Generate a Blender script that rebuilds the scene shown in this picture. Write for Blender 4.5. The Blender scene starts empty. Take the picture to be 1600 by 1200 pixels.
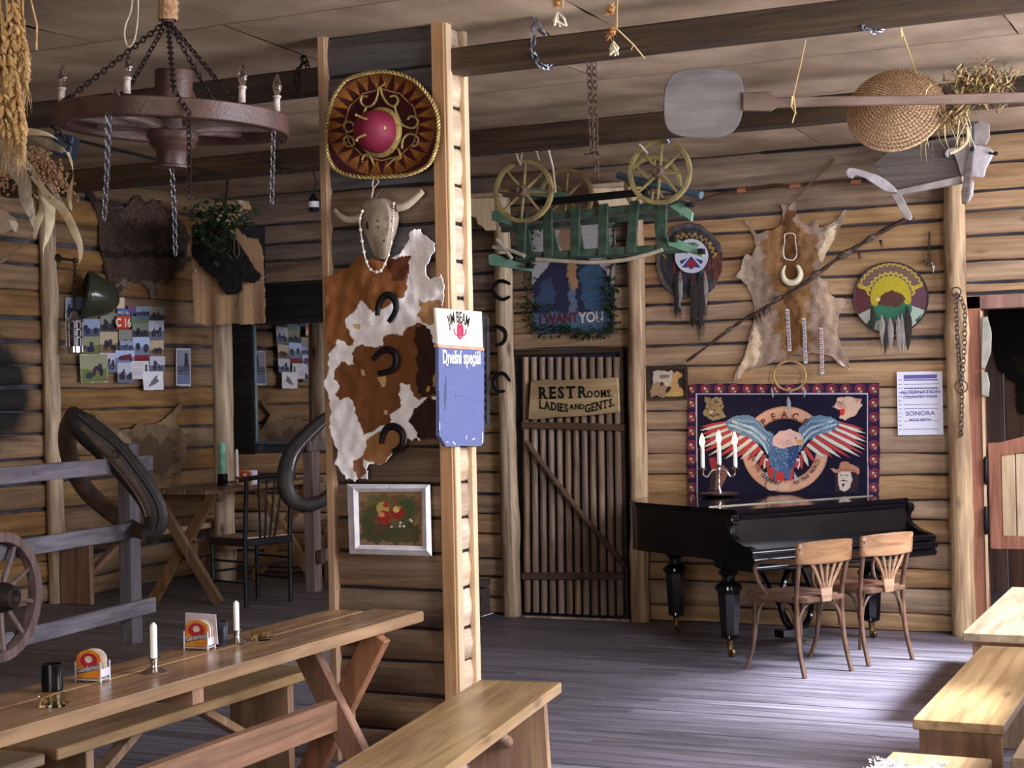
import bpy, bmesh, math, random
import numpy as np
from mathutils import Vector as V, Matrix, noise
random.seed(11); rnd=random.random
def ru(a,b): return a+(b-a)*random.random()
SC=bpy.context.scene; COL=SC.collection
# ------------------------------------------------------------ camera
F=2463.9; YAW,PIT,ROL=map(math.radians,(-24.69,0.335,-1.238)); EYE=V((0,0,1.65))
cy,sy,cp,sp,cr,sr=math.cos(YAW),math.sin(YAW),math.cos(PIT),math.sin(PIT),math.cos(ROL),math.sin(ROL)
FW=V((sy*cp,cy*cp,sp)); R0=V((cy,-sy,0)); U0=R0.cross(FW); RT=R0*cr+U0*sr; UP=U0*cr-R0*sr
cam=bpy.data.cameras.new('camera'); cam.sensor_width=36; cam.lens=F/1600*36; cam.clip_start=.05
camo=bpy.data.objects.new('camera',cam); COL.objects.link(camo)
camo.matrix_world=Matrix(((RT.x,UP.x,-FW.x,0),(RT.y,UP.y,-FW.y,0),(RT.z,UP.z,-FW.z,1.65),(0,0,0,1)))
SC.camera=camo
# ------------------------------------------------------------ light
SC.view_settings.view_transform='Standard'; SC.view_settings.look='None'; SC.view_settings.gamma=1
SC.view_settings.use_curve_mapping=False; SC.view_settings.exposure=0.0
wd=bpy.data.worlds.new('sky'); SC.world=wd; wd.use_nodes=True
bg=wd.node_tree.nodes['Background']; bg.inputs[0].default_value=(.62,.72,1,1); bg.inputs[1].default_value=1.0
def area(name,loc,to,sx,sy_,power,col):
    l=bpy.data.lights.new(name,'AREA'); l.shape='RECTANGLE'; l.size=sx; l.size_y=sy_; l.energy=power; l.color=col
    o=bpy.data.objects.new(name,l); COL.objects.link(o); o.location=loc
    o.rotation_euler=(V(to)-V(loc)).to_track_quat('-Z','Y').to_euler(); return o
DAY=(.86,.90,1.0)
# daylight outside the high windows of the right wall (X .5); the rear lamp behind the camera is added frontal fill
area('daylight_right_far',(.95,8.9,2.3),(-2.6,8.9,.6),2.2,1.6,200,DAY)
area('daylight_right_near',(.95,5.4,2.3),(-3.2,5.9,1.2),1.8,1.6,300,DAY)
area('rear_fill',(-1.0,-1.9,1.9),(-2.6,8,1.2),3.0,1.6,200,(1,.95,.88))
sl=bpy.data.lights.new('high_sky_light','SUN'); sl.energy=24; sl.angle=math.radians(13); sl.color=(.80,.86,1.0)
so=bpy.data.objects.new('high_sky_light',sl); COL.objects.link(so); so.rotation_euler=V((-1,-.06,-1.0)).to_track_quat('-Z','Y').to_euler()
# ------------------------------------------------------------ rays from the fitted camera
def ray(x,y): return FW+RT*((x-800)/F)-UP*((y-600)/F)
def _on(ax,v,x,y):
    d=ray(x,y); return EYE+d*((v-EYE[ax])/d[ax])
def onX(v,x,y): return _on(0,v,x,y)
def onY(v,x,y): return _on(1,v,x,y)
def onZ(v,x,y): return _on(2,v,x,y)
def dep(x,y,d): return EYE+ray(x,y)*d
BY=10.70; LX=-7.565; CZ=3.29; PZ=.26          # back wall, left wall, ceiling, raised floor
def BW(x,y,o=0): return onY(BY-o,x,y)
def LW(x,y,o=0): return onX(LX+o,x,y)
PFY=6.16
def PF(x,y,o=0): return onY(PFY-o,x,y)
# ------------------------------------------------------------ colours, materials
def lin(c):
    return tuple(((x/255)/12.92 if x/255<=.04045 else ((x/255+.055)/1.055)**2.4) for x in c)
def rgba(c): return (*lin(c),1)
MT={}
def _new(name):
    m=bpy.data.materials.new(name); m.use_nodes=True; nt=m.node_tree
    return m,nt,nt.nodes['Principled BSDF']
def _n(nt,t,**k):
    n=nt.nodes.new(t)
    for a,b in k.items(): setattr(n,a,b)
    return n
def mat(name,c,rough=.6,metal=0,var=.12,sc=12,bump=.0,bsc=60,spec=.4,trans=0,ior=1.45,c2=None,alpha=1):
    if name in MT: return MT[name]
    m,nt,b=_new(name); L=nt.links.new
    tc=_n(nt,'ShaderNodeTexCoord'); nz=_n(nt,'ShaderNodeTexNoise'); nz.inputs['Scale'].default_value=sc; nz.inputs['Detail'].default_value=4
    L(tc.outputs['Object'],nz.inputs['Vector'])
    rp=_n(nt,'ShaderNodeValToRGB'); a=lin(c); d=lin(c2) if c2 else tuple(x*(1-2.5*var) for x in a)
    rp.color_ramp.elements[0].position=.3; rp.color_ramp.elements[1].position=.68
    rp.color_ramp.elements[0].color=(*[max(0,x) for x in d],1); rp.color_ramp.elements[1].color=(*[min(1,x*(1+.3*var)) for x in a],1)
    L(nz.outputs['Fac'],rp.inputs[0]); L(rp.outputs[0],b.inputs['Base Color'])
    b.inputs['Roughness'].default_value=rough; b.inputs['Metallic'].default_value=metal; b.inputs['Specular IOR Level'].default_value=spec
    b.inputs['Transmission Weight'].default_value=trans; b.inputs['IOR'].default_value=ior
    if bump:
        n2=_n(nt,'ShaderNodeTexNoise'); n2.inputs['Scale'].default_value=bsc; n2.inputs['Detail'].default_value=3
        L(tc.outputs['Object'],n2.inputs['Vector'])
        bp=_n(nt,'ShaderNodeBump'); bp.inputs['Strength'].default_value=bump; bp.inputs['Distance'].default_value=.01
        L(n2.outputs['Fac'],bp.inputs['Height']); L(bp.outputs[0],b.inputs['Normal'])
    MT[name]=m; return m
def wood(name,c,dark,ax='X',rough=.55,sc=1.0,knots=.5,var=.35,bump=.25,grey=None,spec=.35,dark_blotch=None):
    """grained timber: streaks along one object axis, blotches, knots, a different tone for every board"""
    if name in MT: return MT[name]
    m,nt,b=_new(name); L=nt.links.new
    tc=_n(nt,'ShaderNodeTexCoord'); oi=_n(nt,'ShaderNodeObjectInfo')
    ad=_n(nt,'ShaderNodeVectorMath',operation='MULTIPLY_ADD'); cb=_n(nt,'ShaderNodeCombineXYZ')
    for i in range(3): L(oi.outputs['Random'],cb.inputs[i])
    ad.inputs[1].default_value=(37,53,71); L(cb.outputs[0],ad.inputs[0]); L(tc.outputs['Object'],ad.inputs[2])
    mp=_n(nt,'ShaderNodeMapping'); s=[16*sc]*3; s['XYZ'.index(ax)]=.9*sc; mp.inputs['Scale'].default_value=s; L(ad.outputs[0],mp.inputs[0])
    g=_n(nt,'ShaderNodeTexNoise'); g.inputs['Scale'].default_value=1.6; g.inputs['Detail'].default_value=7; g.inputs['Roughness'].default_value=.62; g.inputs['Distortion'].default_value=.7
    L(mp.outputs[0],g.inputs['Vector'])
    rp=_n(nt,'ShaderNodeValToRGB'); e=rp.color_ramp.elements; e[0].position=.30; e[1].position=.66
    e[0].color=rgba(dark); e[1].color=rgba(c); L(g.outputs['Fac'],rp.inputs[0])
    mp2=_n(nt,'ShaderNodeMapping'); s=[5.]*3; s['XYZ'.index(ax)]=1.1; mp2.inputs['Scale'].default_value=s; L(ad.outputs[0],mp2.inputs[0])
    bl=_n(nt,'ShaderNodeTexNoise'); bl.inputs['Scale'].default_value=1.3; bl.inputs['Detail'].default_value=3; L(mp2.outputs[0],bl.inputs['Vector'])
    r2=_n(nt,'ShaderNodeValToRGB'); q=r2.color_ramp.elements; q[0].position=.32;q[1].position=.62
    q[0].color=(.42,.40,.40,1) if grey is None else rgba(grey); q[1].color=(1,1,1,1); L(bl.outputs['Fac'],r2.inputs[0])
    mx=_n(nt,'ShaderNodeMix',data_type='RGBA',blend_type='MULTIPLY'); mx.inputs[0].default_value=.55
    L(rp.outputs[0],mx.inputs[6]); L(r2.outputs[0],mx.inputs[7]); col=mx.outputs[2]
    if knots:
        mp3=_n(nt,'ShaderNodeMapping'); s=[7.]*3; s['XYZ'.index(ax)]=2.2; mp3.inputs['Scale'].default_value=s; L(ad.outputs[0],mp3.inputs[0])
        vo=_n(nt,'ShaderNodeTexVoronoi'); vo.inputs['Scale'].default_value=.9; L(mp3.outputs[0],vo.inputs['Vector'])
        r3=_n(nt,'ShaderNodeValToRGB'); k=r3.color_ramp.elements; k[0].position=.05;k[1].position=.16; k[0].color=(.25,.17,.13,1);k[1].color=(1,1,1,1)
        L(vo.outputs['Distance'],r3.inputs[0])
        m3=_n(nt,'ShaderNodeMix',data_type='RGBA',blend_type='MULTIPLY'); m3.inputs[0].default_value=knots; L(col,m3.inputs[6]); L(r3.outputs[0],m3.inputs[7]); col=m3.outputs[2]
    hs=_n(nt,'ShaderNodeHueSaturation'); mr=_n(nt,'ShaderNodeMapRange'); mr.inputs[3].default_value=1-var; mr.inputs[4].default_value=1+var*.7
    L(oi.outputs['Random'],mr.inputs[0]); L(mr.outputs[0],hs.inputs['Value']); L(col,hs.inputs['Color'])
    ms=_n(nt,'ShaderNodeMath',operation='MULTIPLY_ADD'); wn=_n(nt,'ShaderNodeTexWhiteNoise',noise_dimensions='1D'); L(oi.outputs['Random'],wn.inputs['W'])
    ms.inputs[1].default_value=.25; ms.inputs[2].default_value=.72; L(wn.outputs['Value'],ms.inputs[0]); L(ms.outputs[0],hs.inputs['Saturation'])
    L(hs.outputs[0],b.inputs['Base Color']); b.inputs['Roughness'].default_value=rough; b.inputs['Specular IOR Level'].default_value=spec
    bp=_n(nt,'ShaderNodeBump'); bp.inputs['Strength'].default_value=bump; bp.inputs['Distance'].default_value=.012
    L(g.outputs['Fac'],bp.inputs['Height']); L(bp.outputs[0],b.inputs['Normal'])
    if dark_blotch:                                                       # a near-black blotch with a ragged outline, placed by world position
        ge=_n(nt,'ShaderNodeNewGeometry'); sm=_n(nt,'ShaderNodeMapping'); sm.vector_type='TEXTURE'; sm.inputs['Location'].default_value=dark_blotch[0]; sm.inputs['Scale'].default_value=dark_blotch[1]
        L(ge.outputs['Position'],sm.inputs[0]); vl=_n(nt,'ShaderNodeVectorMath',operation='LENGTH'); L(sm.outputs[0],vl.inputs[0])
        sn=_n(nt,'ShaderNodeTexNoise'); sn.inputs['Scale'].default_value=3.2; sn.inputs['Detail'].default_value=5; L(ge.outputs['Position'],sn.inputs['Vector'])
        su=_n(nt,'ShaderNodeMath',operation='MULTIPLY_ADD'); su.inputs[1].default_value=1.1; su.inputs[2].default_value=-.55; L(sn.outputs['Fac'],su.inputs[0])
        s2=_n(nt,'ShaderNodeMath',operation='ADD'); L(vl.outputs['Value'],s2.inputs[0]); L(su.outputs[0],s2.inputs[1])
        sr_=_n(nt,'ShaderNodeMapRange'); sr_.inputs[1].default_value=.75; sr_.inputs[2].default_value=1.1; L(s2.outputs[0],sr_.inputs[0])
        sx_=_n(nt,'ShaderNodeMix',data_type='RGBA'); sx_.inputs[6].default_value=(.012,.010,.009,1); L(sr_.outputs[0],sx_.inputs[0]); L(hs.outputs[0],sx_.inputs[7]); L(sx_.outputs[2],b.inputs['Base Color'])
    MT[name]=m; return m
def vcol(name,rough=.8,bump=.15,bsc=140,spec=.2,stretch=None):
    """printed, woven or painted surface: colours come from the mesh's own colour attribute"""
    if name in MT: return MT[name]
    m,nt,b=_new(name); L=nt.links.new
    at=_n(nt,'ShaderNodeAttribute',attribute_name='Col'); L(at.outputs['Color'],b.inputs['Base Color'])
    b.inputs['Roughness'].default_value=rough; b.inputs['Specular IOR Level'].default_value=spec
    tc=_n(nt,'ShaderNodeTexCoord'); n2=_n(nt,'ShaderNodeTexNoise'); n2.inputs['Scale'].default_value=bsc
    if stretch:
        mp=_n(nt,'ShaderNodeMapping'); mp.inputs['Scale'].default_value=stretch; L(tc.outputs['Object'],mp.inputs[0]); L(mp.outputs[0],n2.inputs['Vector'])
    else: L(tc.outputs['Object'],n2.inputs['Vector'])
    bp=_n(nt,'ShaderNodeBump'); bp.inputs['Strength'].default_value=bump; bp.inputs['Distance'].default_value=.008
    L(n2.outputs['Fac'],bp.inputs['Height']); L(bp.outputs[0],b.inputs['Normal'])
    MT[name]=m; return m
def emit(name,c,s):
    if name in MT: return MT[name]
    m,nt,b=_new(name); b.inputs['Emission Color'].default_value=rgba(c); b.inputs['Emission Strength'].default_value=s; b.inputs['Base Color'].default_value=rgba(c)
    MT[name]=m; return m
def glass(name,c=(235,240,235),rough=.02,ior=1.45):
    if name in MT: return MT[name]
    m,nt,b=_new(name); b.inputs['Base Color'].default_value=rgba(c); b.inputs['Transmission Weight'].default_value=1; b.inputs['Roughness'].default_value=rough; b.inputs['IOR'].default_value=ior
    MT[name]=m; return m
# ------------------------------------------------------------ objects
WL={}                                                     # world position of every object made here
def T(name,label=None,cat=None,loc=(0,0,0),group=None,kind=None):
    o=bpy.data.objects.new(name,None); o.empty_display_size=.1; COL.objects.link(o); o.location=loc; WL[o]=V(loc); tag(o,label,cat,group,kind); return o
def tag(o,label=None,cat=None,group=None,kind=None):
    for k,v in (('label',label),('category',cat),('group',group),('kind',kind)):
        if v: o[k]=v
    return o
def copytree(o,parent=None,dz=None):
    c=o.copy(); COL.objects.link(c); c.parent=parent
    for ch in list(o.children): copytree(ch,c)
    return c
ZA=V((0,0,1))
def basis(d,up=ZA):
    d=d.normalized(); s=d.cross(up)
    if s.length<1e-4: s=d.cross(V((1,0,0)))
    s.normalize(); return s,s.cross(d).normalized(),d
class MB:
    def __init__(s,M=None): s.v=[];s.f=[];s.mi=[];s.m=0;s.M=M;s.col=[]
    def add(s,vs,fs):
        b=len(s.v)
        s.v+=[tuple(s.M@V(p)) if s.M else tuple(p) for p in vs]
        s.f+=[tuple(i+b for i in f) for f in fs]; s.mi+=[s.m]*len(fs); return s
    def box(s,c,d,rot=None):
        c=V(c);h=V(d)/2; P=[V((x*h.x,y*h.y,z*h.z)) for x in(-1,1) for y in(-1,1) for z in(-1,1)]
        if rot: P=[rot@p for p in P]
        return s.add([c+p for p in P],[(0,1,3,2),(4,6,7,5),(0,4,5,1),(2,3,7,6),(0,2,6,4),(1,5,7,3)])
    def bar(s,a,b,w,h,up=ZA):
        a=V(a);b=V(b);x,y,z=basis(b-a,up); P=[]
        for p in(a,b):
            for i,j in((-1,-1),(1,-1),(1,1),(-1,1)): P.append(p+x*(i*w/2)+y*(j*h/2))
        return s.add(P,[(3,2,1,0),(4,5,6,7),(0,1,5,4),(1,2,6,5),(2,3,7,6),(3,0,4,7)])
    def tube(s,pts,r,n=8,closed=False,flat=1,cap=True,up=None):
        pts=[V(p) for p in pts]; k=len(pts); rs=r if isinstance(r,(list,tuple)) else [r]*k; vs=[];fs=[]; prev=None
        for i,p in enumerate(pts):
            t=(pts[(i+1)%k]-pts[i-1]) if closed else (pts[min(i+1,k-1)]-pts[max(i-1,0)])
            if t.length<1e-9: t=V((0,0,1))
            t.normalize()
            if up is not None: x=t.cross(up); x=x.normalized() if x.length>1e-5 else prev
            elif prev is None: x=basis(t)[0]
            else:
                x=prev-t*prev.dot(t); x=x.normalized() if x.length>1e-6 else basis(t)[0]
            prev=x; y=t.cross(x)
            for j in range(n):
                a=2*math.pi*j/n; vs.append(p+x*(math.cos(a)*rs[i])+y*(math.sin(a)*rs[i]*flat))
        for i in range(k if closed else k-1):
            for j in range(n):
                a=i*n+j;b=i*n+(j+1)%n;c=((i+1)%k)*n+(j+1)%n;d=((i+1)%k)*n+j; fs.append((a,b,c,d))
        if not closed and cap: fs+= [tuple(range(n))[::-1],tuple((k-1)*n+j for j in range(n))]
        return s.add(vs,fs)
    def lathe(s,prof,c,ax=ZA,n=20,cap=True,phase=0):
        c=V(c); x,y,z=basis(V(ax),V((0,1,0)) if abs(V(ax).normalized().z)>.9 else ZA); vs=[];fs=[]
        for r,h in prof:
            for j in range(n):
                a=2*math.pi*j/n+phase; vs.append(c+x*(r*math.cos(a))+y*(r*math.sin(a))+z*h)
        for i in range(len(prof)-1):
            for j in range(n): fs.append((i*n+j,i*n+(j+1)%n,(i+1)*n+(j+1)%n,(i+1)*n+j))
        if cap: fs+=[tuple(range(n))[::-1],tuple((len(prof)-1)*n+j for j in range(n))]
        return s.add(vs,fs)
    def prism(s,poly,t):
        P=[V(p) for p in poly]; t=V(t); n=len(P)
        return s.add(P+[p+t for p in P],[tuple(range(n)),tuple(range(2*n-1,n-1,-1))]+[(i,i+n,(i+1)%n+n,(i+1)%n) for i in range(n)])
    def sph(s,c,r,n=10,m=7,rot=None):
        c=V(c); r=V((r,r,r)) if not hasattr(r,'__len__') else V(r); vs=[];fs=[]
        for i in range(m+1):
            th=math.pi*i/m
            for j in range(n):
                a=2*math.pi*j/n; p=V((r.x*math.sin(th)*math.cos(a),r.y*math.sin(th)*math.sin(a),r.z*math.cos(th)))
                vs.append(c+(rot@p if rot else p))
        for i in range(m):
            for j in range(n): fs.append((i*n+j,(i+1)*n+j,(i+1)*n+(j+1)%n,i*n+(j+1)%n))
        return s.add(vs,fs)
    def build(s,name,mats,parent=None,smooth=False,bev=0,seg=1,label=None,cat=None,group=None,kind=None,org=None,ang=.7):
        P=np.array(s.v,float)
        c=V(org) if org is not None else V(((P.min(0)+P.max(0))/2).tolist())
        me=bpy.data.meshes.new(name); me.from_pydata((P-np.array(c)).tolist(),[],s.f)
        mats=mats if isinstance(mats,(list,tuple)) else [mats]
        for m in mats: me.materials.append(m)
        if len(mats)>1: me.polygons.foreach_set('material_index',s.mi)
        if s.col:
            at=me.color_attributes.new('Col','FLOAT_COLOR','POINT')
            at.data.foreach_set('color',np.array(s.col,np.float32).ravel())
        bm=bmesh.new(); bm.from_mesh(me)
        if not s.col: bmesh.ops.remove_doubles(bm,verts=bm.verts,dist=1e-6); bmesh.ops.recalc_face_normals(bm,faces=bm.faces)
        if bev: bmesh.ops.bevel(bm,geom=[e for e in bm.edges if len(e.link_faces)==2 and e.calc_face_angle(0)>.5],offset=bev,segments=seg,affect='EDGES',clamp_overlap=True)
        bm.to_mesh(me); bm.free()
        if smooth: me.shade_smooth(); me.set_sharp_from_angle(angle=ang)
        o=bpy.data.objects.new(name,me); COL.objects.link(o); WL[o]=c
        if parent is not None: o.parent=parent; o.location=c-WL[parent]
        else: o.location=c
        tag(o,label,cat,group,kind); return o
def spline(pts,n=8,closed=False):
    """Catmull-Rom through points (any dimension)"""
    P=[np.array(p,float) for p in pts]; k=len(P); out=[]
    for i in range(k if closed else k-1):
        g=lambda j: P[j%k] if closed else P[min(max(j,0),k-1)]
        a,b,c,d=g(i-1),g(i),g(i+1),g(i+2)
        for t in np.arange(n)/n: out.append(.5*((2*b)+(-a+c)*t+(2*a-5*b+4*c-d)*t*t+(-a+3*b-3*c+d)*t**3))
    if not closed: out.append(P[-1])
    return [tuple(o) for o in out]
def chain(mb,pts,l=.03,w=.02,r=.003):
    """links threaded along a polyline"""
    pts=[V(p) for p in pts]; seg=[(pts[i+1]-pts[i]).length for i in range(len(pts)-1)]; tot=sum(seg); n=max(2,int(tot/(l*.72))); k=0
    def at(s):
        i=0
        while i<len(seg)-1 and s>seg[i]: s-=seg[i]; i+=1
        return pts[i].lerp(pts[i+1],min(1,max(0,s/max(seg[i],1e-6))))
    for i in range(n):
        s=tot*(i+.5)/n; p=at(s); d=(at(min(tot,s+.01))-at(max(0,s-.01))).normalized(); x,y,z=basis(d,V((.3,.8,.2)))
        q=x if i%2 else y
        ring=[p+d*(l/2*math.cos(a)*(1 if abs(math.cos(a))>.5 else 1.1))+q*(w/2*math.sin(a)) for a in [2*math.pi*j/8 for j in range(8)]]
        mb.tube(ring,r,4,closed=True)
    return mb
# ------------------------------------------------------------ flat prints: a tiny canvas in photograph coordinates
class Canvas:
    def __init__(s,x0,y0,x1,y1,bgc,k=1.0):
        s.x0,s.y0,s.k=x0,y0,k; s.w=int(round((x1-x0)*k))+1; s.h=int(round((y1-y0)*k))+1
        s.X,s.Y=np.meshgrid(x0+np.arange(s.w)/k,y0+np.arange(s.h)/k); s.a=np.zeros((s.h,s.w,3)); s.a[:]=lin(bgc); s.rs=np.random.RandomState(3)
    def warp(s,amp,sc):
        ph=s.rs.rand(4)*6
        return (s.X+amp*(np.sin(s.Y/sc+ph[0])+.6*np.sin(s.Y/sc*2.3+s.X/sc+ph[1])+s.rs.randn(s.h,s.w)*.3),
                s.Y+amp*(np.sin(s.X/sc+ph[2])+.6*np.sin(s.X/sc*2.1+s.Y/sc+ph[3])+s.rs.randn(s.h,s.w)*.3))
    def put(s,m,c,o=1): s.a[m]=s.a[m]*(1-o)+np.array(lin(c))*o; return s
    def poly(s,P,c,o=1,wa=0,ws=4):
        X,Y=(s.X,s.Y) if not wa else s.warp(wa,ws); return s.put(inpoly(P,X,Y),c,o)
    def circ(s,x,y,r,c,ry=None,o=1,r0=0):
        d=np.sqrt(((s.X-x)/r)**2+((s.Y-y)/(ry or r))**2); return s.put((d<=1)&(d>=r0/r),c,o)
    def line(s,P,w,c,o=1):
        for a,b in zip(P,P[1:]):
            dx,dy=b[0]-a[0],b[1]-a[1]; L=dx*dx+dy*dy+1e-9; t=np.clip(((s.X-a[0])*dx+(s.Y-a[1])*dy)/L,0,1)
            s.put(np.hypot(s.X-a[0]-t*dx,s.Y-a[1]-t*dy)<=w/2,c,o)
        return s
    def grain(s,amt,blur=0):
        n=s.rs.randn(s.h,s.w,1)
        for _ in range(blur): n=(n+np.roll(n,1,0)+np.roll(n,1,1)+np.roll(n,-1,0)+np.roll(n,-1,1))/5*1.6
        s.a=np.clip(s.a*(1+amt*n),0,1); return s
    def mesh(s,fn,outline=None,thick=.002,back=V((0,1,0)),rim=(0,0)):
        """sheet of the canvas mapped by fn(px,py), cut to outline, with thickness"""
        mb=MB(); keep=np.ones((s.h,s.w),bool) if outline is None else inpoly(outline,s.X,s.Y)
        idx=-np.ones((s.h,s.w),int); vs=[];cs=[]
        for j in range(s.h):
            for i in range(s.w):
                if keep[j,i]: idx[j,i]=len(vs); vs.append(fn(s.X[j,i],s.Y[j,i])); cs.append((*s.a[j,i],1))
        n=len(vs); fs=[]; E={}
        for j in range(s.h-1):
            for i in range(s.w-1):
                q=[idx[j,i],idx[j+1,i],idx[j+1,i+1],idx[j,i+1]]; q=[x for x in q if x>=0]
                if len(q)>=3:
                    fs.append(tuple(q))
                    for a,b in zip(q,q[1:]+q[:1]):
                        if (b,a) in E: del E[(b,a)]
                        else: E[(a,b)]=1
        bk={}
        for (a,b) in list(E):
            for x in(a,b):
                if x not in bk: bk[x]=len(vs); vs.append(V(vs[x])+back*thick); cs.append(cs[x])
            fs.append((b,a,bk[a],bk[b]))
        mb.add(vs,fs); mb.col=cs; return mb
def inpoly(P,X,Y):
    m=np.zeros(X.shape,bool); n=len(P)
    for i in range(n):
        (x1,y1),(x2,y2)=P[i][:2],P[(i+1)%n][:2]
        if y1==y2: continue
        c=((y1>Y)!=(y2>Y))&(X<(x2-x1)*(Y-y1)/(y2-y1)+x1); m^=c
    return m
def rough_edge(P,amp=1.2,n=4,seed=1):
    r=random.Random(seed); out=[]
    for i in range(len(P)):
        a,b=P[i],P[(i+1)%len(P)]; L=math.hypot(b[0]-a[0],b[1]-a[1]); k=max(1,int(L/n))
        for j in range(k): t=j/k; out.append((a[0]+(b[0]-a[0])*t+r.uniform(-amp,amp),a[1]+(b[1]-a[1])*t+r.uniform(-amp,amp)))
    return out
def text(s,parent,m,org,ux,uy,size,depth=.0006,name='lettering',align='CENTER',bold=0,sx=1,arc=None,label=None):
    """lettering as thin raised print; org = baseline anchor, ux/uy = unit directions of the line and of the letters' height"""
    cu=bpy.data.curves.new('t','FONT'); cu.body=s; cu.size=size; cu.align_x=align; cu.extrude=depth; cu.offset=bold; cu.resolution_u=3
    o=bpy.data.objects.new('t',cu); COL.objects.link(o); dg=bpy.context.evaluated_depsgraph_get(); me=bpy.data.meshes.new_from_object(o.evaluated_get(dg))
    bpy.data.objects.remove(o); ux=V(ux).normalized(); uy=V(uy).normalized(); un=ux.cross(uy); org=V(org); mb=MB(); vs=[]
    for v in me.vertices:
        x,y,z=v.co.x*sx,v.co.y,v.co.z
        if arc: a=x/arc; x,y=(arc+y)*math.sin(a),(arc+y)*math.cos(a)-arc
        vs.append(org+ux*x+uy*y+un*z)
    mb.add(vs,[tuple(p.vertices) for p in me.polygons]); bpy.data.meshes.remove(me)
    return mb.build(name,m,parent,label=label) if vs else None
def slab(s,parent,m,org,ux,uy,size,sx=1,bold=.004,gap=.1,curve=0):
    """western slab-serif lettering: heavy letters with foot and head bars"""
    ux=V(ux).normalized(); uy=V(uy).normalized(); un=ux.cross(uy); org=V(org); mb=MB(); L=[]; x=0
    for ch in s:
        cu=bpy.data.curves.new('t','FONT'); cu.body=ch; cu.size=size; cu.extrude=.0006; cu.offset=bold; cu.resolution_u=2
        o=bpy.data.objects.new('t',cu); COL.objects.link(o); dg=bpy.context.evaluated_depsgraph_get(); me=bpy.data.meshes.new_from_object(o.evaluated_get(dg)); bpy.data.objects.remove(o)
        vs=[v.co.copy() for v in me.vertices]
        if not vs: x+=size*.35; continue
        x0,x1=min(v.x for v in vs),max(v.x for v in vs); y0,y1=min(v.y for v in vs),max(v.y for v in vs); w=(x1-x0)*sx
        P=[V(((v.x-x0)*sx+x,v.y,v.z)) for v in vs]; f=[tuple(p.vertices) for p in me.polygons]; L.append((P,f))
        if ch.isupper() and ch not in 'SOGC':
            t=size*.075; e=size*.05; i=w*.42
            for xa,xb,yy in {'A':((-e,i*.7,y0),(w-i*.7,w+e,y0)),'T':((-e,w+e,y1-t),),'R':((-e,i*.8,y0),(w-i*.6,w+e,y0),(-e,i,y1-t)),'D':((-e,i*.6,y0),(-e,i*.6,y1-t)),'L':((-e,w+e,y0),(-e,i,y1-t)),'E':((-e,w+e*.5,y0),(-e,w+e*.5,y1-t))}.get(ch,((-e,i,y0),(w-i,w+e,y0),(-e,i,y1-t),(w-i,w+e,y1-t))):
                q=[V((x+xa,yy,0)),V((x+xb,yy,0)),V((x+xb,yy+t,0)),V((x+xa,yy+t,0))]; L.append((q+[a+V((0,0,.0006)) for a in q],[(0,1,2,3),(4,5,6,7),(0,1,5,4),(1,2,6,5),(2,3,7,6),(3,0,4,7)]))
            if ch=='T': q=[V((x+w*.22,y0,0)),V((x+w*.78,y0,0)),V((x+w*.78,y0+t,0)),V((x+w*.22,y0+t,0))]; L.append((q+[a+V((0,0,.0006)) for a in q],[(0,1,2,3),(4,5,6,7)]))
        x+=w+size*gap; bpy.data.meshes.remove(me)
    for P,f in L: mb.add([org+ux*(p.x-x/2)+uy*(p.y+curve*((p.x-x/2)**2))+un*p.z for p in P],f)
    return mb.build('lettering',m,parent)
def strands(mb,n,base,dirf,L,w):
    """n tapering hairs / straws: base() gives a root, dirf(root) a direction"""
    for _ in range(n):
        p=base(); d=dirf(p); l=L*ru(.5,1.2); x,y,z=basis(d); s_=x*w
        q=p+d.normalized()*l*.55+V((ru(-1,1),ru(-1,1),ru(-1,1)))*l*.08; e=p+d.normalized()*l+V((ru(-1,1),ru(-1,1),ru(-1.3,.3)))*l*.18
        mb.add([p-s_,p+s_,q+s_*.7,q-s_*.7,e],[(0,1,2,3),(3,2,4)])
    return mb
def put(o,x,y,ang,z=0): o.location=(x,y,z); o.rotation_euler=(0,0,ang)
# ============================================================ the room
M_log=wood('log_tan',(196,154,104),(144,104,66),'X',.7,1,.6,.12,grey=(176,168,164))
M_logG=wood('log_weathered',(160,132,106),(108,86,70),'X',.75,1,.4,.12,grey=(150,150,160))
M_logL=wood('log_ochre',(158,114,60),(104,72,38),'Y',.7,1,.6,.12,grey=(150,140,130),dark_blotch=((-7.5,8.0,1.72),(.4,.5,.42)))
M_char=wood('log_blackened',(30,26,24),(14,12,12),'X',.75,1,0,.3)
M_caulk=mat('grey_caulk',(78,76,88),.9,sc=5,c2=(34,31,34),bump=.6,bsc=40)
M_dark=mat('dark_gap',(34,28,26),.9)
M_floor=wood('floor_grey',(140,130,144),(86,77,86),'X',.5,1.3,.25,.16,bump=.3,spec=.5)
M_plat=wood('floor_dark',(118,106,104),(70,62,62),'X',.55,1.3,.25,.16,bump=.3)
M_ceil=mat('ceiling_board',(184,160,134),.85,sc=2.2,c2=(136,114,94),bump=.25,bsc=5)
M_beam=wood('beam_dark',(80,58,36),(38,27,19),'X',.6,1,.4,.1)
M_pine=wood('pine_board',(196,150,100),(164,116,72),'Z',.5,1,.35,.08,bump=.1)
M_pineL=wood('pine_pale',(226,198,158),(198,160,112),'Z',.5,1,.3,.08,bump=.1)
M_post=wood('peeled_trunk',(228,192,138),(122,78,46),'Z',.6,.7,1.0,.08,grey=(120,84,60),bump=.4)
M_pile=wood('pole_bark',(170,136,104),(104,76,56),'Z',.7,1.2,.6,.16)
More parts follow.
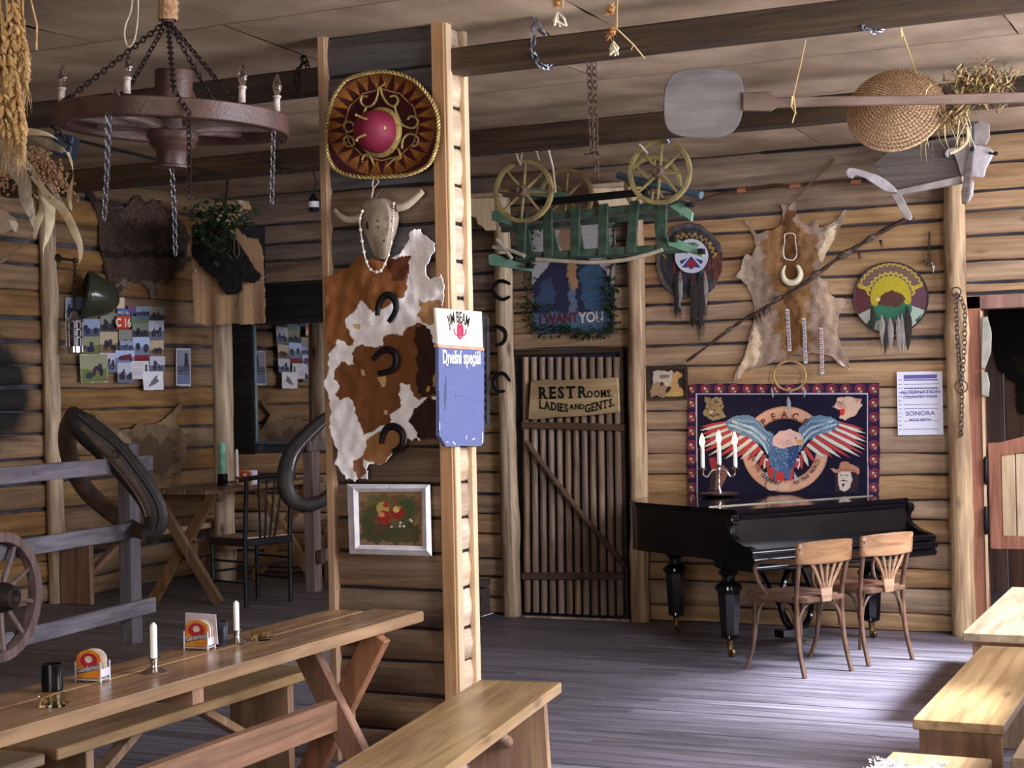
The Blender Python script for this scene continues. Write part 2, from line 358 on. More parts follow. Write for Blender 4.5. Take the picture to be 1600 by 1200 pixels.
# ---- floor of boards laid along X
fl=T('floor',kind='structure',loc=(-2,6,0))
b=MB(); b.box((-3.3,4.3,-.09),(9.1,13.0,.05)); b.build('subfloor',M_dark,fl,kind='stuff')
y=3.0; k=0; c=MB()
while y<BY-.02:
    w=ru(.105,.125); x=-5.13+ru(0,.01); ends=sorted([ru(-4.0,-2.8),ru(-1.4,-.3)])+[.6]
    for e in ends:
        (MB().box(((x+e)/2,y+w/2,-.02+ru(-.0015,.0015)),(e-x-.004,w-.006,.04)).build('plank',M_floor,fl)); x=e
    y+=w
b=MB(); b.box((-2.05,.75,-.02),(6.3,4.5,.04)); b.build('floor_front',M_floor,fl)
pf=T('floor_raised',kind='structure',loc=(-6.4,7,0))
b=MB(); b.box((-6.345,7.05,.1),(2.43,7.3,.2)); b.build('riser',M_plat,pf)
y=3.4
while y<BY-.02:
    w=ru(.11,.13); x=-7.56
    for e in (ru(-6.6,-6.0),-5.12):
        MB().box(((x+e)/2,y+w/2,PZ-.02+ru(-.001,.001)),(e-x-.004,w-.006,.04)).build('plank',M_plat,pf); x=e
    y+=w
# ---- log walls: every log a wavy-edged piece in front of grey caulking
def log(a,b_,z0,z1,nrm,m,par,seed,bulge=.005,amp=.0085,off=0):
    a=V(a);b_=V(b_);n=V(nrm);d=(b_-a);L=d.length;k=max(4,int(L/.16));r=random.Random(seed);f=r.uniform(0,50);vs=[];fs=[]
    prof=((0,-.035),(0,.006),(.06,.018),(.5,.02+bulge),(.94,.018),(1,.006),(1,-.035))
    for i in range(k+1):
        t=i/k; p=a+d*t
        e0=amp*(noise.noise(V((t*L*2.1+f,1,0)))*1.6+noise.noise(V((t*L*7+f,3,0)))*.7); e1=amp*(noise.noise(V((t*L*2.1+f,9,0)))*1.6+noise.noise(V((t*L*7+f,5,0)))*.7)
        w=.006*noise.noise(V((t*L*1.3+f,7,2)))
        for u,h in prof: vs.append(p+n*(h+w+off)+V((0,0,(z0+e0)*(1-u)+(z1+e1)*u)))
    q=len(prof)
    for i in range(k):
        for j in range(q-1): fs.append((i*q+j,i*q+j+1,(i+1)*q+j+1,(i+1)*q+j))
    fs+=[tuple(range(q)),tuple(k*q+j for j in range(q))[::-1]]
    MB().add(vs,fs).build('log',m,par,smooth=True,ang=.9)
pxl=[274,317,347.5,387,424.5,456,491,528,564,601,636,666,705,738.5,779,816,851,892,922,957.5]
rowz=[BW(1465 if y>450 else 1400,y).z for y in pxl]+[0.0]; rowz=[CZ]+rowz
wb=T('wall_back',kind='structure',loc=(-4,BY+.1,0))
b=MB()
x0=BW(398,600).x
for (xa,xb,za,zb) in ((LX-.1,x0,0,CZ),(x0,-5.9,0,BW(400,692).z),(x0,-5.9,BW(450,504).z,CZ),(-5.9,BW(806,700).x,0,CZ),(BW(806,700).x,BW(980,700).x,BW(890,552).z,CZ),(BW(980,700).x,BW(1516,700).x,0,CZ),(BW(1516,700).x,1.0,BW(1560,462).z,CZ)):
    b.box(((xa+xb)/2,BY+.06,(za+zb)/2),(xb-xa,.08,zb-za))
b.box((-3.25,BY+.12,1.7),(9.4,.03,3.5)) if False else None
b.box((-3.55,BY+.05,CZ+.04),(8.3,.1,.1)); b.build('caulking',M_caulk,wb)
b=MB(); b.box(((LX+x0)/2,BY+.005,(BW(450,428).z+BW(450,722).z)/2),(x0-LX,.04,BW(450,428).z-BW(450,722).z)); b.box(((x0-5.6)/2,BY+.005,(BW(450,428).z+BW(450,506).z)/2),(-5.6-x0,.04,BW(450,428).z-BW(450,506).z)); b.build('soot_backing',M_dark,wb,kind='stuff')
NB=(0,-1,0); post=[BW(790,600).x,BW(997,600).x,BW(1497,600).x]
dtop=BW(890,552).z; rtop=BW(1560,462).z
def rows(j,lo=0,hi=CZ,shift=0):
    r=random.Random(j); z=[CZ]+[v+r.uniform(-.018,.018)+shift for v in rowz[1:-1]]+[0]
    return [(z[i+1],z[i]) for i in range(len(z)-1) if z[i]>lo+.03 and z[i+1]<hi-.03]
for i,(z0,z1) in enumerate(rows(1,PZ)):                                      # alcove stretch, blackened round the mirror
    zm=(z0+z1)/2; blk=BW(450,722).z<zm<BW(450,428).z; mir=BW(450,693).z<zm<BW(450,505).z
    g=.009 if i<9 else .005
    if mir:
        log((LX,BY,0),(x0-.005+ru(-.012,.0),BY,0),z0+g,z1-g,NB,M_char,wb,i); continue
    if blk: log((LX,BY,0),(-5.6,BY,0),z0+g,z1-g,NB,M_char,wb,i)
    else: log((LX,BY,0),(-5.6,BY,0),max(z0,PZ)+g,z1-g,NB,M_logG if zm>2.3 else M_log,wb,i)
    
for i,(z0,z1) in enumerate(rows(2)):
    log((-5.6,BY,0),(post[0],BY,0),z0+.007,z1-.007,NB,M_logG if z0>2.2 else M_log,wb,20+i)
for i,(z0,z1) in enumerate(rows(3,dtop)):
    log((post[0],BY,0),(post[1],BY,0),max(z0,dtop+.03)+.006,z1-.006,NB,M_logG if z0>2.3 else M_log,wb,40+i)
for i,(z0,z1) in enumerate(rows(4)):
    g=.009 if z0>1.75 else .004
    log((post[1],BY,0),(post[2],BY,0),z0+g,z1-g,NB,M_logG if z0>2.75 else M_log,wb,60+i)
for i,(z0,z1) in enumerate(rows(5,rtop,shift=.03)):
    log((post[2],BY,0),(.5,BY,0),max(z0,rtop+.02)+.01,z1-.008,NB,M_log,wb,80+i)
wl=T('wall_left',kind='structure',loc=(LX-.1,7,0))
MB().box((LX-.06,4.6,1.6),(.08,12.4,3.36)).build('caulking',M_caulk,wl)
lpx=[310,350.5,387,421,458,502,537,570,606,640,675,712,750,790,830,868,903]
lz=[CZ]+[LW(120,y).z for y in lpx]+[PZ]; ypost=LW(85,600).y
for i in range(len(lz)-1):
    r=random.Random(i); d=r.uniform(-.015,.015); g=.008
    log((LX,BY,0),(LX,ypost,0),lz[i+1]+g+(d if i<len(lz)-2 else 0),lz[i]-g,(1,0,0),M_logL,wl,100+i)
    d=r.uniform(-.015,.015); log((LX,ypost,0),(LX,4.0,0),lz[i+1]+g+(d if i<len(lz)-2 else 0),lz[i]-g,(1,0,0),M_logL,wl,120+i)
wr=T('wall_right',kind='structure',loc=(.56,5,0)); b=MB()
for y0,y1,z0,z1 in ((-1.6,4.4,0,CZ),(6.4,7.7,0,CZ),(10.1,BY+2.6,0,CZ),(4.4,6.4,0,1.1),(4.4,6.4,3.0,CZ),(7.7,10.1,0,1.1),(7.7,10.1,3.0,CZ)): b.box((.56,(y0+y1)/2,(z0+z1)/2),(.1,y1-y0,z1-z0))
b.build('timber',M_log,wr)
wf=T('wall_front',kind='structure',loc=(-3,-1.5,0)); b=MB()
for x_0,x1,z0,z1 in ((LX,-3.1,0,CZ),(-.1,1.1,0,CZ),(-3.1,-.1,0,1.0),(-3.1,-.1,2.7,CZ)): b.box(((x_0+x1)/2,-1.55,(z0+z1)/2),(x1-x_0,.1,z1-z0))
b.build('timber',M_log,wf)
# ---- ceiling of sagging sheets
ce=T('ceiling',kind='structure',loc=(-3,5,CZ)); MB().box((-3.65,4.6,CZ+.09),(8.6,13.2,.06)).build('joist_layer',M_dark,ce)
ys=[-1.5,1.0,2.3,3.6,4.8,5.75,6.75,7.75,8.75,9.75,BY+.0]
for j in range(len(ys)-1):
    xs=[LX-.02,-5.4+.7*(j%3),-3.0+.5*(j%2),-.9+.3*(j%3),.55]
    for i in range(4):
        n=9; vs=[]; xa,xb,ya,yb=xs[i]+.003,xs[i+1]-.003,ys[j]+.003,ys[j+1]-.003; f=j*9+i
        for q in range(n):
            for p in range(n):
                u,v=p/(n-1),q/(n-1); sg=-.02*math.sin(math.pi*v)*(.6+.8*noise.noise(V((u*2+f,v*1.5,f))))-.01*noise.noise(V((u*5+f,v*3,2)))*math.sin(math.pi*v)
                vs.append((xa+(xb-xa)*u,ya+(yb-ya)*v,CZ+sg))
        vs+= [(xa,ya,CZ+.03),(xb,ya,CZ+.03),(xb,yb,CZ+.03),(xa,yb,CZ+.03)]
        fs=[(q*n+p,q*n+p+1,(q+1)*n+p+1,(q+1)*n+p) for q in range(n-1) for p in range(n-1)]+[(n*n,n*n+1,n*n+2,n*n+3)]
        MB().add(vs,fs).build('ceiling_sheet',M_ceil,ce,smooth=True)
# ---- poles hung under the ceiling
def pole(name,xa,xb,y,z0,z1,w,label):
    b=MB(); k=14
    for i in range(k):
        pass
    n=12; vs=[];fs=[]
    for i in range(n+1):
        t=i/n; x=xa+(xb-xa)*t; d=lambda s: .004*noise.noise(V((x*1.7,s,y)))
        for (dy,dz,s) in ((-w/2,z0,1),(w/2,z0,2),(w/2,z1,3),(-w/2,z1,4)): vs.append((x,y+dy+d(s),dz+d(s+9)))
    for i in range(n):
        for j in range(4): fs.append((i*4+j,i*4+(j+1)%4,(i+1)*4+(j+1)%4,(i+1)*4+j))
    fs+=[(3,2,1,0),tuple(n*4+j for j in range(4))]
    b.add(vs,fs); return tag(b.build(name,M_beam,bev=.008),label,None,None,'structure') and None
PX0=PF(500,66).x; PX1=PF(706,600).x; PBY=6.372
B1=6.26; B2=8.28
pole('trim_1',PX1+.004,.5,B1,3.067,3.175,.13,'dark timber pole under the ceiling right of the pillar')
pole('trim_2',LX+.05,PX0-.004,B1,3.055,3.165,.13,'dark timber pole under the ceiling behind the wheel chandelier')
pole('trim_3',LX+.05,.5,B2,3.045,3.18,.13,'dark timber pole crossing the whole room further back')
# ---- the pillar: four corner boards, logs between
pl=T('pillar',kind='structure',loc=(-3.4,6.26,0),label='square pillar of logs with pine corner boards in the middle of the room')
MB().box(((PX0+PX1)/2,(PFY+PBY)/2,CZ/2),(PX1-PX0-.05,PBY-PFY-.05,CZ-.004)).build('core',M_dark,pl)
M_plog=wood('pillar_log',(142,108,76),(88,64,46),'X',.7,1,.5,.25,grey=(150,140,140)); M_plogS=wood('pillar_log_lit',(222,192,156),(176,138,104),'Y',.7,1,.5,.2,grey=(190,180,180))  # side logs are a paler copy, window light put into their colour
M_plogG=wood('pillar_log_grey',(108,98,96),(68,58,56),'X',.75,1,.3,.15,grey=(150,150,160))
wL=.036; wR=.062
z=0; k=0
zb=[0]
while zb[-1]<CZ-.1: zb.append(zb[-1]+ru(.125,.18))
zb[-1]=CZ-.002
for i in range(len(zb)-1):
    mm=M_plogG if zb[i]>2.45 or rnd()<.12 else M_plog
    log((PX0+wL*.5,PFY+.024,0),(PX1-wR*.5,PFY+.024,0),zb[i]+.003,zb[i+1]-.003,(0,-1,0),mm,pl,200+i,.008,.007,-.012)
    log((PX1-.026,PFY+.02,0),(PX1-.026,PBY-.02,0),zb[i]+.003,zb[i+1]-.003,(1,0,0),M_plogS,pl,230+i,.008,.004,-.01)
for name,x,yy,wx,wy,m in (('corner_board',PX0+wL/2-.004,PFY+.005,wL,.05,M_pine),('corner_board',PX1-wR/2,PFY+.013,wR,.05,M_pine),('corner_board',PX1-.006,PBY-.02,.03,.042,M_pineL),('corner_board',PX0+.01,PBY-.02,.03,.045,M_pine),('corner_strip',PX1+.006,PFY+.022,.012,.05,M_pineL)):
    MB().box((x,yy,CZ/2),(wx,wy,CZ-.003)).build(name,m,pl,bev=.003)
# ---- posts of peeled trunks with carved brackets
def trunk(px_top,px_bot,y_top,ybot,plane,w,z0,z1,seed,label,bracket=None):
    a=plane(px_bot,ybot); c=plane(px_top,y_top); t=T('log_post',label,None,(a.x,a.y,z0),None,'structure')
    n=26; r=random.Random(seed); pts=[];rs=[]
    for i in range(n+1):
        u=i/n; z=z0+(z1-z0)*u; k=(z-a.z)/(c.z-a.z); p=a.lerp(c,k); p.z=z
        p+=V((.008*noise.noise(V((z*1.5,seed,1))),0,0)); pts.append(p); rs.append(w*(1.08-.1*u)*(1+.11*noise.noise(V((z*3.3,seed,4)))+(.12 if r.random()<.08 else 0)))
    MB().tube(pts,rs,14).build('trunk',M_post,t,smooth=True)
    if bracket:
        b=MB(); p=pts[-1]; z=z1; dx,dy,L,h=bracket
        d=V((dx,dy,0)); s=V((-dy,dx,0))*.05; q=V((p.x,p.y,0))
        prof=[(0,z),(L,z),(L,z-h*.3),(L*.86,z-h*.38),(L*.8,z-h*.52),(L*.55,z-h*.6),(L*.5,z-h*.8),(L*.36,z-h*.9),(L*.3,z-h),(0,z-h)]
        b.prism([q-s+d*(u+w*.6)+V((0,0,v)) for u,v in prof],s*2); b.box(q+d*(L*.55)+V((0,0,z+.018)),(L*1.1 if abs(dx)>.5 else .14,L*1.1 if abs(dy)>.5 else .14,.03))
        b.build('bracket',M_pineL,t,bev=.003)
    return t
P0=lambda x,y: LW(x,y,.075); P1=lambda x,y: BW(x,y,.085)
trunk(72,91,300,940,P0,.056,PZ,CZ-.19,1,'peeled log post on the left wall beside the lantern')
trunk(345,352,340,900,lambda x,y:dep(x,y,12.05),.074,PZ,CZ-.17,2,'peeled log post in the corner under the burlap cloth',(1,0,.2,.1))
trunk(783,801,300,960,P1,.064,0,CZ-.19,3,'peeled log post left of the restroom door with horseshoes',(-.93,-.36,.27,.24))
trunk(992,1001,300,960,P1,.062,0,CZ-.19,4,'peeled log post between the restroom door and the piano',(-.93,-.36,.27,.24))
trunk(1490,1507,300,985,P1,.07,0,CZ-.06,5,'thick peeled log post left of the saloon door')
# ---- restroom door of poles
dr=T('door_1',kind='structure',loc=BW(890,965,.0),label='rustic pole door of the restrooms with a diagonal brace')
xl,xr=BW(806,700).x,BW(980,700).x
b=MB(); b.box(((xl+xr)/2,BY+.01,dtop/2),(xr-xl,.02,dtop)); b.build('backing_board',mat('blue_black_paint',(38,42,62),.6),dr)
n=12
for i in range(n):
    pxb=818+(976-818)*(i+.5)/n; pxt=815+(970-815)*(i+.5)/n
    a=BW(pxb,961,.05); c=BW(pxt,558,.05); a.z=max(a.z,.03); pts=[a.lerp(c,t/9)+V((.004*noise.noise(V((t*.8,i,0))),0,0)) for t in range(10)]
    MB().tube(pts,[.0255*(1+.12*noise.noise(V((t*.9,i,5)))) for t in range(10)],9).build('pole',M_pile,dr,smooth=True)
M_rail=wood('door_rail',(112,80,58),(70,48,36),'X',.6,1,.4,.1)
for ya,yb in ((661,668),(897,900)):
    MB().bar(BW(816,ya+3,.085),BW(976,yb,.085),.035,.05).build('rail',M_rail,dr,bev=.005)
MB().tube([BW(822,690,.1),BW(860,742,.1),BW(915,812,.1),BW(976,884,.1)],.022,8).build('brace',M_rail,dr,smooth=True)
b=MB(); b.box((xl+.012,BY-.025,dtop/2),(.025,.05,dtop)); b.box((xr-.012,BY-.025,dtop/2),(.025,.05,dtop)); b.box(((xl+xr)/2,BY-.025,dtop+.01),(xr-xl,.05,.03)); b.build('door_frame',M_beam,dr)
b=MB(); b.bar(BW(820,964,.1),BW(985,970,.1),.02,.02); b.build('threshold',M_post,dr)
# ---- saloon doorway on the right and the room behind it
sd=T('door_2',kind='structure',loc=BW(1560,985,0),label='saloon doorway with half-height swing leaf at the right edge')
M_red=wood('red_timber',(176,112,84),(126,74,54),'Z',.55,1,.3,.1)
xa=BW(1518,700).x; xb=BW(1540,700).x; zt=BW(1560,462).z
MB().box(((xa+xb)/2,BY-.0,zt/2),(xb-xa,.16,zt)).build('jamb',M_red,sd,bev=.004)
MB().box(((xa+.4)/2,BY-.0,zt-.04),(.4-xa,.16,.09)).build('lintel',M_red,sd,bev=.004)
MB().box((xa-.022,BY-.04,zt/2),(.035,.1,zt)).build('bark_strip',M_logG,sd,bev=.008)
MB().box((xb+.004,BY-.085,zt/2-.05),(.016,.012,zt-.1)).build('jamb_edge',M_pineL,sd)
lf=lambda x,y,o=.05: BW(x,y,o)
o=T('x'); bpy.data.objects.remove(o)
b=MB(); rx=lambda px:lf(px,770).x
zt_,zb_=lf(1560,692).z,lf(1560,857).z; x1=rx(1546); x2=rx(1565); x3=x2+.36; x4=x3+.09
for c in ((x1,x2,zb_,zt_),(x3,x4,zb_,zt_+.06),(x2,x3,zb_,zb_+.085)): b.box(((c[0]+c[1])/2,BY-.05,(c[2]+c[3])/2),(c[1]-c[0],.035,c[3]-c[2]))
b.prism([(x2,BY-.0675,zt_-.085),(x3,BY-.0675,zt_-.03),(x3,BY-.0675,zt_+.06),((x2+x3)/2,BY-.0675,zt_+.05),(x2,BY-.0675,zt_)],(0,.035,0))
b.build('swing_leaf',M_red,sd,bev=.003)
for i in range(4):
    w=(x3-x2)/4; MB().box((x2+w*(i+.5),BY-.047,(zb_+zt_)/2),(w-.006,.02,zt_-zb_-.14)).build('panel',M_pineL,sd,bev=.004)
for ya,yb in ((714,755),(800,833)):
    b=MB(); b.lathe([(.004,-.01),(.014,0),(.016,.02),(.016,.15),(.012,.16),(.005,.175)],lf(1541,yb,.1),ZA,12); b.build('hinge',mat('black_iron',(34,36,42),.4,.7),sd,smooth=True)
for P in ([(1536,497),(1543,494),(1550,520),(1549,550),(1539,577),(1534,574)],[(1534,580),(1543,582),(1547,600),(1545,620),(1535,617)]):
    MB().prism([BW(x,y,.09) for x,y in P],(0,-.03,0)).build('hook_board',mat('pale_board',(168,164,150),.6),sd,bev=.003)
bk=T('wall_behind_door',kind='structure',loc=(-.5,12.8,0)); M_bk=wood('brown_boards',(134,90,66),(88,56,42),'Z',.6,1,.3,.15)
for i in range(14): MB().box((-2.75+.24*i,12.9,1.64),(.235,.04,3.28)).build('board',M_bk,bk,bev=.004)
MB().box((-2.9,11.85,1.64),(.06,2.1,3.28)).build('side_wall',M_bk,bk); MB().box((-.9,11.8,3.3),(4.1,2.3,.06)).build('soffit',M_dark,bk); MB().box((-.9,11.8,-.03),(4.1,2.25,.06)).build('floor_behind',M_floor,bk)
# ---- mirror in the back wall
mm,nt,bb=_new('mirror_glass'); bb.inputs['Metallic'].default_value=1; bb.inputs['Roughness'].default_value=.03; bb.inputs['Base Color'].default_value=(.62,.60,.58,1)
mx=T('wall_mirror','tall mirror let into the blackened logs of the back wall','mirror',BW(460,690,0))
za,zc=BW(450,693).z,BW(450,503).z
b=MB(); b.box(((x0-5.75)/2,BY+.012,(za+zc)/2),(-5.75-x0,.008,zc-za)); b.build('mirror_pane',mm,mx)
b=MB(); b.box((x0+.004,BY+.002,(za+zc)/2),(.01,.02,zc-za)); b.box(((x0-5.75)/2,BY+.0,za+.006),(-5.75-x0,.03,.02)); b.build('glass_edge',mat('blue_glass_edge',(70,96,110),.2),mx)
# ============================================================ things on the pillar
M_gold=mat('gold_cord',(204,182,118),.45,.35,sc=60,c2=(150,124,70)); M_iron=mat('iron',(48,44,46),.45,.75,sc=30); M_rust=mat('rusty_iron',(58,48,44),.6,.5,sc=30,c2=(40,32,30)); M_steel=mat('chain_steel',(128,128,138),.35,.85)
M_white=mat('white_paint',(226,220,226),.5,bump=.1); M_bone=mat('old_bone',(178,160,140),.7,sc=9,c2=(120,104,88),bump=.3,bsc=40); M_black=mat('black_ink',(22,20,22),.6); M_cream=mat('cream_board',(236,222,196),.55)
M_print=vcol('printed_colour',.75,.06); M_fur=vcol('fur_hide',.8,.22,90,stretch=(1,1,.25)); M_weave=vcol('woven_colour',.95,.35,420); M_paint=vcol('painted_colour',.5,.15,200)
SX=V((1,0,0)); SZ=V((0,0,1))
# ---- sombrero
s=T('sombrero','maroon sombrero with gold rope edge and scrolls, hung high on the pillar','hat',PF(598,195))
cx,cy_=598,195
def brim(a):   # outline of the brim in photograph coordinates
    P=[(546,122),(580,113),(612,113),(645,125),(668,148),(682,175),(685,205),(680,235),(668,258),(640,272),(600,276),(560,276),(530,268),(515,250),(510,222),(512,190),(520,155),(532,135)]
    return P
ol=spline(brim(0),6,True)
cv=Canvas(506,108,690,280,(66,26,28),1.0)
for i in range(26):                                                          # gold thread fans
    t=i/26*2*math.pi; r0,r1=.66,.97; n0=cx-2+88*.66*math.cos(t),cy_+84*.66*math.sin(t)
    for k in range(-4,5):
        u=t+k*.028; cv.line([n0,(cx-2+84*math.cos(u),cy_+80*math.sin(u))],1.0,(168,112,44),.75)
    cv.line([n0,(cx-2+86*math.cos(t+.12),cy_+82*math.sin(t+.12))],1.2,(104,40,30))
for i in range(12):
    t=i/12*2*math.pi; u=t+.5236; cv.line([(cx-2+58*math.cos(t),cy_+56*math.sin(t)),(cx-2+58*math.cos(u),cy_+56*math.sin(u))],1.3,(196,160,104))
cv.grain(.12)
def bf(x,y):
    rr=min(1,math.hypot((x-cx)/88,(y-cy_)/84)); return PF(x,y,.028+.05*rr**3)
cv.mesh(bf,ol,.006).build('brim',M_weave,s,smooth=True)
pts=[PF(x,y,.085) for x,y in ol]; b=MB(); n=len(pts)
for ph in (0,math.pi):                                                        # twisted rope edge
    q=[];N=n*4
    for i in range(N):
        t=i/4; p=pts[int(t)%n].lerp(pts[(int(t)+1)%n],t%1); a=i*2*math.pi/9+ph; out=(p-PF(cx,cy_,.085)).normalized()
        q.append(p+out*.005*math.cos(a)+V((0,-1,0))*.005*math.sin(a))
    b.tube(q,.005,5,closed=True)
b.build('rope_edge',M_gold,s,smooth=True)
b=MB(); ax=V((-.12,-1,.03)).normalized(); c0=PF(598,208,.03)
b.lathe([(.098,0),(.096,.03),(.092,.07),(.08,.11),(.062,.135),(.035,.15),(.004,.155)],c0,ax,28); b.build('crown',mat('maroon_felt',(126,30,54),.6,sc=20,var=.1),s,smooth=True)
b=MB(); b.lathe([(.1,0),(.112,.008),(.112,.022),(.098,.03)],c0,ax,32)
for sg in (1,-1):
    for k in (0,.006): b.tube([c0+ax*(.155-.07*t*t)+V((.085*t-.02,-.01,sg*(.052-.042*t)+k)) for t in [0,.25,.5,.75,1]],.0022,5)
b.sph(c0+ax*.095+V((.075,-.012,0)),(.012,.008,.012)); 
for sg in (1,-1): b.sph(c0+ax*.155+V((-.022,-.008,sg*.055)),.007)
b.build('crown_band',M_gold,s,smooth=True)
b=MB()
sc_=[[(590,135),(585,126),(592,119),(600,121),(602,130),(594,136)],[(592,136),(590,150),(583,163),(572,167),(564,160),(566,151),(573,151)],[(594,136),(598,150),(606,162),(616,166),(622,158),(618,150),(610,151)],[(572,168),(568,178),(562,186)],[(617,166),(620,178),(626,190)],[(626,192),(634,198),(646,200),(653,192),(650,184),(641,182),(637,187)],[(628,232),(630,218),(638,210),(648,211),(654,218),(652,226),(644,229)],[(538,202),(538,194),(545,190),(552,194),(553,202),(546,206),(540,204)],[(538,225),(538,216),(545,213),(552,217),(553,226),(546,229),(540,227)],[(566,250),(570,242),(578,244),(583,254),(586,264)],[(567,252),(568,261),(576,264)],[(628,248),(622,246),(612,252),(604,262)],[(622,232),(626,244),(622,250)]]
for P in sc_:
    q=spline(P,5); MB().tube([PF(x,y,.046) for x,y in q],.0075,6,flat=.7).build('scroll_braid',M_gold,s,smooth=True)
b=MB(); b.tube([PF(584,276,.05),PF(582,288,.04),PF(583,296,.04),PF(580,312,.03)],.004,6); b.tube([PF(586,276,.05),PF(592,284,.04),PF(584,294,.04)],.003,6); b.build('chin_cord',mat('pale_cord',(200,186,170),.8),s)
# ---- bull skull with horns
s=T('bull_skull','weathered bull skull with two short horns above the spotted cowhide','skull',PF(592,350))
b=MB(); rows_=[(309,9,.01),(312,19,.022),(318,26,.034),(328,30,.05),(340,31,.062),(352,29,.066),(364,25,.06),(376,20,.052),(388,16,.044),(398,12,.036),(405,6,.02)]; vs=[];fs=[];n=16
for y,hw,d in rows_:
    cxx=591+(y-318)*.06
    for j in range(n):
        a=math.pi*(j/(n-1)); vs.append(PF(cxx-hw*math.cos(a),y,.03+d*math.sin(a)**.7+(.014 if 5<=j<=10 else 0)))
for i in range(len(rows_)-1):
    for j in range(n-1): fs.append((i*n+j,i*n+j+1,(i+1)*n+j+1,(i+1)*n+j))
fs.append(tuple(range(n))); fs.append(tuple((len(rows_)-1)*n+j for j in range(n))[::-1]); fs.append(tuple([i*n for i in range(len(rows_))]+[i*n+n-1 for i in range(len(rows_)-1,-1,-1)]))
b.add(vs,fs); b.build('skull_bone',M_bone,s,smooth=True)
for P,r in (([(568,338),(556,343),(542,343),(530,336),(523,328)],[.019,.018,.016,.013,.009]),([(622,324),(632,322),(643,315),(654,305),(660,299)],[.02,.019,.017,.015,.013])):
    q=spline(P,4); MB().tube([PF(x,y,.055) for x,y in q],[np.interp(i/(len(q)-1),np.linspace(0,1,5),r) for i in range(len(q))],10).build('horn',mat('horn_pale',(196,178,156),.5,sc=14,c2=(150,128,108)),s,smooth=True)
b=MB()
for x,y in ((575,352),(608,346)): b.sph(PF(x,y,.085),(.014,.008,.018))
for x,y in ((590,345),(590.5,355),(600,376)): b.sph(PF(x,y,.115),(.0045,.004,.005))
b.build('eye_socket',mat('socket_dark',(58,46,40),.9),s,kind='stuff')
# bead necklace and its cord
b=MB(); q=spline([(566,330),(562,344),(564,365),(567,385),(571,404),(578,420),(588,425),(596,422),(603,408),(609,390),(612,365),(614,345),(615,318)],7)
for i,(x,y) in enumerate(q): b.sph(PF(x,y,.135-.0011*abs(x-590)),.0045 if i%6 else .0085,6,4)
tag(b.build('bead_necklace',mat('white_beads',(226,212,196),.4),smooth=True),'string of white shell beads draped over the bull skull','necklace')
b=MB(); b.tube([PF(584,312,.03),PF(598,295,.01),PF(616,313,.02)],.003,5); tag(b.build('hanging_cord',mat('twine',(120,104,84),.9)),'thin twine on a nail holding the bull skull','cord')
# ---- spotted cowhide
ol=[(507,430),(520,430),(533,424),(545,417),(553,408),(560,397),(572,402),(585,405),(600,408),(612,403),(622,398),(631,388),(638,376),(639,363),(648,355),(651,359),(657,356),(660,366),(668,370),(678,380),(680,392),(672,402),(667,415),(665,430),(671,436),(683,432),(690,427),(694,445),(693,470),(689,500),(684,540),(686,600),(686,660),(684,686),(664,684),(655,689),(650,685),(642,690),(636,684),(632,698),(612,709),(604,722),(590,727),(578,724),(573,730),(575,750),(562,747),(553,752),(540,748),(532,735),(523,726),(527,705),(521,690),(514,668),(517,640),(513,622),(505,600),(513,575),(512,550),(509,530),(508,480)]
def hide(outline,base,patches,bbox,fn,seed=1,edge=1.3,k=1.0,grain=.06):
    cv=Canvas(*bbox,base,k); cv.rs=np.random.RandomState(seed)
    for P,c,wa in patches: cv.poly(P,c,1,wa,5)
    cv.grain(grain,1); return cv.mesh(fn,rough_edge(outline,edge,4,seed),.004)
br=(132,82,44); dk=(52,30,22); tan=(170,126,84)
pt=[([(690,430),(694,470),(684,510),(672,505),(655,480),(650,455),(640,420),(660,400)],(246,238,236),2),
 ([(500,428),(560,396),(600,406),(632,410),(640,425),(635,445),(632,468),(620,466),(596,484),(580,486),(566,470),(552,485),(539,504),(541,512),(556,533),(548,540),(530,531),(522,542),(514,552),(500,552)],br,1.6),
 ([(600,405),(640,400),(640,420),(628,440),(612,436)],(88,46,24),1.5),
 ([(553,541),(575,540),(596,543),(600,527),(613,519),(630,526),(636,511),(650,504),(664,510),(675,537),(690,561),(690,618),(668,620),(655,627),(645,612),(638,600),(624,601),(626,627),(624,640),(612,644),(609,662),(592,668),(570,680),(561,665),(557,645),(551,629),(548,620),(530,626),(526,615),(530,603),(522,592),(524,576),(532,566),(551,569)],(118,72,42),1.4),
 ([(647,512),(660,504),(673,522),(690,560),(690,610),(675,620),(660,620),(650,608),(652,560)],dk,2),
 ([(646,640),(656,628),(672,622),(690,628),(690,690),(660,690),(647,672),(640,660)],dk,2),
 ([(655,470),(690,470),(690,505),(668,508),(654,495)],tan,2),([(688,560),(690,600),(676,605),(680,575)],tan,1),
 ([(573,690),(592,672),(612,668),(636,684),(632,698),(612,710),(602,724),(578,724),(566,712)],(150,104,66),1.5),
 ([(553,720),(566,712),(572,740),(560,748),(552,735)],(140,92,70),1),
 ([(590,590),(604,588),(602,602),(596,606)],(200,164,112),.6),([(564,575),(569,578),(572,588),(566,586)],(210,180,140),.6),([(668,602),(672,604),(670,612),(665,610)],(190,140,60),.4),([(551,506),(562,505),(563,514),(553,513)],(206,176,130),.6),([(600,640),(606,642),(605,648),(600,647)],(210,180,140),.4)]
def cf(x,y):
    n=noise.noise(V((x*.018,y*.012,3))); e=max(0,(x-640)/50)*max(0,1-abs(y-400)/90)
    return PF(x,y,.048+.022*n+.05*e+.012*noise.noise(V((x*.06,y*.05,1))))
hb=hide(ol,(246,240,240),pt,(500,350,700,756),cf,5,1.5)
tag(hb.build('cowhide',M_fur,smooth=True,ang=3),'brown and white spotted cowhide hanging down the front of the pillar','hide')
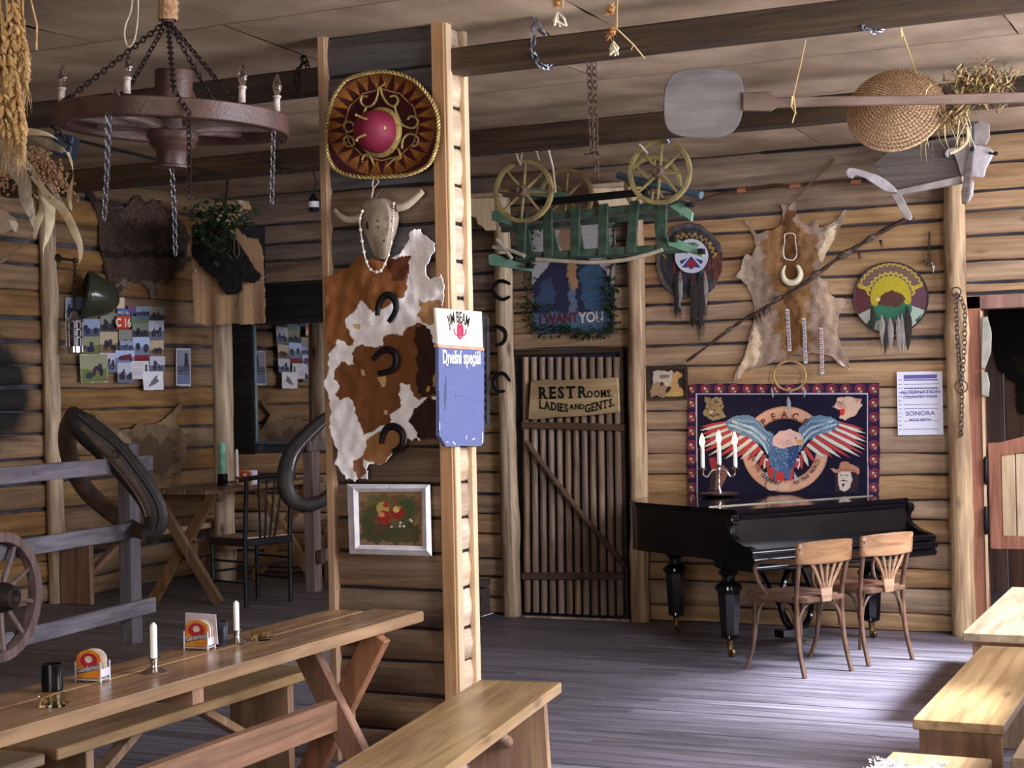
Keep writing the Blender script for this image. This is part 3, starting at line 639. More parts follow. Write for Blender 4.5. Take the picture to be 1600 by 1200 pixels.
# ---- horseshoes
def shoe(P,fn,label,group=None,w=.0115):
    q=spline(P,6); k=len(q); b=MB(); b.tube([fn(x,y) for x,y in q],[w*(.75+.45*math.sin(math.pi*i/(k-1))) for i in range(k)],8,flat=.45,up=V((0,1,0)))
    return tag(b.build('horseshoe',M_iron,smooth=True),label,'horseshoe',group)
g='horseshoes on the cowhide'
shoe([(589,493),(591,476),(598,464),(607,461),(615,466),(619,478),(616,490),(607,503)],lambda x,y:PF(x,y,.075),'black horseshoe at the top of the cowhide, opening downward',g,.014)
shoe([(582,562),(592,551),(604,546),(615,551),(619,562),(615,575),(604,581),(590,583)],lambda x,y:PF(x,y,.075),'black horseshoe in the middle of the cowhide, opening to the left',g,.014)
shoe([(595,693),(598,678),(606,668),(617,667),(627,675),(629,688),(624,699),(613,706)],lambda x,y:PF(x,y,.07),'black horseshoe at the bottom of the cowhide, opening downward left',g,.014)
# ---- apple painting
s=T('apple_painting','small oil painting of red apples in a white wooden frame on the pillar','painting',PF(608,812))
O=[(542,756),(672,757),(675,869),(546,865)]; I=[(560,769),(659,768),(660,853),(562,851)]
def lerpq(Q,t): 
    c=np.mean(Q,0); return [tuple(np.array(p)*(1-t)+c*t) for p in Q]
for i in range(4):
    j=(i+1)%4; b=MB(); mid=[tuple((np.array(O[i])*.45+np.array(I[i])*.55)),tuple((np.array(O[j])*.45+np.array(I[j])*.55))]
    fr=[PF(*O[i],.028),PF(*O[j],.028),PF(*mid[1],.05),PF(*mid[0],.05),PF(*I[j],.034),PF(*I[i],.034)]; bkk=[PF(*O[i],.012),PF(*O[j],.012),PF(*I[j],.012),PF(*I[i],.012)]
    b.add(fr+bkk,[(0,1,2,3),(3,2,4,5),(0,6,7,1),(5,4,8,9),(6,9,8,7),(0,3,5,9,6),(1,7,8,4,2)]); b.build('frame_side',M_white,s)
cv=Canvas(558,766,662,855,(138,106,78),1.3); wp=2.5
for P,c in (([(560,790),(600,772),(650,775),(655,800),(640,830),(600,845),(565,840)],(96,84,52)),([(562,810),(600,820),(650,818),(660,840),(640,850),(566,846)],(62,66,44)),([(566,795),(590,788),(596,810),(580,826),(566,820)],(70,72,44)),([(620,778),(640,780),(648,800),(640,820),(626,812)],(58,80,46)),([(575,776),(595,774),(592,786),(576,790)],(92,96,60)),([(580,822),(600,815),(606,830),(590,838)],(84,62,40))): cv.poly(P,c,.85,wp,5)
cv.circ(598,794,10,(176,156,80),10); cv.circ(603,789,5,(170,50,40),4); cv.circ(600,809,11.5,(150,50,42),11); cv.circ(596,804,5,(214,140,96),4); cv.circ(622,801,11,(142,46,38),11); cv.circ(619,796,5,(216,178,100),5); cv.circ(624,793,3,(150,150,80),2); cv.circ(617,783,2.5,(160,50,48))
for x,y in ((626,817),(631,822),(625,822),(643,814),(641,812),(612,823)): cv.circ(x,y,2,(206,206,186))
cv.line([(590,826),(612,822),(640,828),(658,833)],1,(96,84,70)); cv.line([(566,800),(585,790)],1,(80,60,44)); cv.grain(.1,1)
cv.mesh(lambda x,y:PF(x,y,.03),I,.004).build('canvas',M_paint,s)
b=MB(); b.sph(PF(609,762,.05),.003,6,4); b.build('nail',M_iron,s)
# ---- chalkboard on the right side of the pillar (faces the windows)
xs=PX1+.035; CB=lambda x,y,o=0: onX(xs+o,x,y)
s=T('menu_chalkboard','menu chalkboard with a cream header on the right side of the pillar','chalkboard',CB(720,600))
MB().prism([CB(x,y) for x,y in ((681,481),(753,487),(755,543),(685,538))],(-.014,0,0)).build('header_panel',M_cream,s,bev=.002)
MB().prism([CB(x,y,.002) for x,y in ((684,538),(756,543),(757,548),(685,543))],(-.02,0,0)).build('ledge',mat('pink_wood',(206,150,120),.5),s)
cv=Canvas(683,541,759,700,(92,98,138),1.2); cv.poly([(697,583),(694,605),(693,625),(695,645),(698,620),(698,600)],(70,74,104)); cv.line([(697,570),(723,568)],3.2,(66,70,104),.7); cv.line([(696,572),(706,575)],3.5,(84,88,124),.7); cv.line([(712,617),(712,624)],1.2,(60,62,90)); cv.line([(716,618),(723,619)],1,(80,84,110))
for x,y in ((699,570),(740,571)): cv.circ(x,y,1.6,(230,230,240))
for P in ([(687,660),(687,672)],[(729,680),(729,686)],[(738,687),(742,685)],[(754,676),(754,692)],[(698,690),(700,691)],[(708,690),(711,694)]): cv.line(P,1.3,(214,214,232))
cv.grain(.05,2)
cv.mesh(CB,[(685,543),(757,548),(757,690),(752,697),(697,698),(686,680)],.016,V((-1,0,0))).build('slate',M_print,s)
UY=V((0,1,0))
M_chalk=mat('chalk',(236,236,246),.9)
text('JIM BEAM',s,M_black,CB(717,504,.001),UY,SZ,.07,bold=.001,sx=.68,arc=.22)
text('Dnešní speciál',s,M_chalk,CB(722,568,.002),UY+V((0,0,-.0)),SZ,.083,bold=.0018,sx=.78)
b=MB(); c=CB(719,517,.002)
for r0 in (.03,.02): b.tube([c+V((0,r0*.9*math.cos(a),r0*1.15*math.sin(a))) for a in [2*math.pi*i/16 for i in range(16)]],.004,5,closed=True)
b.sph(c,(.003,.012,.018)); 
for sg in(-1,1): b.tube([c+V((0,sg*.035,-.02)),c+V((0,sg*.055,-.01)),c+V((0,sg*.06,.01))],.003,4)
b.build('seal_emblem',mat('red_seal',(190,60,90),.7),s)
# ============================================================ things on the back wall
NY=V((0,-1,0))
def sheet(cv,fn,ol,name,m,lab,cat,th=.003,par=None,group=None,**k):
    o=cv.mesh(fn,ol,th).build(name,m,par,**k)
    return tag(o,lab,cat,group) if par is None else o
# ---- framed print behind the chalkboard
s=T('framed_print','tall framed print of triangles half hidden behind the chalkboard','picture',BW(735,580))
cv=Canvas(700,494,765,668,(128,128,142)); 
for i in range(9): cv.poly([(752,540+i*13),(759,545+i*13),(760,552+i*13),(752,552+i*13)],(66,64,74)); cv.poly([(712,520+i*15),(735,526+i*15),(720,531+i*15)],(90,90,104))
sheet(cv,lambda x,y:BW(x,y,.045),[(704,498),(761,498),(761,664),(704,664)],'print',M_print,0,0,par=s)
for a,c in (((702,496),(763,496)),((763,496),(763,666)),((763,666),(702,666)),((702,666),(702,496))): MB().bar(BW(*a,.05),BW(*c,.05),.016,.02).build('frame_side',mat('grey_frame',(150,146,150),.5),s)
# ---- horseshoes on the post
g='horseshoes on the peeled post'; PS=lambda x,y:BW(x,y,.16)
shoe([(797,463),(786,468),(775,462),(771,452),(776,442),(786,439),(797,444)],PS,'rusty horseshoe on the post left of the restroom door, uppermost of three',g,.0135)
shoe([(766,520),(771,512),(780,511),(789,518),(790,528),(784,537),(774,539)],PS,'rusty horseshoe on the post left of the restroom door, middle one, opening to the left',g,.0135)
shoe([(797,596),(789,585),(780,584),(772,592),(772,603),(778,611),(789,611)],PS,'rusty horseshoe on the post left of the restroom door, lowest of three',g,.0135)
# ---- sign on the pole door
s=T('restroom_sign','yellow plank sign for the restrooms nailed on the pole door','sign',BW(895,620,.1))
Q=[(829,596),(850,593),(880,594),(910,592),(940,591),(965,589),(968,644),(940,647),(900,651),(870,652),(840,655),(825,655)]
M_sign=wood('sign_plank',(196,160,96),(168,128,72),'X',.5,1,.2,.05,bump=.1)
MB().prism([BW(x,y,.135) for x,y in Q],(0,.02,0)).build('plank',M_sign,s,bev=.004)
sg=BW(895,620,.1355).y-0; o=lambda x,y: BW(x,y,.137)
slab('REST',s,M_black,o(872,622),SX+SZ*.005,SZ,.118,.92,.0042,.13); slab('R',s,M_black,o(912,621),SX,SZ,.118,.95,.003); slab('OOMS.',s,M_black,o(938,620.5),SX+SZ*.02,SZ,.07,.85,.002)
slab('LADIES',s,M_black,o(866,641),SX-SZ*.14,SZ,.082,.8,.0025,.08); slab('AND',s,M_black,o(902,639),SX,SZ,.05,1,.002); slab('GENTS.',s,M_black,o(938,639.5),SX+SZ*.2,SZ,.082,.8,.0025,.08)
# ---- recruiting poster: generic figure, words kept
s=T('wall_poster','large poster in blue and grey wreathed with ivy above the restroom door','poster',BW(896,430,.04))
cv=Canvas(828,340,964,524,(186,180,182))
cv.poly([(830,524),(830,450),(846,425),(866,406),(882,395),(905,395),(925,404),(945,425),(962,455),(962,524)],(48,50,74),1,1.5,6)
cv.poly([(905,420),(925,405),(950,430),(955,470),(930,490),(912,480)],(72,100,128),.8,2,5); cv.poly([(835,470),(850,440),(862,430),(868,470),(850,495)],(70,84,116),.8,2,5)
cv.circ(886,374,14,(164,128,104),19); cv.poly([(862,360),(910,360),(903,349),(901,343),(871,343),(869,349)],(128,104,80)); cv.poly([(884,398),(898,396),(903,450),(896,458),(888,440)],(176,132,96),1,1.2,4); cv.poly([(888,440),(900,458),(902,500),(890,505)],(108,122,150),.8,1.5,4)
cv.poly([(830,490),(962,488),(962,524),(830,524)],(84,108,134),.9,2,6); cv.grain(.08,1)
sheet(cv,lambda x,y:BW(x,y,.04),[(829,341),(963,342),(959,522),(832,521)],'poster_sheet',M_print,0,0,par=s)
text('I WANT',s,mat('dark_red_ink',(110,30,44),.7),BW(873,505,.042),SX+SZ*.03,SZ,.1,bold=.003,sx=.86); text('YOU',s,mat('white_ink',(226,216,210),.7),BW(924,503,.042),SX+SZ*.03,SZ,.105,bold=.003,sx=.86)
M_leaf=mat('ivy_leaf',(62,78,46),.5,c2=(30,44,28),sc=30,var=.2); M_stem=mat('stem',(70,54,38),.8)
def leaves(pts,n,spread,size,name,fn,m=M_leaf):
    """many small folded leaves along a line, with the stem"""
    b=MB(); q=spline(pts,6); st=MB(); st.tube([fn(x,y,.0) for x,y in q],.003,5)
    for i in range(n):
        x,y=random.choice(q); p=fn(x+random.gauss(0,spread),y+random.gauss(0,spread),ru(0,.05)); d=V((ru(-1,1),ru(-.8,.1),ru(-1,.6))).normalized(); w=basis(d)[0]; l=size*ru(.6,1.3); nn=basis(d)[1]
        b.add([p,p+d*l*.4+w*l*.34+nn*l*.06,p+d*l,p+d*l*.4-w*l*.34+nn*l*.06],[(0,1,2),(0,2,3)])
    return b,st
s=T('ivy_garland','dark ivy garland hung round the edge of the blue poster','garland',BW(896,520,.05))
fn=lambda x,y,o:BW(x,y,.05+o)
b,st=leaves([(836,346),(828,380),(829,420),(824,460),(826,495),(836,512),(860,516),(885,514),(905,522),(925,516),(950,518),(957,500),(951,470),(953,440),(957,400),(960,350)],520,5.5,.045,'',fn)
b2,st2=leaves([(832,474),(850,482),(866,478)],50,3,.035,'',fn); b.add(b2.v,b2.f); b.build('ivy_leaves',M_leaf,s,kind='stuff'); st.build('ivy_stem',M_stem,s)
# ---- beaded rosette shield with feathers
def feather(b,p,L,w,lean,n=7):
    d=V((lean,-.05,-1)).normalized(); x=V((1,0,0)); 
    vs=[];ws=[.15,.7,1,.95,.8,.5,.08]
    for i in range(n):
        t=i/(n-1); c=p+d*(L*t)+V((.01*math.sin(t*3+lean*9),-.012*math.sin(t*3.1),0)); vs+=[c-x*w*ws[i],c+V((0,-.004,0)),c+x*w*ws[i]]
    fs=[]
    for i in range(n-1):
        for j in (0,1): fs.append((i*3+j,i*3+j+1,i*3+j+4,i*3+j+3))
    return b.add(vs,fs)
def zig(cv,cx,cy,r,a0,a1,n,amp,w,c):
    P=[(cx+(r+(amp if i%2 else -amp))*math.cos(a0+(a1-a0)*i/n),cy+(r+(amp if i%2 else -amp))*math.sin(a0+(a1-a0)*i/n)) for i in range(n+1)]; cv.line(P,w,c)
s=T('feathered_shield','round hide shield with a white and blue beaded rosette, half behind the green cart','shield',BW(1078,410))
cx,cy_=1077,408; cv=Canvas(1020,344,1134,474,(70,62,62),1.2)
cv.circ(cx,cy_,52,(92,84,84),59); cv.circ(cx,cy_,46,(64,58,62),53); cv.poly([(1077,408),(1135,392),(1135,425),(1120,440)],(92,52,46),.9); zig(cv,cx,cy_,41,math.pi*1.05,math.pi*1.95,26,3.5,2.2,(160,128,52)); cv.circ(cx,cy_+8,34,(62,60,72),30,.8); cv.grain(.14,1)
sheet(cv,lambda x,y:BW(x,y,.05+.01*noise.noise(V((x*.1,y*.1,0)))),rough_edge([(cx+52*math.cos(a),cy_+60*math.sin(a)) for a in [2*math.pi*i/40 for i in range(40)]],1.6,6,3),'hide_disc',M_fur,0,0,.01,s)
cv=Canvas(1052,372,1108,430,(206,206,218),1.6); x0_,y0_=1080,400; cv.circ(x0_,y0_,20,(206,206,216),21)
for i in range(12):
    a=2*math.pi*i/12; cv.poly([(x0_+6*math.cos(a),y0_+6*math.sin(a)),(x0_+20*math.cos(a-.16),y0_+21*math.sin(a-.16)),(x0_+20*math.cos(a+.16),y0_+21*math.sin(a+.16))],(54,66,140) if i%2 else (206,206,216))
cv.poly([(x0_,y0_),(x0_-15,y0_+18),(x0_+15,y0_+18)],(52,60,132)); cv.poly([(x0_-9,y0_+17),(x0_+9,y0_+17),(x0_+5,y0_+7),(x0_-5,y0_+7)],(150,50,62)); cv.poly([(x0_,y0_-4),(x0_-12,y0_-18),(x0_+12,y0_-18)],(60,70,144))
sheet(cv,lambda x,y:BW(x,y,.085),[(x0_+26*math.cos(a),y0_+27*math.sin(a)) for a in [2*math.pi*i/40 for i in range(40)]],'rosette',M_weave,0,0,.012,s)
M_fd=mat('dark_plume',(54,46,44),.9,sc=20); M_fl=mat('pale_feather',(150,142,138),.8,sc=20); M_rb=mat('red_beads',(166,48,48),.4)
for x,y,L,w,ln,m in ((1056,423,.3,.018,.03,M_fd),(1063,424,.26,.02,-.05,M_fl),(1082,428,.36,.03,.02,M_fd),(1092,426,.42,.03,.03,M_fd),(1100,424,.26,.016,.06,M_fl),(1098,440,.3,.022,-.08,M_fd)):
    feather(MB(),BW(x,y,.08),L,w,ln).build('feather',m,s,smooth=True)
b=MB()
for x,y0,y1 in ((1058,440,485),(1083,450,500),(1094,450,520),(1099,440,490)): strands(b,130,lambda:BW(x+ru(-5,5),ru(y0,y1),.085),lambda p:V((ru(-.35,.35),ru(-.3,0),-1)),.09,.0022)
b.build('plume_hair',M_fd,s,kind='stuff')
for x,y in ((1054,410),(1064,424),(1081,428),(1100,420),(1108,406)):
    b=MB()
    for k in range(6): b.sph(BW(x,y+k*3.2,.1),.005,6,4)
    b.build('bead_drop',M_rb,s,kind='stuff')
# ---- buffalo shield
s=T('buffalo_shield','round painted shield with a brown buffalo on yellow and hanging feathers','shield',BW(1392,468))
cx,cy_=1392,466; cv=Canvas(1330,404,1456,530,(110,88,78),1.2)
cv.poly([(1392,466),(1330,440),(1330,505),(1350,515)],(92,52,54)); cv.poly([(1392,466),(1456,432),(1456,500),(1436,510)],(98,66,76)); cv.poly([(1392,466),(1340,492),(1345,525),(1380,530)],(178,182,168)); cv.poly([(1392,466),(1445,485),(1430,530),(1405,530)],(170,184,168))
cv.poly([(1352,508),(1360,498),(1364,515)],(46,92,72)); cv.poly([(1430,500),(1440,490),(1434,508)],(46,92,72))
zig(cv,cx,cy_,53,math.pi*1.1,math.pi*1.88,30,2,2,(186,160,56)); zig(cv,cx,cy_-3,36,math.pi*1.02,math.pi*1.98,26,2,2.4,(190,166,60)); zig(cv,cx,cy_,45,math.pi*1.1,math.pi*1.14,4,9,2,(186,160,56)); zig(cv,cx,cy_,45,math.pi*1.85,math.pi*1.89,4,9,2,(186,160,56))
cv.circ(cx,cy_-2,32,(176,156,46),33); cv.poly([(1360,478),(1375,474),(1390,476),(1410,472),(1425,476),(1420,500),(1364,500)],(52,106,82),1,1.2,4); cv.poly([(1372,476),(1376,462),(1384,456),(1396,454),(1408,458),(1414,468),(1412,476),(1398,480),(1384,478)],(84,54,44),1,.8,3); cv.circ(1372,468,2.5,(220,200,160)); cv.grain(.1,1)
sheet(cv,lambda x,y:BW(x,y,.05+.012*(1-((x-cx)**2+(y-cy_)**2)/3400)),rough_edge([(cx+58*math.cos(a),cy_+56*math.sin(a)) for a in [2*math.pi*i/48 for i in range(48)]],.6,6,3),'painted_disc',M_paint,0,0,.01,s,smooth=True,ang=2)
b=MB(); b.tube([BW(cx+58*math.cos(a),cy_+56*math.sin(a),.05) for a in [2*math.pi*i/48 for i in range(48)]],.006,6,closed=True); b.build('rim',mat('leather_rim',(72,52,50),.7),s,smooth=True)
for x,y,L,w,ln,m in ((1362,478,.18,.02,.02,M_fd),(1378,492,.2,.022,-.04,M_fl),(1390,496,.22,.02,.0,M_fl),(1384,494,.26,.016,-.06,M_fd),(1402,494,.25,.022,.05,M_fl),(1417,478,.3,.026,.0,M_fd),(1408,490,.28,.016,.02,M_fl)):
    feather(MB(),BW(x,y,.085),L,w,ln).build('feather',m,s,smooth=True)
# ---- big tan hide
ol=[(1158,335),(1167,346),(1176,357),(1182,366),(1196,360),(1210,358),(1220,350),(1223,335),(1219,318),(1227,319),(1231,322),(1236,318),(1242,316),(1244,332),(1249,344),(1258,351),(1267,353),(1268,344),(1276,342),(1280,355),(1296,350),(1308,343),(1316,330),(1322,327),(1323,333),(1315,350),(1306,370),(1296,386),(1288,404),(1283,416),(1276,424),(1281,432),(1292,440),(1294,458),(1305,464),(1316,465),(1328,473),(1318,479),(1312,490),(1309,505),(1308,520),(1315,540),(1325,560),(1329,580),(1321,573),(1310,570),(1301,558),(1285,554),(1268,552),(1255,557),(1240,553),(1217,562),(1195,571),(1178,575),(1164,581),(1155,592),(1145,598),(1147,583),(1158,566),(1166,545),(1171,520),(1178,500),(1178,482),(1174,464),(1166,446),(1157,437),(1146,434),(1157,421),(1160,405),(1164,396),(1175,399),(1180,385),(1177,368),(1168,355)]
cf=lambda x,y: BW(x,y,.055+.03*noise.noise(V((x*.02,y*.02,5)))+.012*noise.noise(V((x*.07,y*.07,2))))
pt=[([(1200,355),(1250,350),(1280,380),(1272,430),(1262,480),(1268,545),(1230,555),(1210,520),(1215,460),(1195,420),(1190,380)],(142,104,68),4),([(1226,325),(1240,325),(1250,380),(1245,460),(1258,540),(1232,548),(1228,470),(1222,400)],(106,70,42),3),([(1290,360),(1310,350),(1300,385),(1285,410),(1278,405)],(206,184,150),2),([(1160,400),(1178,402),(1176,440),(1150,434)],(176,154,134),2),([(1282,435),(1328,470),(1310,500),(1312,545),(1290,500),(1275,460)],(172,146,122),2.5),([(1150,590),(1170,540),(1182,500),(1190,540),(1180,570)],(204,178,150),2),([(1310,560),(1330,580),(1316,572)],(214,200,190),1)]
tag(hide(ol,(152,128,112),pt,(1140,312,1332,600),cf,9,.8,1.2,.14).build('tan_hide',M_fur,smooth=True,ang=3),'large tan animal hide with four pointed legs stretched on the wall above the tapestry','hide')
b=MB(); q=spline([(1227,366),(1241,366),(1243,380),(1245,397),(1241,405),(1233,406),(1226,403),(1224,392),(1226,378)],6,True)
for x,y in q: b.sph(BW(x,y,.1),.0055,6,4)
tag(b.build('bead_necklace',mat('white_beads',(226,212,196),.4),smooth=True),'small loop of white beads hung on the neck of the tan hide','necklace')
b=MB(); q=spline([(1227,415),(1223,425),(1226,437),(1235,442),(1246,439),(1251,428),(1247,417),(1244,415)],5); k=len(q)
b.tube([BW(x,y,.1) for x,y in q],[.007+.017*math.sin(math.pi*i/(k-1))**1.2 for i in range(k)],10); tag(b.build('tusk_ring',mat('ivory',(228,218,186),.35),smooth=True),'curved pair of white boar tusks on the tan hide','tusk')
for x0_,y0_,x1,y1,cc,lb in ((1230,483,1234,549,(70,70,90),'leftmost beaded strip on the tan hide, grey and white'),(1256,497,1259,568,(80,84,110),'middle beaded strip on the tan hide, blue grey and white'),(1283,512,1285,585,(160,60,70),'rightmost beaded strip on the tan hide, white and red')):
    cv=Canvas(x0_-3,y0_,x1+3,y1,(206,196,196),2.4)
    for i in range(9):
        yy=y0_+4+i*(y1-y0_-6)/9; cx=x0_+(x1-x0_)*i/9; cv.line([(cx-1.5,yy),(cx+1.5,yy)],1.7,cc); cv.line([(cx-1.6,yy+3),(cx+1.6,yy+4.5)],1,(60,50,60)); cv.line([(cx+1,yy+1),(cx-1,yy+5)],.8,cc)
    sheet(cv,lambda x,y:BW(x,y,.098),[(x0_-2.7,y0_),(x0_+2.7,y0_),(x1+2.7,y1),(x1-2.7,y1)],'beaded_strip',M_weave,lb,'strip',.006,group='beaded strips on the tan hide')
# ---- spear, bow, arrow
s=T('wrapped_spear','long dark stick with fur wrappings slanting across the tan hide','spear',BW(1250,450,.12))
q=spline([(1073,565),(1140,515),(1170,495),(1215,470),(1265,437),(1312,402),(1345,382),(1385,358),(1427,338)],6); k=len(q)
M_stk=mat('dark_stick',(78,54,48),.6,sc=30,c2=(40,28,28),bump=.3); MB().tube([BW(x,y,.115) for x,y in q],[.009+.007*(i/k)+.003*math.sin(i*1.7) for i in range(k)],9).build('shaft',M_stk,s,smooth=True)
for x0_,y0_,x1,y1,r in ((1312,402,1330,391,.026),(1355,376,1368,368,.024),(1135,518,1145,512,.017),(1268,432,1282,424,.022),(1210,470,1222,463,.017)): MB().tube([BW(x0_+(x1-x0_)*t,y0_+(y1-y0_)*t,.115) for t in (0,.3,.7,1)],[r*.8,r,r*.9,r*.7],9).build('wrapping',mat('fur_wrap',(112,94,84),.9,sc=60,c2=(58,46,42),bump=.7,bsc=90),s,smooth=True)
b=MB()
for x,y in ((1180,492),(1192,485),(1200,480),(1342,395),(1375,375),(1186,489)): strands(b,12,lambda:BW(x+ru(-3,3),y,.12),lambda p:V((ru(-.4,.4),-.1,-1)),.06,.003)
b.build('fringe',M_stk,s,kind='stuff')
s=T('hunting_bow','dark wooden bow hung flat on the wall between cart and sled','bow',BW(1230,290,.07))
q=spline([(1086,316),(1120,304),(1157,297),(1210,289),(1240,291),(1274,286),(1322,283),(1367,287)],6); k=len(q)
b=MB(); b.tube([BW(x,y,.07) for x,y in q],[.006+.011*math.sin(math.pi*i/(k-1)) for i in range(k)],8,flat=.6); b.build('limb',mat('bow_wood',(92,58,42),.5,sc=8),s,smooth=True)
for a,c in (((1152,298),(1165,296)),((1234,291),(1252,290)),((1330,284),(1345,284))): MB().tube([BW(*a,.07),BW(*c,.07)],.017,8).build('binding',mat('orange_binding',(166,104,72),.7),s)
b=MB(); b.bar(BW(1240,313,.09),BW(1300,252,.09),.009,.009); b.bar(BW(1293,262,.09),BW(1302,248,.09),.02,.004,NY); tag(b.build('arrow',mat('arrow_wood',(116,86,66),.6)),'thin arrow slanting across the bow above the tan hide','arrow')
# ---- tooth necklace, chain on the post
b=MB()
for i in range(16):
    for dx in (-1.3,1.3): b.sph(BW(1452+dx*(.5+.06*i),363+i*3,.055),.0058,6,4)
for x,y in ((1446,408),(1451,413),(1457,414)): b.sph(BW(x,y,.06),.013,7,5)
tag(b.build('bead_string',mat('olive_beads',(70,66,48),.4)),'short hanging string of dark beads beside the thick post','necklace')
b=MB(); b.tube([BW(1456,412,.06),BW(1459,418,.065),BW(1458,426,.06)],[.011,.008,.001],7); tag(b.build('tooth_pendant',mat('tooth',(230,226,214),.3)),'white tooth hanging from the short string of dark beads','pendant')
PC=lambda x,y:BW(x,y,.175); M_chr=mat('rust_chain',(94,76,66),.55,.6)
b=MB(); chain(b,[PC(1494,460),PC(1496,520),PC(1499,560),PC(1502,600)],.04,.026,.0045); chain(b,[PC(1494,458),PC(1502,468),PC(1508,485),PC(1507,540),PC(1503,600),PC(1503,640),PC(1502,680)],.04,.026,.0045)
for x,y,r in ((1494,456,.03),(1502,604,.04)): b.tube([PC(x,y)+V((r*math.cos(a),0,r*math.sin(a))) for a in [2*math.pi*i/14 for i in range(14)]],.0045,5,closed=True)
b.bar(PC(1503,676),PC(1500,684),.012,.012); tag(b.build('chain',M_chr),'rusty chain with rings hung down the thick peeled post','chain')
# ---- notices
s=T('concert_notice','white printed notice pinned beside the tapestry','notice',BW(1437,630))
MB().prism([BW(x,y,.045) for x,y in ((1401,581),(1472,580),(1474,679),(1403,680))],(0,.003,0)).build('paper',mat('white_paper',(232,230,246),.8,var=.02),s)
M_pur=mat('violet_ink',(116,104,170),.8); b=MB()
for i in range(13):
    y=594+i*6.4
    if i not in (5,8,9,11): b.bar(BW(1412,y,.0455),BW(1466,y-.6,.0455),.0005,.008 if i in(0,2) else .0035)
    b.bar(BW(1404,y,.0455),BW(1409,y,.0455),.0005,.004)
b.build('printed_lines',M_pur,s,kind='stuff')
for t,x,y,z in (('ALTERNATION',1438,615,.033),('COUNTRY FOLK',1438,622,.026),('SONORA',1438,649,.04),('ROCK SHOW',1438,657,.02)): text(t,s,M_pur,BW(x,y,.0465),SX+SZ*.01,SZ,z,bold=.0006,sx=1.15)
b=MB(); b.bar(BW(1412,589,.0455),BW(1464,588,.0455),.0006,.026); b.build('headline',M_pur,s)
s=T('small_picture','small dark framed western print left of the tapestry','picture',BW(1042,600))
cv=Canvas(1012,575,1073,623,(50,42,42),1.4); cv.poly([(1019,580),(1050,579),(1052,602),(1022,603)],(196,176,160),1,1,4); cv.poly([(1030,586),(1046,585),(1046,590),(1032,592)],(130,112,104)); cv.poly([(1050,585),(1062,580),(1068,586),(1058,592),(1062,603),(1068,612),(1052,616),(1040,618),(1048,606)],(186,146,92),1,1,3); cv.poly([(1018,600),(1036,596),(1042,608),(1040,620),(1016,619)],(160,130,100),1,1.2,3); cv.circ(1034,600,3,(70,56,50)); cv.poly([(1040,616),(1068,610),(1068,619),(1042,620)],(190,160,90)); cv.grain(.12,1)
sheet(cv,lambda x,y:BW(x,y,.05),[(1014,577),(1070,576),(1071,621),(1015,622)],'print',M_print,0,0,par=s)
for a,c in (((1012,575),(1072,574)),((1072,574),(1073,623)),((1073,623),(1014,624)),((1014,624),(1012,575))): MB().bar(BW(*a,.055),BW(*c,.055),.014,.02).build('frame_side',M_beam,s)
# ---- dreamcatcher ring
s=T('dreamcatcher','wicker ring with small feathers hanging over the top of the tapestry','dreamcatcher',BW(1234,590,.1))
b=MB(); b.tube([BW(1234+25*math.cos(a),587+23*math.sin(a),.11+.006*math.sin(5*a)) for a in [2*math.pi*i/36 for i in range(36)]],.008,7,closed=True); b.build('ring',mat('wicker',(176,140,92),.6),s,smooth=True)
b=MB(); 
for a,c in (((1232,563),(1231,552)),((1231,610),(1231,622)),((1211,596),(1207,612)),((1257,594),(1256,608))): b.tube([BW(*a,.11),BW(*c,.11)],.0025,4)
b.build('cord',M_stem,s,kind='stuff')
for x,y,L,w,ln in ((1231,620,.11,.014,0),(1207,606,.07,.007,-.1),(1256,603,.08,.008,-.05)): feather(MB(),BW(x,y,.11),L,w,ln).build('feather',mat('grey_feather',(156,154,166),.8),s,smooth=True)
# ---- eagle tapestry
Tq=lambda P:[(1060+x/4.706,580+y/4.706) for x,y in P]
cv=Canvas(1072,596,1378,796,(40,30,62),1.3); red=(178,64,62); wht=(206,196,186); navy=(25,21,42); blu=(96,124,150)
for i in range(14):
    for (x,y) in ([(1081+i*21.9,608)]+[(1081,608+i*22),(1366,608+i*22)]):
        cv.circ(x,y,8.6,(140,44,58),8.2); cv.circ(x+1,y+1,7,(66,34,56),6.6); cv.circ(x,y+1,5.4,(122,66,62),5); cv.circ(x-1.5,y-1,1.8,(196,176,170),2.2); cv.circ(x+1.6,y+4,1.5,(190,170,160))
cv.poly([(1087,615),(1356,614),(1357,800),(1089,800)],(186,176,196)); cv.poly([(1089,616.5),(1354.5,616),(1355.5,800),(1090.5,800)],navy)
rx0,ry0=1226.8,702; cv.circ(rx0,ry0,67.5,(196,144,118),67); cv.circ(rx0,ry0,65,(206,158,132),64.5); cv.circ(rx0,ry0,50.5,(168,116,98),50); cv.circ(rx0,ry0,48.5,navy,48)
def fan(base,tips,n,w0):
    bs=spline(base,8); ts=spline(tips,8)
    for i in range(n):
        p=bs[int(i*(len(bs)-1)/(n-1))]; q=ts[int(i*(len(ts)-1)/(n-1))]; c=(red,wht)[i%2]; dx,dy=q[0]-p[0],q[1]-p[1]; L=math.hypot(dx,dy); nx,ny=-dy/L*w0,dx/L*w0; m=(p[0]+dx*.6,p[1]+dy*.6)
        cv.poly([(p[0]-nx,p[1]-ny),(m[0]-nx,m[1]-ny),q,(m[0]+nx,m[1]+ny),(p[0]+nx,p[1]+ny)],(52,36,62)); nx*=.82;ny*=.82
        cv.poly([(p[0]-nx,p[1]-ny),(m[0]-nx,m[1]-ny),q,(m[0]+nx,m[1]+ny),(p[0]+nx,p[1]+ny)],c)
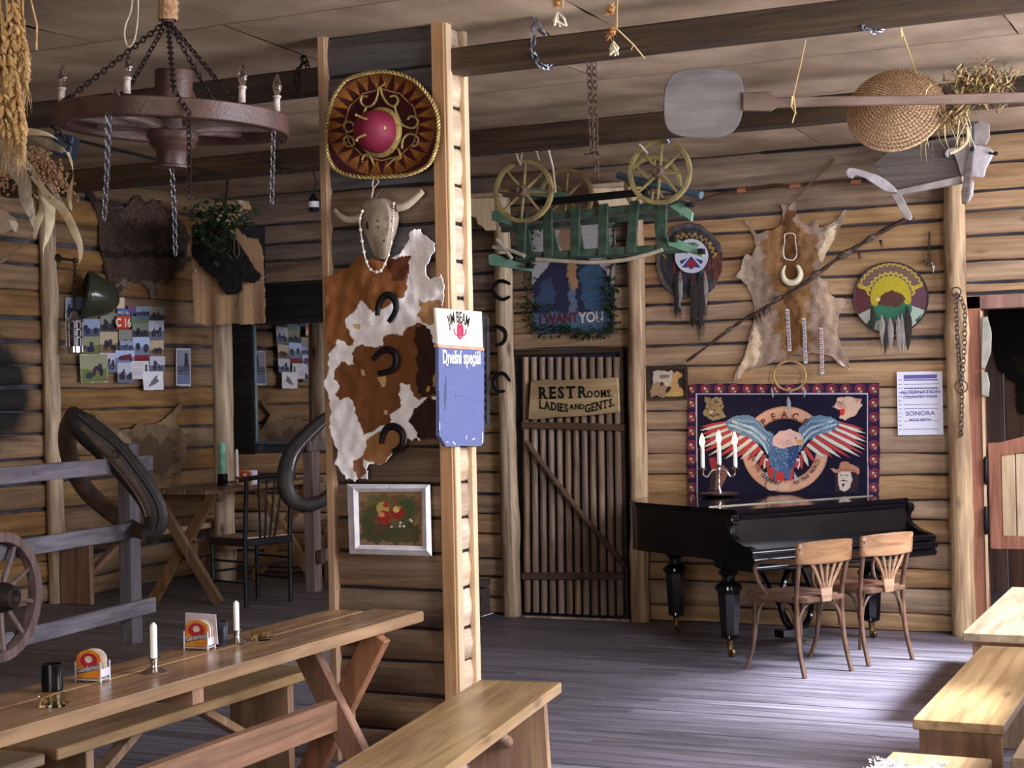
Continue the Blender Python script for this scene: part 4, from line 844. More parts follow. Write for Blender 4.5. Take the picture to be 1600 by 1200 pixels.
fan(Tq([(370,380),(420,430),(520,480),(600,560),(660,660)]),Tq([(160,410),(150,470),(155,540),(165,600),(280,640),(400,650),(500,660),(590,715),(655,720)]),17,3.6)
fan(Tq([(1160,380),(1110,430),(1010,480),(930,560),(870,660)]),Tq([(1365,430),(1390,490),(1380,540),(1370,590),(1330,635),(1200,640),(1100,640),(980,690),(900,725),(860,715)]),17,3.6)
cv.poly(Tq([(345,375),(400,335),(470,322),(545,330),(600,380),(640,430),(700,460),(665,620),(610,545),(520,490),(400,445),(360,410)]),blu,1,.5,3); cv.poly(Tq([(1185,370),(1120,335),(1050,325),(980,332),(930,370),(885,420),(880,600),(940,520),(1020,470),(1130,440),(1170,410)]),blu,1,.5,3)
for k,(P) in enumerate(([(370,390),(450,420),(540,460),(620,530),(655,600)],[(400,370),(480,395),(560,430),(640,500)],[(1160,390),(1070,420),(980,460),(915,530)],[(1130,370),(1040,395),(960,430),(905,490)])):
    for (x,y) in spline(Tq(P),7): cv.circ(x,y,1.3,(176,190,198),2); cv.circ(x+2.2,y+1.5,.9,(50,66,96))
for x in range(355,680,13):                                              # feather rows of both wings
    for k_ in range(5):
        y=352+k_*20+abs(x-430)*.10+max(0,x-560)*.75; xr=1530-x
        for X_,sg in ((x,1),(xr,-1)):
            P_=Tq([(X_,y),(X_-sg*5,y+13)]); m_=(int(round((P_[0][1]-cv.y0)*cv.k)),int(round((P_[0][0]-cv.x0)*cv.k)))
            if 0<=m_[0]<cv.h and 0<=m_[1]<cv.w and abs(cv.a[m_][2]-lin(blu)[2])<.03: cv.line(P_,.9,(52,72,104) if k_%2 else (158,178,194))
cv.circ(1060+765/4.706,580+640/4.706,21,(84,112,148),26); cv.poly(Tq([(670,560),(700,480),(820,560),(850,640),(820,740),(740,740),(680,680)]),(76,104,142),1,.8,2); cv.poly(Tq([(800,560),(890,550),(860,680),(810,760)]),(52,74,118),1,.8,3)
for k_ in range(70):
    a_,r_=cv.rs.rand()*6.28,cv.rs.rand()**.5; x_,y_=765+85*r_*math.cos(a_),645+105*r_*math.sin(a_); cv.line(Tq([(x_-4,y_-6),(x_,y_+3),(x_+5,y_-5)]),.7,(48,70,108) if k_%2 else (130,156,186))
cv.poly(Tq([(690,540),(700,480),(750,440),(830,428),(890,455),(915,510),(912,545),(880,540),(860,545),(800,560),(740,570)]),(218,180,168),1,.6,3)
for k_ in range(26): x_,y_=700+170*cv.rs.rand(),455+90*cv.rs.rand(); cv.line(Tq([(x_,y_),(x_-10,y_+12)]),.7,(176,132,126),.7)
cv.poly(Tq([(740,520),(800,500),(850,530),(790,560)]),(190,150,146),.6,1,2); cv.poly(Tq([(870,505),(910,505),(918,530),(910,550),(900,535),(868,530)]),(206,150,90)); cv.circ(1060+862/4.706,580+492/4.706,1.4,(30,26,36))
cv.poly(Tq([(650,700),(720,720),(700,800),(660,790)]),red); cv.poly(Tq([(820,720),(850,700),(840,800),(815,800)]),red); cv.poly(Tq([(700,730),(740,740),(720,790),(690,830)]),(70,98,138)); cv.poly(Tq([(780,740),(830,720),(815,800),(780,790)]),(70,98,138)); cv.poly(Tq([(715,745),(775,740),(780,805),(712,805)]),(196,60,56)); cv.poly(Tq([(610,790),(650,740),(670,800)]),(160,164,180)); cv.poly(Tq([(850,740),(880,790),(850,805)]),(160,164,180))
for x in (650,690,720,760,790): cv.line(Tq([(x,800),(x-12,840),(x,870)]),1.6,(110,76,70)); 
cv.circ(1060+690/4.706,580+850/4.706,9,(214,176,150),6); cv.circ(1060+770/4.706,580+850/4.706,9,(214,176,150),6)
cv.poly(Tq([(195,195),(320,195),(330,280),(345,330),(270,365),(180,330),(200,270)]),(146,124,92),1,1,3); cv.rs=np.random.RandomState(4)
for _ in range(60): cv.circ(1060+(195+130*cv.rs.rand())/4.706,580+(200+140*cv.rs.rand())/4.706,.9,(70,56,46))
cv.circ(1060+240/4.706,580+300/4.706,3,(190,170,140)); cv.line(Tq([(215,235),(240,250),(260,240)]),1,(50,40,36)); cv.line(Tq([(225,320),(260,330),(290,315)]),1.2,(50,40,36))
cv.poly(Tq([(1150,240),(1170,200),(1240,185),(1300,200),(1350,205),(1330,235),(1355,250),(1290,330),(1230,355),(1180,345),(1200,290),(1150,270)]),(206,170,148),1,.8,3); cv.poly(Tq([(1160,230),(1220,225),(1230,270),(1180,270)]),(176,128,112),.8,1,2); cv.poly(Tq([(1185,280),(1225,275),(1220,320),(1195,330)]),(206,52,50)); cv.line(Tq([(1170,225),(1200,235)]),1.2,(50,40,50)); cv.line(Tq([(1130,260),(1170,270)]),.8,(200,190,190)); cv.poly(Tq([(1290,195),(1345,205),(1310,235)]),(176,130,116))
cv.poly(Tq([(225,640),(270,630),(290,700),(260,740),(235,700)]),(150,48,56)); cv.poly(Tq([(245,720),(330,690),(370,720),(350,790),(310,860),(260,870),(240,800)]),(126,88,74),1,.6,3); cv.poly(Tq([(240,740),(280,720),(270,860),(225,880)]),(58,42,46)); cv.line(Tq([(285,765),(320,760)]),1,(50,34,34)); cv.line(Tq([(290,830),(320,828)]),1,(70,40,40))
cv.poly(Tq([(1150,740),(1320,720),(1330,800),(1310,885),(1150,890)]),(52,38,46)); cv.poly(Tq([(1175,735),(1260,730),(1280,790),(1260,860),(1220,885),(1185,870),(1172,800)]),(214,196,184),1,.3,2); cv.poly(Tq([(1115,715),(1180,720),(1190,675),(1230,662),(1290,690),(1330,715),(1325,760),(1270,735),(1180,745),(1140,745)]),(184,126,104),1,.5,3); cv.line(Tq([(1185,722),(1290,728)]),1.2,(120,70,60)); cv.line(Tq([(1190,765),(1205,762)]),1.3,(40,30,34)); cv.line(Tq([(1225,765),(1245,765)]),1.3,(40,30,34)); cv.poly(Tq([(1180,810),(1215,797),(1255,812),(1215,808)]),(40,30,34)); cv.poly(Tq([(1200,825),(1225,825),(1212,858)]),(48,36,38)); cv.line(Tq([(1212,770),(1207,792)]),1,(160,130,120))
cv.grain(.1)
s=T('eagle_tapestry','dark blue woven tapestry of a spread eagle in a peace ring above the piano','tapestry',BW(1226,700))
sheet(cv,lambda x,y:BW(x,y,.05+.008*math.sin(x*.05)*math.sin(y*.04)),rough_edge([(1077,600),(1130,599),(1226,600),(1300,598),(1374,598),(1375,700),(1373,794),(1076,794),(1073,700)],.5,12,2),'cloth',M_weave,0,0,.004,s,smooth=True,ang=2)
M_tx=mat('brown_thread',(84,44,44),.9); cc=BW(rx0,ry0,.062); R_=(BW(rx0+52,ry0).x-cc.x)
for i,ch in enumerate('PEACE'):
    a=math.radians(-38+19*i); p=cc+V((math.sin(a),0,math.cos(a)))*R_; text(ch,s,M_tx,p,V((math.cos(a),0,-math.sin(a))),V((math.sin(a),0,math.cos(a))),.064,bold=.0012)
def low(txt,a0,step,z=.034):
    for i,ch in enumerate(txt):
        if ch==' ': continue
        a=math.radians(a0+step*i); p=cc+V((math.cos(a),0,-math.sin(a)))*R_*1.16; text(ch,s,M_tx,p,V((math.sin(a),0,math.cos(a))),V((-math.cos(a),0,math.sin(a))),z,bold=.0008,sx=.9)
low('IN THE COUNTRY',168,-5.1); low('TO THE WORLD',75,-5.1)
# ============================================================ grand piano, candelabrum, bentwood chairs
PN=V((-2.76,9.19,0)); PK=V((.571,.821,0)).normalized(); PS_=V((-.821,.571,0))
pp=lambda s,k,z: PN+PS_*s+PK*k+V((0,0,z))
M_pia=mat('black_lacquer',(15,14,18),.09,var=.05,sc=6,spec=.6); M_pia2=mat('worn_lacquer',(30,22,22),.28,sc=4,c2=(16,13,14),spec=.5); M_bra=mat('brass',(120,98,64),.4,.8)
s=T('grand_piano','old black grand piano with closed lid and turned legs in front of the tapestry','piano',(-3.0,9.9,0))
out=[(0,0),(1.0,-.02),(1.12,0.02),(1.25,.15),(1.40,.35),(1.46,.55),(1.40,.75),(1.15,.92),(.85,1.08),(.6,1.28),(.42,1.39),(0,1.40)]
MB().prism([pp(a,b,.6) for a,b in out[::-1]],(0,0,.285)).build('case',M_pia2,s,smooth=True,ang=.5)
MB().prism([pp(a+(.015 if a>.3 else -.012),b+(-.012 if b<.3 else .012),.888) for a,b in out[::-1]],(0,0,.03)).build('lid',M_pia,s,bev=.006,seg=2)
b=MB(); b.bar(pp(.29,.02,.921),pp(.29,1.38,.921),.008,.006); b.build('lid_hinge',mat('pale_strip',(150,140,120),.4,.5),s)
# keyboard end: curved fallboard, key slip mouldings, carved cheeks
prof=[(0,.888),(-.012,.875),(-.012,.86),(.03,.83),(.045,.78),(.03,.735),(-.02,.71),(-.09,.695),(-.17,.69),(-.17,.66)]
vs=[];fs=[]
for a,z in prof: vs+=[pp(a,.03,z),pp(a,1.37,z)]
for i in range(len(prof)-1): fs.append((2*i,2*i+1,2*i+3,2*i+2))
MB().add(vs,fs).build('fallboard',M_pia,s,smooth=True)
for z,r,a in ((.672,.02,-.19),(.628,.024,-.2),(.58,.022,-.19)):
    MB().tube([pp(a,-.045,z),pp(a,.5,z),pp(a,1.0,z),pp(a,1.445,z)],r,10).build('key_slip_moulding',M_pia,s,smooth=True)
b=MB(); vs=[pp(x,k,z) for k in(-.03,1.43) for x,z in((-.19,.565),(-.19,.685),(.02,.685),(.02,.565))]; b.add(vs,[(0,1,2,3),(7,6,5,4),(0,4,5,1),(1,5,6,2),(2,6,7,3),(3,7,4,0)]); b.build('key_slip',M_pia,s)
ck=[(.05,.888),(-.016,.888),(-.03,.87),(-.03,.845),(.0,.815),(.005,.785),(-.02,.755),(-.06,.735),(-.11,.715),(-.18,.7),(-.205,.685),(-.205,.56),(.05,.56)]
for k0 in (-.05,1.39): MB().prism([pp(a,k0,z) for a,z in ck],PK*.055).build('cheek',M_pia,s,bev=.006,seg=2,smooth=True,ang=.5)
def pleg(S,K):
    c=pp(S,K,0)
    l=MB().lathe([(.09,.60),(.09,.565),(.07,.55),(.045,.54),(.06,.525),(.062,.515),(.042,.5),(.042,.47),(.06,.455),(.082,.44),(.085,.42),(.072,.405)],c,ZA,20).build('leg',M_pia,s,smooth=True,ang=.6)
    MB().lathe([(.07,.405),(.072,.39),(.056,.14),(.05,.135)],c,ZA,8).build('octagon_shaft',M_pia,l); MB().lathe([(.054,.137),(.056,.12),(.035,.11),(.02,.105)],c,ZA,16).build('foot_ring',M_pia,l,smooth=True)
    b=MB(); b.lathe([(.022,.105),(.018,.07),(.022,.05)],c,ZA,10); q=c+V((.01,0,.028)); b.lathe([(.027,-.011),(.029,0),(.027,.011)],q,PK,14); b.bar(c+V((0,0,.06))+PK*.02,q+PK*.02,.012,.008); b.bar(c+V((0,0,.06))-PK*.02,q-PK*.02,.012,.008); b.build('caster',M_bra,l,smooth=True,kind='stuff')
pleg(.18,.075); pleg(1.2,.42); pleg(.2,1.26)
ly=T('x'); bpy.data.objects.remove(ly)
b=MB(); c=pp(.33,.74,0)
for sg in(-1,1):
    q=spline([(0,.56),(.05,.5),(.11,.38),(.13,.26),(.1,.15),(.03,.09),(0,.085)],5); b.tube([c+PK*(sg*x)+V((0,0,z)) for x,z in q],.024,8,flat=.7)
    q=spline([(.075,.33),(.05,.37),(.02,.34),(.03,.29),(.06,.26)],4); b.tube([c+PK*(sg*x)+V((0,0,z)) for x,z in q],.018,7)
b.bar(c+V((0,0,.05)),c+V((0,0,.1)),.3,.09,PS_); b.bar(c+V((0,0,.1)),c+V((0,0,.6)),.05,.03,PS_); b.build('pedal_lyre',M_pia,s,smooth=True,kind='stuff')
for k in (-.05,.05): MB().tube([c+PK*k+V((0,0,.05)),c+PK*k-PS_*.08+V((0,0,.045)),c+PK*k-PS_*.15+V((0,0,.035))],[.008,.011,.013],8,flat=.5).build('pedal',M_bra,s,smooth=True)
MB().bar(c+PS_*.04+V((0,0,.08)),c+PS_*.5+V((0,0,.6)),.02,.02).build('lyre_brace',M_pia,s)
# ---- candelabrum with three lit candles
c=onZ(.9195,1124,775); mp_=c.y/(.9086+.13*.4177)/F
M_sil=mat('silver',(196,186,180),.18,.95,var=.03); M_wax=mat('white_wax',(244,238,236),.4,var=.02); M_fla=emit('candle_flame',(255,206,130),14)
s=T('candelabrum','silver candelabrum with three lit white candles on the piano lid','candelabrum',c)
RX=RT.normalized(); kx=lambda px: RX*((px-1126)*mp_); zz=lambda py:(774-py)*mp_
L=lambda px,py: c+kx(px)+V((0,0,zz(py)))
MB().lathe([(.005,.03),(.02,.022),(.1,.012),(.13,.014),(.138,.02),(.134,.012),(.09,.0),(.004,0)],c,ZA,32).build('drip_tray',M_sil,s,smooth=True)
MB().lathe([(.022,zz(772)+.01),(.018,zz(766)),(.008,zz(760)),(.013,zz(755)),(.009,zz(750)),(.008,zz(738)),(.015,zz(734)),(.016,zz(730)),(.008,zz(727)),(.012,zz(724))],c,ZA,14).build('stem',M_sil,s,smooth=True)
for sg in(-1,1):
    q=spline([(0,735),(6,733),(13,737),(18,744),(24,741),(25,733)],6); MB().tube([L(1126+sg*x,y) for x,y in q],.0065,7).build('arm',M_sil,s,smooth=True)
for px,yb,yt in ((1101,732,697),(1127,727,692),(1152,731,695)):
    p=L(px,yb); h=(yb-yt)*mp_
    MB().lathe([(.008,-.02),(.012,-.01),(.028,0),(.03,.006),(.016,.008),(.014,.02)],p,ZA,16).build('cup',M_sil,s,smooth=True)
    cn=MB().lathe([(.015,.005),(.0145,h*.6),(.0135,h),(.004,h+.004)],p,ZA,14).build('candle',M_wax,s,smooth=True)
    b=MB(); q=p+V((0,0,h)); b.lathe([(.001,.0),(.015,.012),(.02,.028),(.016,.052),(.007,.078),(.0005,.092)],q,ZA,12); b.build('flame',M_fla,cn,smooth=True)
    l=bpy.data.lights.new('flame_light','POINT'); l.energy=.35; l.color=(1,.75,.45); l.shadow_soft_size=.02; o=bpy.data.objects.new('flame_light',l); COL.objects.link(o); o.location=q+V((0,0,.1))
# ---- bentwood armchairs (built at the origin, facing +Y, then placed)
M_bent=mat('bentwood',(104,76,60),.28,sc=10,c2=(72,50,38),spec=.5); M_back=wood('back_rail',(168,122,78),(126,84,52),'X',.35,1,.1,.05,bump=.05,spec=.5); M_seat=wood('seat_ply',(150,96,66),(112,66,46),'Y',.35,1,.1,.05,bump=.05)
def bent_chair(label):
    t=T('bentwood_armchair',label,'chair',(0,0,0),'bentwood armchairs at the piano')
    for sg in(-1,1):
        MB().tube([V(p) for p in spline([(sg*.185,-.03,0),(sg*.18,.02,.2),(sg*.178,.03,.45),(sg*.188,.0,.62),(sg*.2,-.025,.74)],5)],.0145,9).build('rear_leg',M_bent,t,smooth=True)
        MB().tube([V(p) for p in spline([(sg*.215,.43,0),(sg*.19,.395,.12),(sg*.178,.38,.28),(sg*.18,.38,.43)],5)],[.0125]*7+[.0145]*9,9).build('front_leg',M_bent,t,smooth=True)
        MB().tube([V(p) for p in spline([(sg*.195,-.02,.655),(sg*.235,.12,.655),(sg*.25,.24,.645),(sg*.245,.3,.61),(sg*.22,.31,.54),(sg*.2,.28,.47),(sg*.195,.24,.43)],5)],[.017]*8+[.0125]*23,8).build('arm_rest',M_bent,t,smooth=True)
    def hoop(a,b_,top): return spline([a,tuple(np.array(a)*.93+np.array(b_)*.07+np.array((0,0,top*.6))),tuple((np.array(a)*.72+np.array(b_)*.28)+np.array((0,0,top))),tuple((np.array(a)*.28+np.array(b_)*.72)+np.array((0,0,top))),tuple(np.array(a)*.07+np.array(b_)*.93+np.array((0,0,top*.6))),b_],5)
    for a,b_ in (((-.172,.03,.26),(.172,.03,.26)),((-.172,.375,.26),(.172,.375,.26)),((-.176,.045,.26),(-.176,.37,.26)),((.176,.045,.26),(.176,.37,.26))):
        MB().tube([V(p) for p in hoop(a,b_,.155)],.0095,7).build('leg_hoop',M_bent,t,smooth=True)
    q=spline([(-.17,.0),(-.2,.15),(-.225,.33),(-.2,.43),(-.1,.455),(.1,.455),(.2,.43),(.225,.33),(.2,.15),(.17,.0),(.08,-.02),(-.08,-.02)],4,True)
    MB().prism([(x,y,.42) for x,y in q],(0,0,.03)).build('seat_ring',M_bent,t,bev=.006,smooth=True,ang=.6); MB().prism([(x*.86,.22+(y-.22)*.86,.447) for x,y in q],(0,0,.007)).build('seat_panel',M_seat,t)
    vs=[];fs=[];n=13
    for i in range(n):
        u=-1+2*i/(n-1); x=.215*u; y=-.055+.05*u*u+ (.0); e=.012*(1-u*u)
        for z,dy in((.645-e*.3,0),(.765+e,-.012),(.765+e,-.036),(.645-e*.3,-.024)): vs.append((x,y+dy+.008,z))
    for i in range(n-1):
        for j in range(4): fs.append((i*4+j,i*4+(j+1)%4,(i+1)*4+(j+1)%4,(i+1)*4+j))
    fs+=[(0,1,2,3),tuple((n-1)*4+j for j in (3,2,1,0))]; MB().add(vs,fs).build('top_rail',M_back,t,bev=.005,smooth=True,ang=.6)
    MB().prism([(-.036,-.022,.42),(.036,-.022,.42),(.048,-.02,.5),(-.048,-.02,.5)],(0,-.012,.0)).build('splat_foot',M_back,t,bev=.003)
    for i in range(5):
        u=(i-2)/2; pts=[(u*.036,-.028,.49),(u*.05,-.032,.53),(u*.09,-.04,.6),(u*.125,-.05+.012*u*u,.655)]
        q=spline(pts,4); MB().tube([V(p) for p in q],[.0085+.004*(k/len(q)) for k in range(len(q))],6,flat=.5,up=V((0,1,0))).build('splat_slat',M_back,t,smooth=True)
    return t
ch=bent_chair('nearer bentwood armchair drawn up to the piano, the left one'); ang=math.atan2(.53,-.85)-math.pi/2
put(ch,-2.185,8.96,ang); c2=copytree(ch); put(c2,-1.93,9.46,ang); c2['label']='bentwood armchair at the right end of the piano, the farther one'
# ============================================================ the raised alcove on the left
EX=V((1,0,0))
def hairs(n,ol,fn,L,w,cvec,name,par,m):
    xs=[p[0] for p in ol]; ys=[p[1] for p in ol]; b=MB(); X=np.array([[ru(min(xs),max(xs)) for _ in range(n*2)]]); Y=np.array([[ru(min(ys),max(ys)) for _ in range(n*2)]]); k=inpoly(ol,X,Y)[0]
    P=[(X[0][i],Y[0][i]) for i in range(n*2) if k[i]][:n]
    for x,y in P:
        p=fn(x,y); d=cvec+V((ru(-.5,.5),ru(-.5,.5),ru(-.6,.4))); strands(b,1,lambda:p,lambda q:d,L,w)
    return b.build(name,m,par,kind='stuff')
s=T('dark_fur_skin','large dark brown fur skin stretched high on the left log wall','hide',LW(215,370,.05))
ol=[(131,292),(138,291),(145,300),(152,312),(162,320),(180,324),(198,322),(204,310),(212,305),(223,308),(228,318),(238,312),(250,312),(254,325),(264,334),(285,345),(296,368),(291,400),(289,420),(276,428),(265,438),(250,444),(243,455),(238,470),(231,452),(218,443),(200,447),(184,458),(174,446),(164,425),(161,402),(154,380),(156,352),(149,328),(140,312)]
cf=lambda x,y: LW(x,y,.05+.025*noise.noise(V((x*.025,y*.025,8))))
hide(ol,(78,62,52),[([(160,392),(290,392),(292,402),(160,404)],(34,27,24),2),([(165,310),(270,320),(268,350),(200,345)],(112,92,78),4),([(180,440),(260,440),(240,470),(200,452)],(128,110,94),3),([(131,290),(150,310),(150,330),(135,305)],(44,36,32),1),([(175,350),(250,355),(255,385),(180,385)],(60,46,40),5)],(126,286,300,474),cf,4,1.8,1,.25).build('skin',M_fur,s,smooth=True,ang=3)
hairs(2600,ol,cf,.05,.0016,V((.5,0,-.7)),'fur',s,mat('dark_fur_hair',(88,70,58),.8,sc=30))
s=T('tan_deer_hide','tan deer hide with forelegs spread on the left wall behind the alcove table','hide',LW(235,700,.05))
ol=[(147,642),(156,650),(172,665),(188,671),(206,670),(215,660),(224,664),(238,662),(252,658),(262,650),(272,640),(284,626),(283,640),(274,655),(280,665),(288,678),(298,676),(297,690),(290,700),(293,715),(286,728),(282,742),(270,740),(256,748),(244,760),(225,762),(210,745),(200,730),(197,712),(185,690),(170,675),(156,662),(149,652)]
cf=lambda x,y: LW(x,y,.05+.03*noise.noise(V((x*.02,y*.03,18))))
hide(ol,(112,91,70),[([(200,680),(280,690),(270,740),(215,740)],(82,66,50),5),([(185,672),(205,690),(200,715),(185,692)],(136,112,86),1.5),([(240,660),(285,630),(280,670)],(140,112,80),2)],(140,620,304,766),cf,6,1,1,.12).build('skin',M_fur,s,smooth=True,ang=3)
tag(hide([(-6,322),(10,330),(25,342),(30,356),(26,364),(16,360),(6,366),(-6,362)],(150,124,98),[([(14,342),(30,350),(24,364)],(196,180,156),1)],(-8,318,34,370),lambda x,y:LW(x,y,.05),7,1).build('hide_scrap',M_fur),'small tan hide scrap at the left edge behind the dried corn','hide')
# ---- burlap cloth with dark skins in front of the corner post
s=T('burlap_hanging','burlap cloth on a black backboard with two black fur lobes, hung before the corner post','hanging',dep(355,430,11.6))
Bp=lambda x,y,o=0: dep(x,y,11.62-o)
MB().prism([Bp(x,y,-.05) for x,y in ((299,352),(408,352),(410,500),(302,500))],NY*-.05).build('backboard',mat('black_board',(22,20,20),.7),s)
ol=[(297,348),(340,350),(368,352),(388,372),(403,372),(412,398),(413,440),(415,505),(395,508),(360,506),(330,509),(301,504)]
cv=Canvas(295,340,418,512,(150,118,88),1); 
for x in (312,331,352,378,396): cv.line([(x,400),(x+2,508)],3,(128,98,72),.7)
cv.line([(380,440),(368,480)],3,(118,88,64)); cv.grain(.12)
cv.mesh(lambda x,y:Bp(x,y,.02+.02*math.sin(x*.17)*min(1,max(0,(y-400)/90))),rough_edge(ol,1.3,3,2),.004).build('burlap_cloth',M_weave,s,smooth=True,ang=2)
fo=[(300,352),(330,345),(352,350),(366,370),(382,392),(398,420),(409,428),(404,440),(388,442),(378,440),(380,452),(370,460),(355,461),(346,452),(340,440),(322,424),(308,410),(299,400)]
cf=lambda x,y:Bp(x,y,.05+.05*math.sin(min(1,max(0,(x-298)/110))*math.pi))
hide(fo,(24,19,18),[([(320,360),(350,365),(345,395),(320,390)],(36,28,25),3)],(296,342,412,464),cf,3,1.2,1,.2).build('black_fur',M_fur,s,smooth=True,ang=3)
hairs(1200,fo,lambda x,y:cf(x,y)+NY*.005,.04,.0016,V((.2,-.3,-.7)),'fur_hair',s,mat('black_hair',(26,21,20),.8))
MB().tube([Bp(350,354,-.07),V((Bp(350,354).x,Bp(350,354,-.07).y,CZ-.005))],.008,6).build('hanging_wire',M_rust,s); b=MB(); b.tube([Bp(x,y,.12) for x,y in ((366,358),(366,385),(365,395),(370,404),(374,396),(373,385),(368,360))],.004,5); b.build('wire_loop',mat('thin_wire',(120,104,80),.5,.5),s)
b=MB(); 
for x,y in ((365,356),(304,423),(408,428)): b.sph(Bp(x,y,.1),.012,7,5)
b.build('tack',M_steel,s,kind='stuff')
s=T('evergreen_bunch','bunch of dark green leafy twigs above the burlap cloth','foliage',dep(345,360,11.4))
fn=lambda x,y,o: dep(x,y,11.42-o*2)
M_lf2=mat('dark_evergreen',(58,80,52),.35,c2=(22,34,22),sc=25,var=.2)
b,st=leaves([(300,338),(325,346),(345,330),(365,345),(390,342)],260,13,.06,'',fn,M_lf2); b2,_=leaves([(320,365),(335,385),(345,392)],90,9,.06,'',fn,M_lf2); b.add(b2.v,b2.f); b.build('leaves',M_lf2,s,kind='stuff')
for P in ([(345,300),(350,325),(330,350)],[(350,320),(375,340),(395,342)],[(345,325),(320,340),(302,338)]): MB().tube([fn(x,y,0) for x,y in P],.006,6).build('twig',M_stem,s)
# ---- small wares on the left wall
s=T('lantern_bracket','dark metal wall arm screwed to the left log post','bracket',LW(92,403,.15))
b=MB(); b.tube([LW(88,403,.14),LW(100,405,.2),LW(117,407,.26)],.009,7); b.lathe([(.03,0),(.03,.01),(.018,.02),(.012,.03)],LW(90,403,.13),EX,14); b.sph(LW(117,407,.26),.02,9,7); b.build('arm',mat('dark_bronze',(70,62,50),.4,.7),s,smooth=True,kind='stuff')
b=MB(); chain(b,[LW(117,410,.26),LW(116,440,.26),LW(117,484,.26)],.035,.02,.004); tag(b.build('chain',M_rust),'short thin chain hanging from the wall arm down to the lantern','chain')
s=T('chrome_lantern','chrome lantern hanging from the wall arm on the left wall','lantern',LW(117,520,.26)); c=LW(117,553,.26); u=LW(117,485,.26).z-c.z
M_chrome=mat('chrome',(200,196,206),.15,.95,var=.03)
MB().lathe([(.055,0),(.062,.01),(.062,.05),(.05,.055)],c,ZA,20).build('base',M_chrome,s,smooth=True,ang=.5); MB().lathe([(.062,u*.72),(.064,u*.76),(.05,u*.82),(.035,u*.84),(.03,u*.88),(.02,u*.97),(.006,u)],c,ZA,20).build('cap',M_chrome,s,smooth=True,ang=.5)
for i in range(8):
    a=2*math.pi*i/8; MB().tube([c+V((.054*math.cos(a),.054*math.sin(a),.05)),c+V((.054*math.cos(a),.054*math.sin(a),u*.73))],.006,6).build('rod',M_chrome,s,smooth=True)
for z in (.36,.54): MB().lathe([(.058,u*z),(.06,u*z+.008),(.058,u*z+.016)],c,ZA,20,cap=False).build('hoop',M_chrome,s)
MB().lathe([(.042,.05),(.042,u*.72)],c,ZA,16).build('glass_tube',mat('smoked_glass',(52,46,52),.1),s,smooth=True)
s=T('bell_helmet','dark olive dome-shaped helmet hung tilted beside the lantern','helmet',LW(155,465,.2))
ax=(LW(186,463,.3)-LW(128,462,.18)); ax=V((.55,.62,-.18)).normalized(); c=LW(140,462,.16); M_ol=mat('olive_enamel',(56,58,46),.18,sc=6,var=.06,spec=.6)
MB().lathe([(.165,-.03),(.17,-.01),(.165,.01),(.15,.05),(.128,.11),(.1,.16),(.06,.195),(.02,.21),(.002,.212)],c,ax,28).build('dome',M_ol,s,smooth=True,ang=1.2); MB().lathe([(.16,-.045),(.178,-.035),(.178,-.018),(.165,-.012)],c,ax,28,cap=False).build('brim',M_ol,s,smooth=True)
# ---- photo collage
g6=lambda P:[(90+x/6,440+y/6) for x,y in P]
s=T('photo_collage','collage of overlapping motorcycle and travel photographs pinned on the left wall','collage',LW(195,545,.05))
PH=[(75,150,230,350,0),(225,350,400,520,0),(220,515,395,680,4),(400,290,560,490,1),(395,470,570,680,2),(560,255,680,330,5),(660,228,745,300,6),(735,232,880,330,0),(690,325,880,400,7),(700,390,860,525,1),(860,238,1000,372,1),(855,365,1000,548,3),(575,450,700,650,1),(588,553,702,645,0),(865,550,1000,700,2),(705,520,865,692,8),(705,690,865,750,9),(865,700,1010,850,3),(395,668,565,852,3),(212,680,472,950,4),(542,645,725,772,8),(562,760,722,950,3),(695,745,862,918,10),(800,842,996,1022,11),(548,150,630,252,12),(555,320,682,442,13)]
rs=np.random.RandomState(12)
tone=[((150,160,190),(84,90,110)),((140,140,130),(70,70,74)),((186,168,140),(130,104,80)),((190,188,206),(108,110,130)),((150,150,120),(110,116,70)),((90,112,160),(60,80,130)),((130,80,130),(90,90,140)),((110,120,140),(104,140,84)),((176,190,226),(120,130,160)),((140,44,52),(110,34,44)),((216,210,216),(206,200,208)),((226,222,226),(220,216,222)),((220,200,176),(214,196,170)),((196,74,56),(190,66,52))]
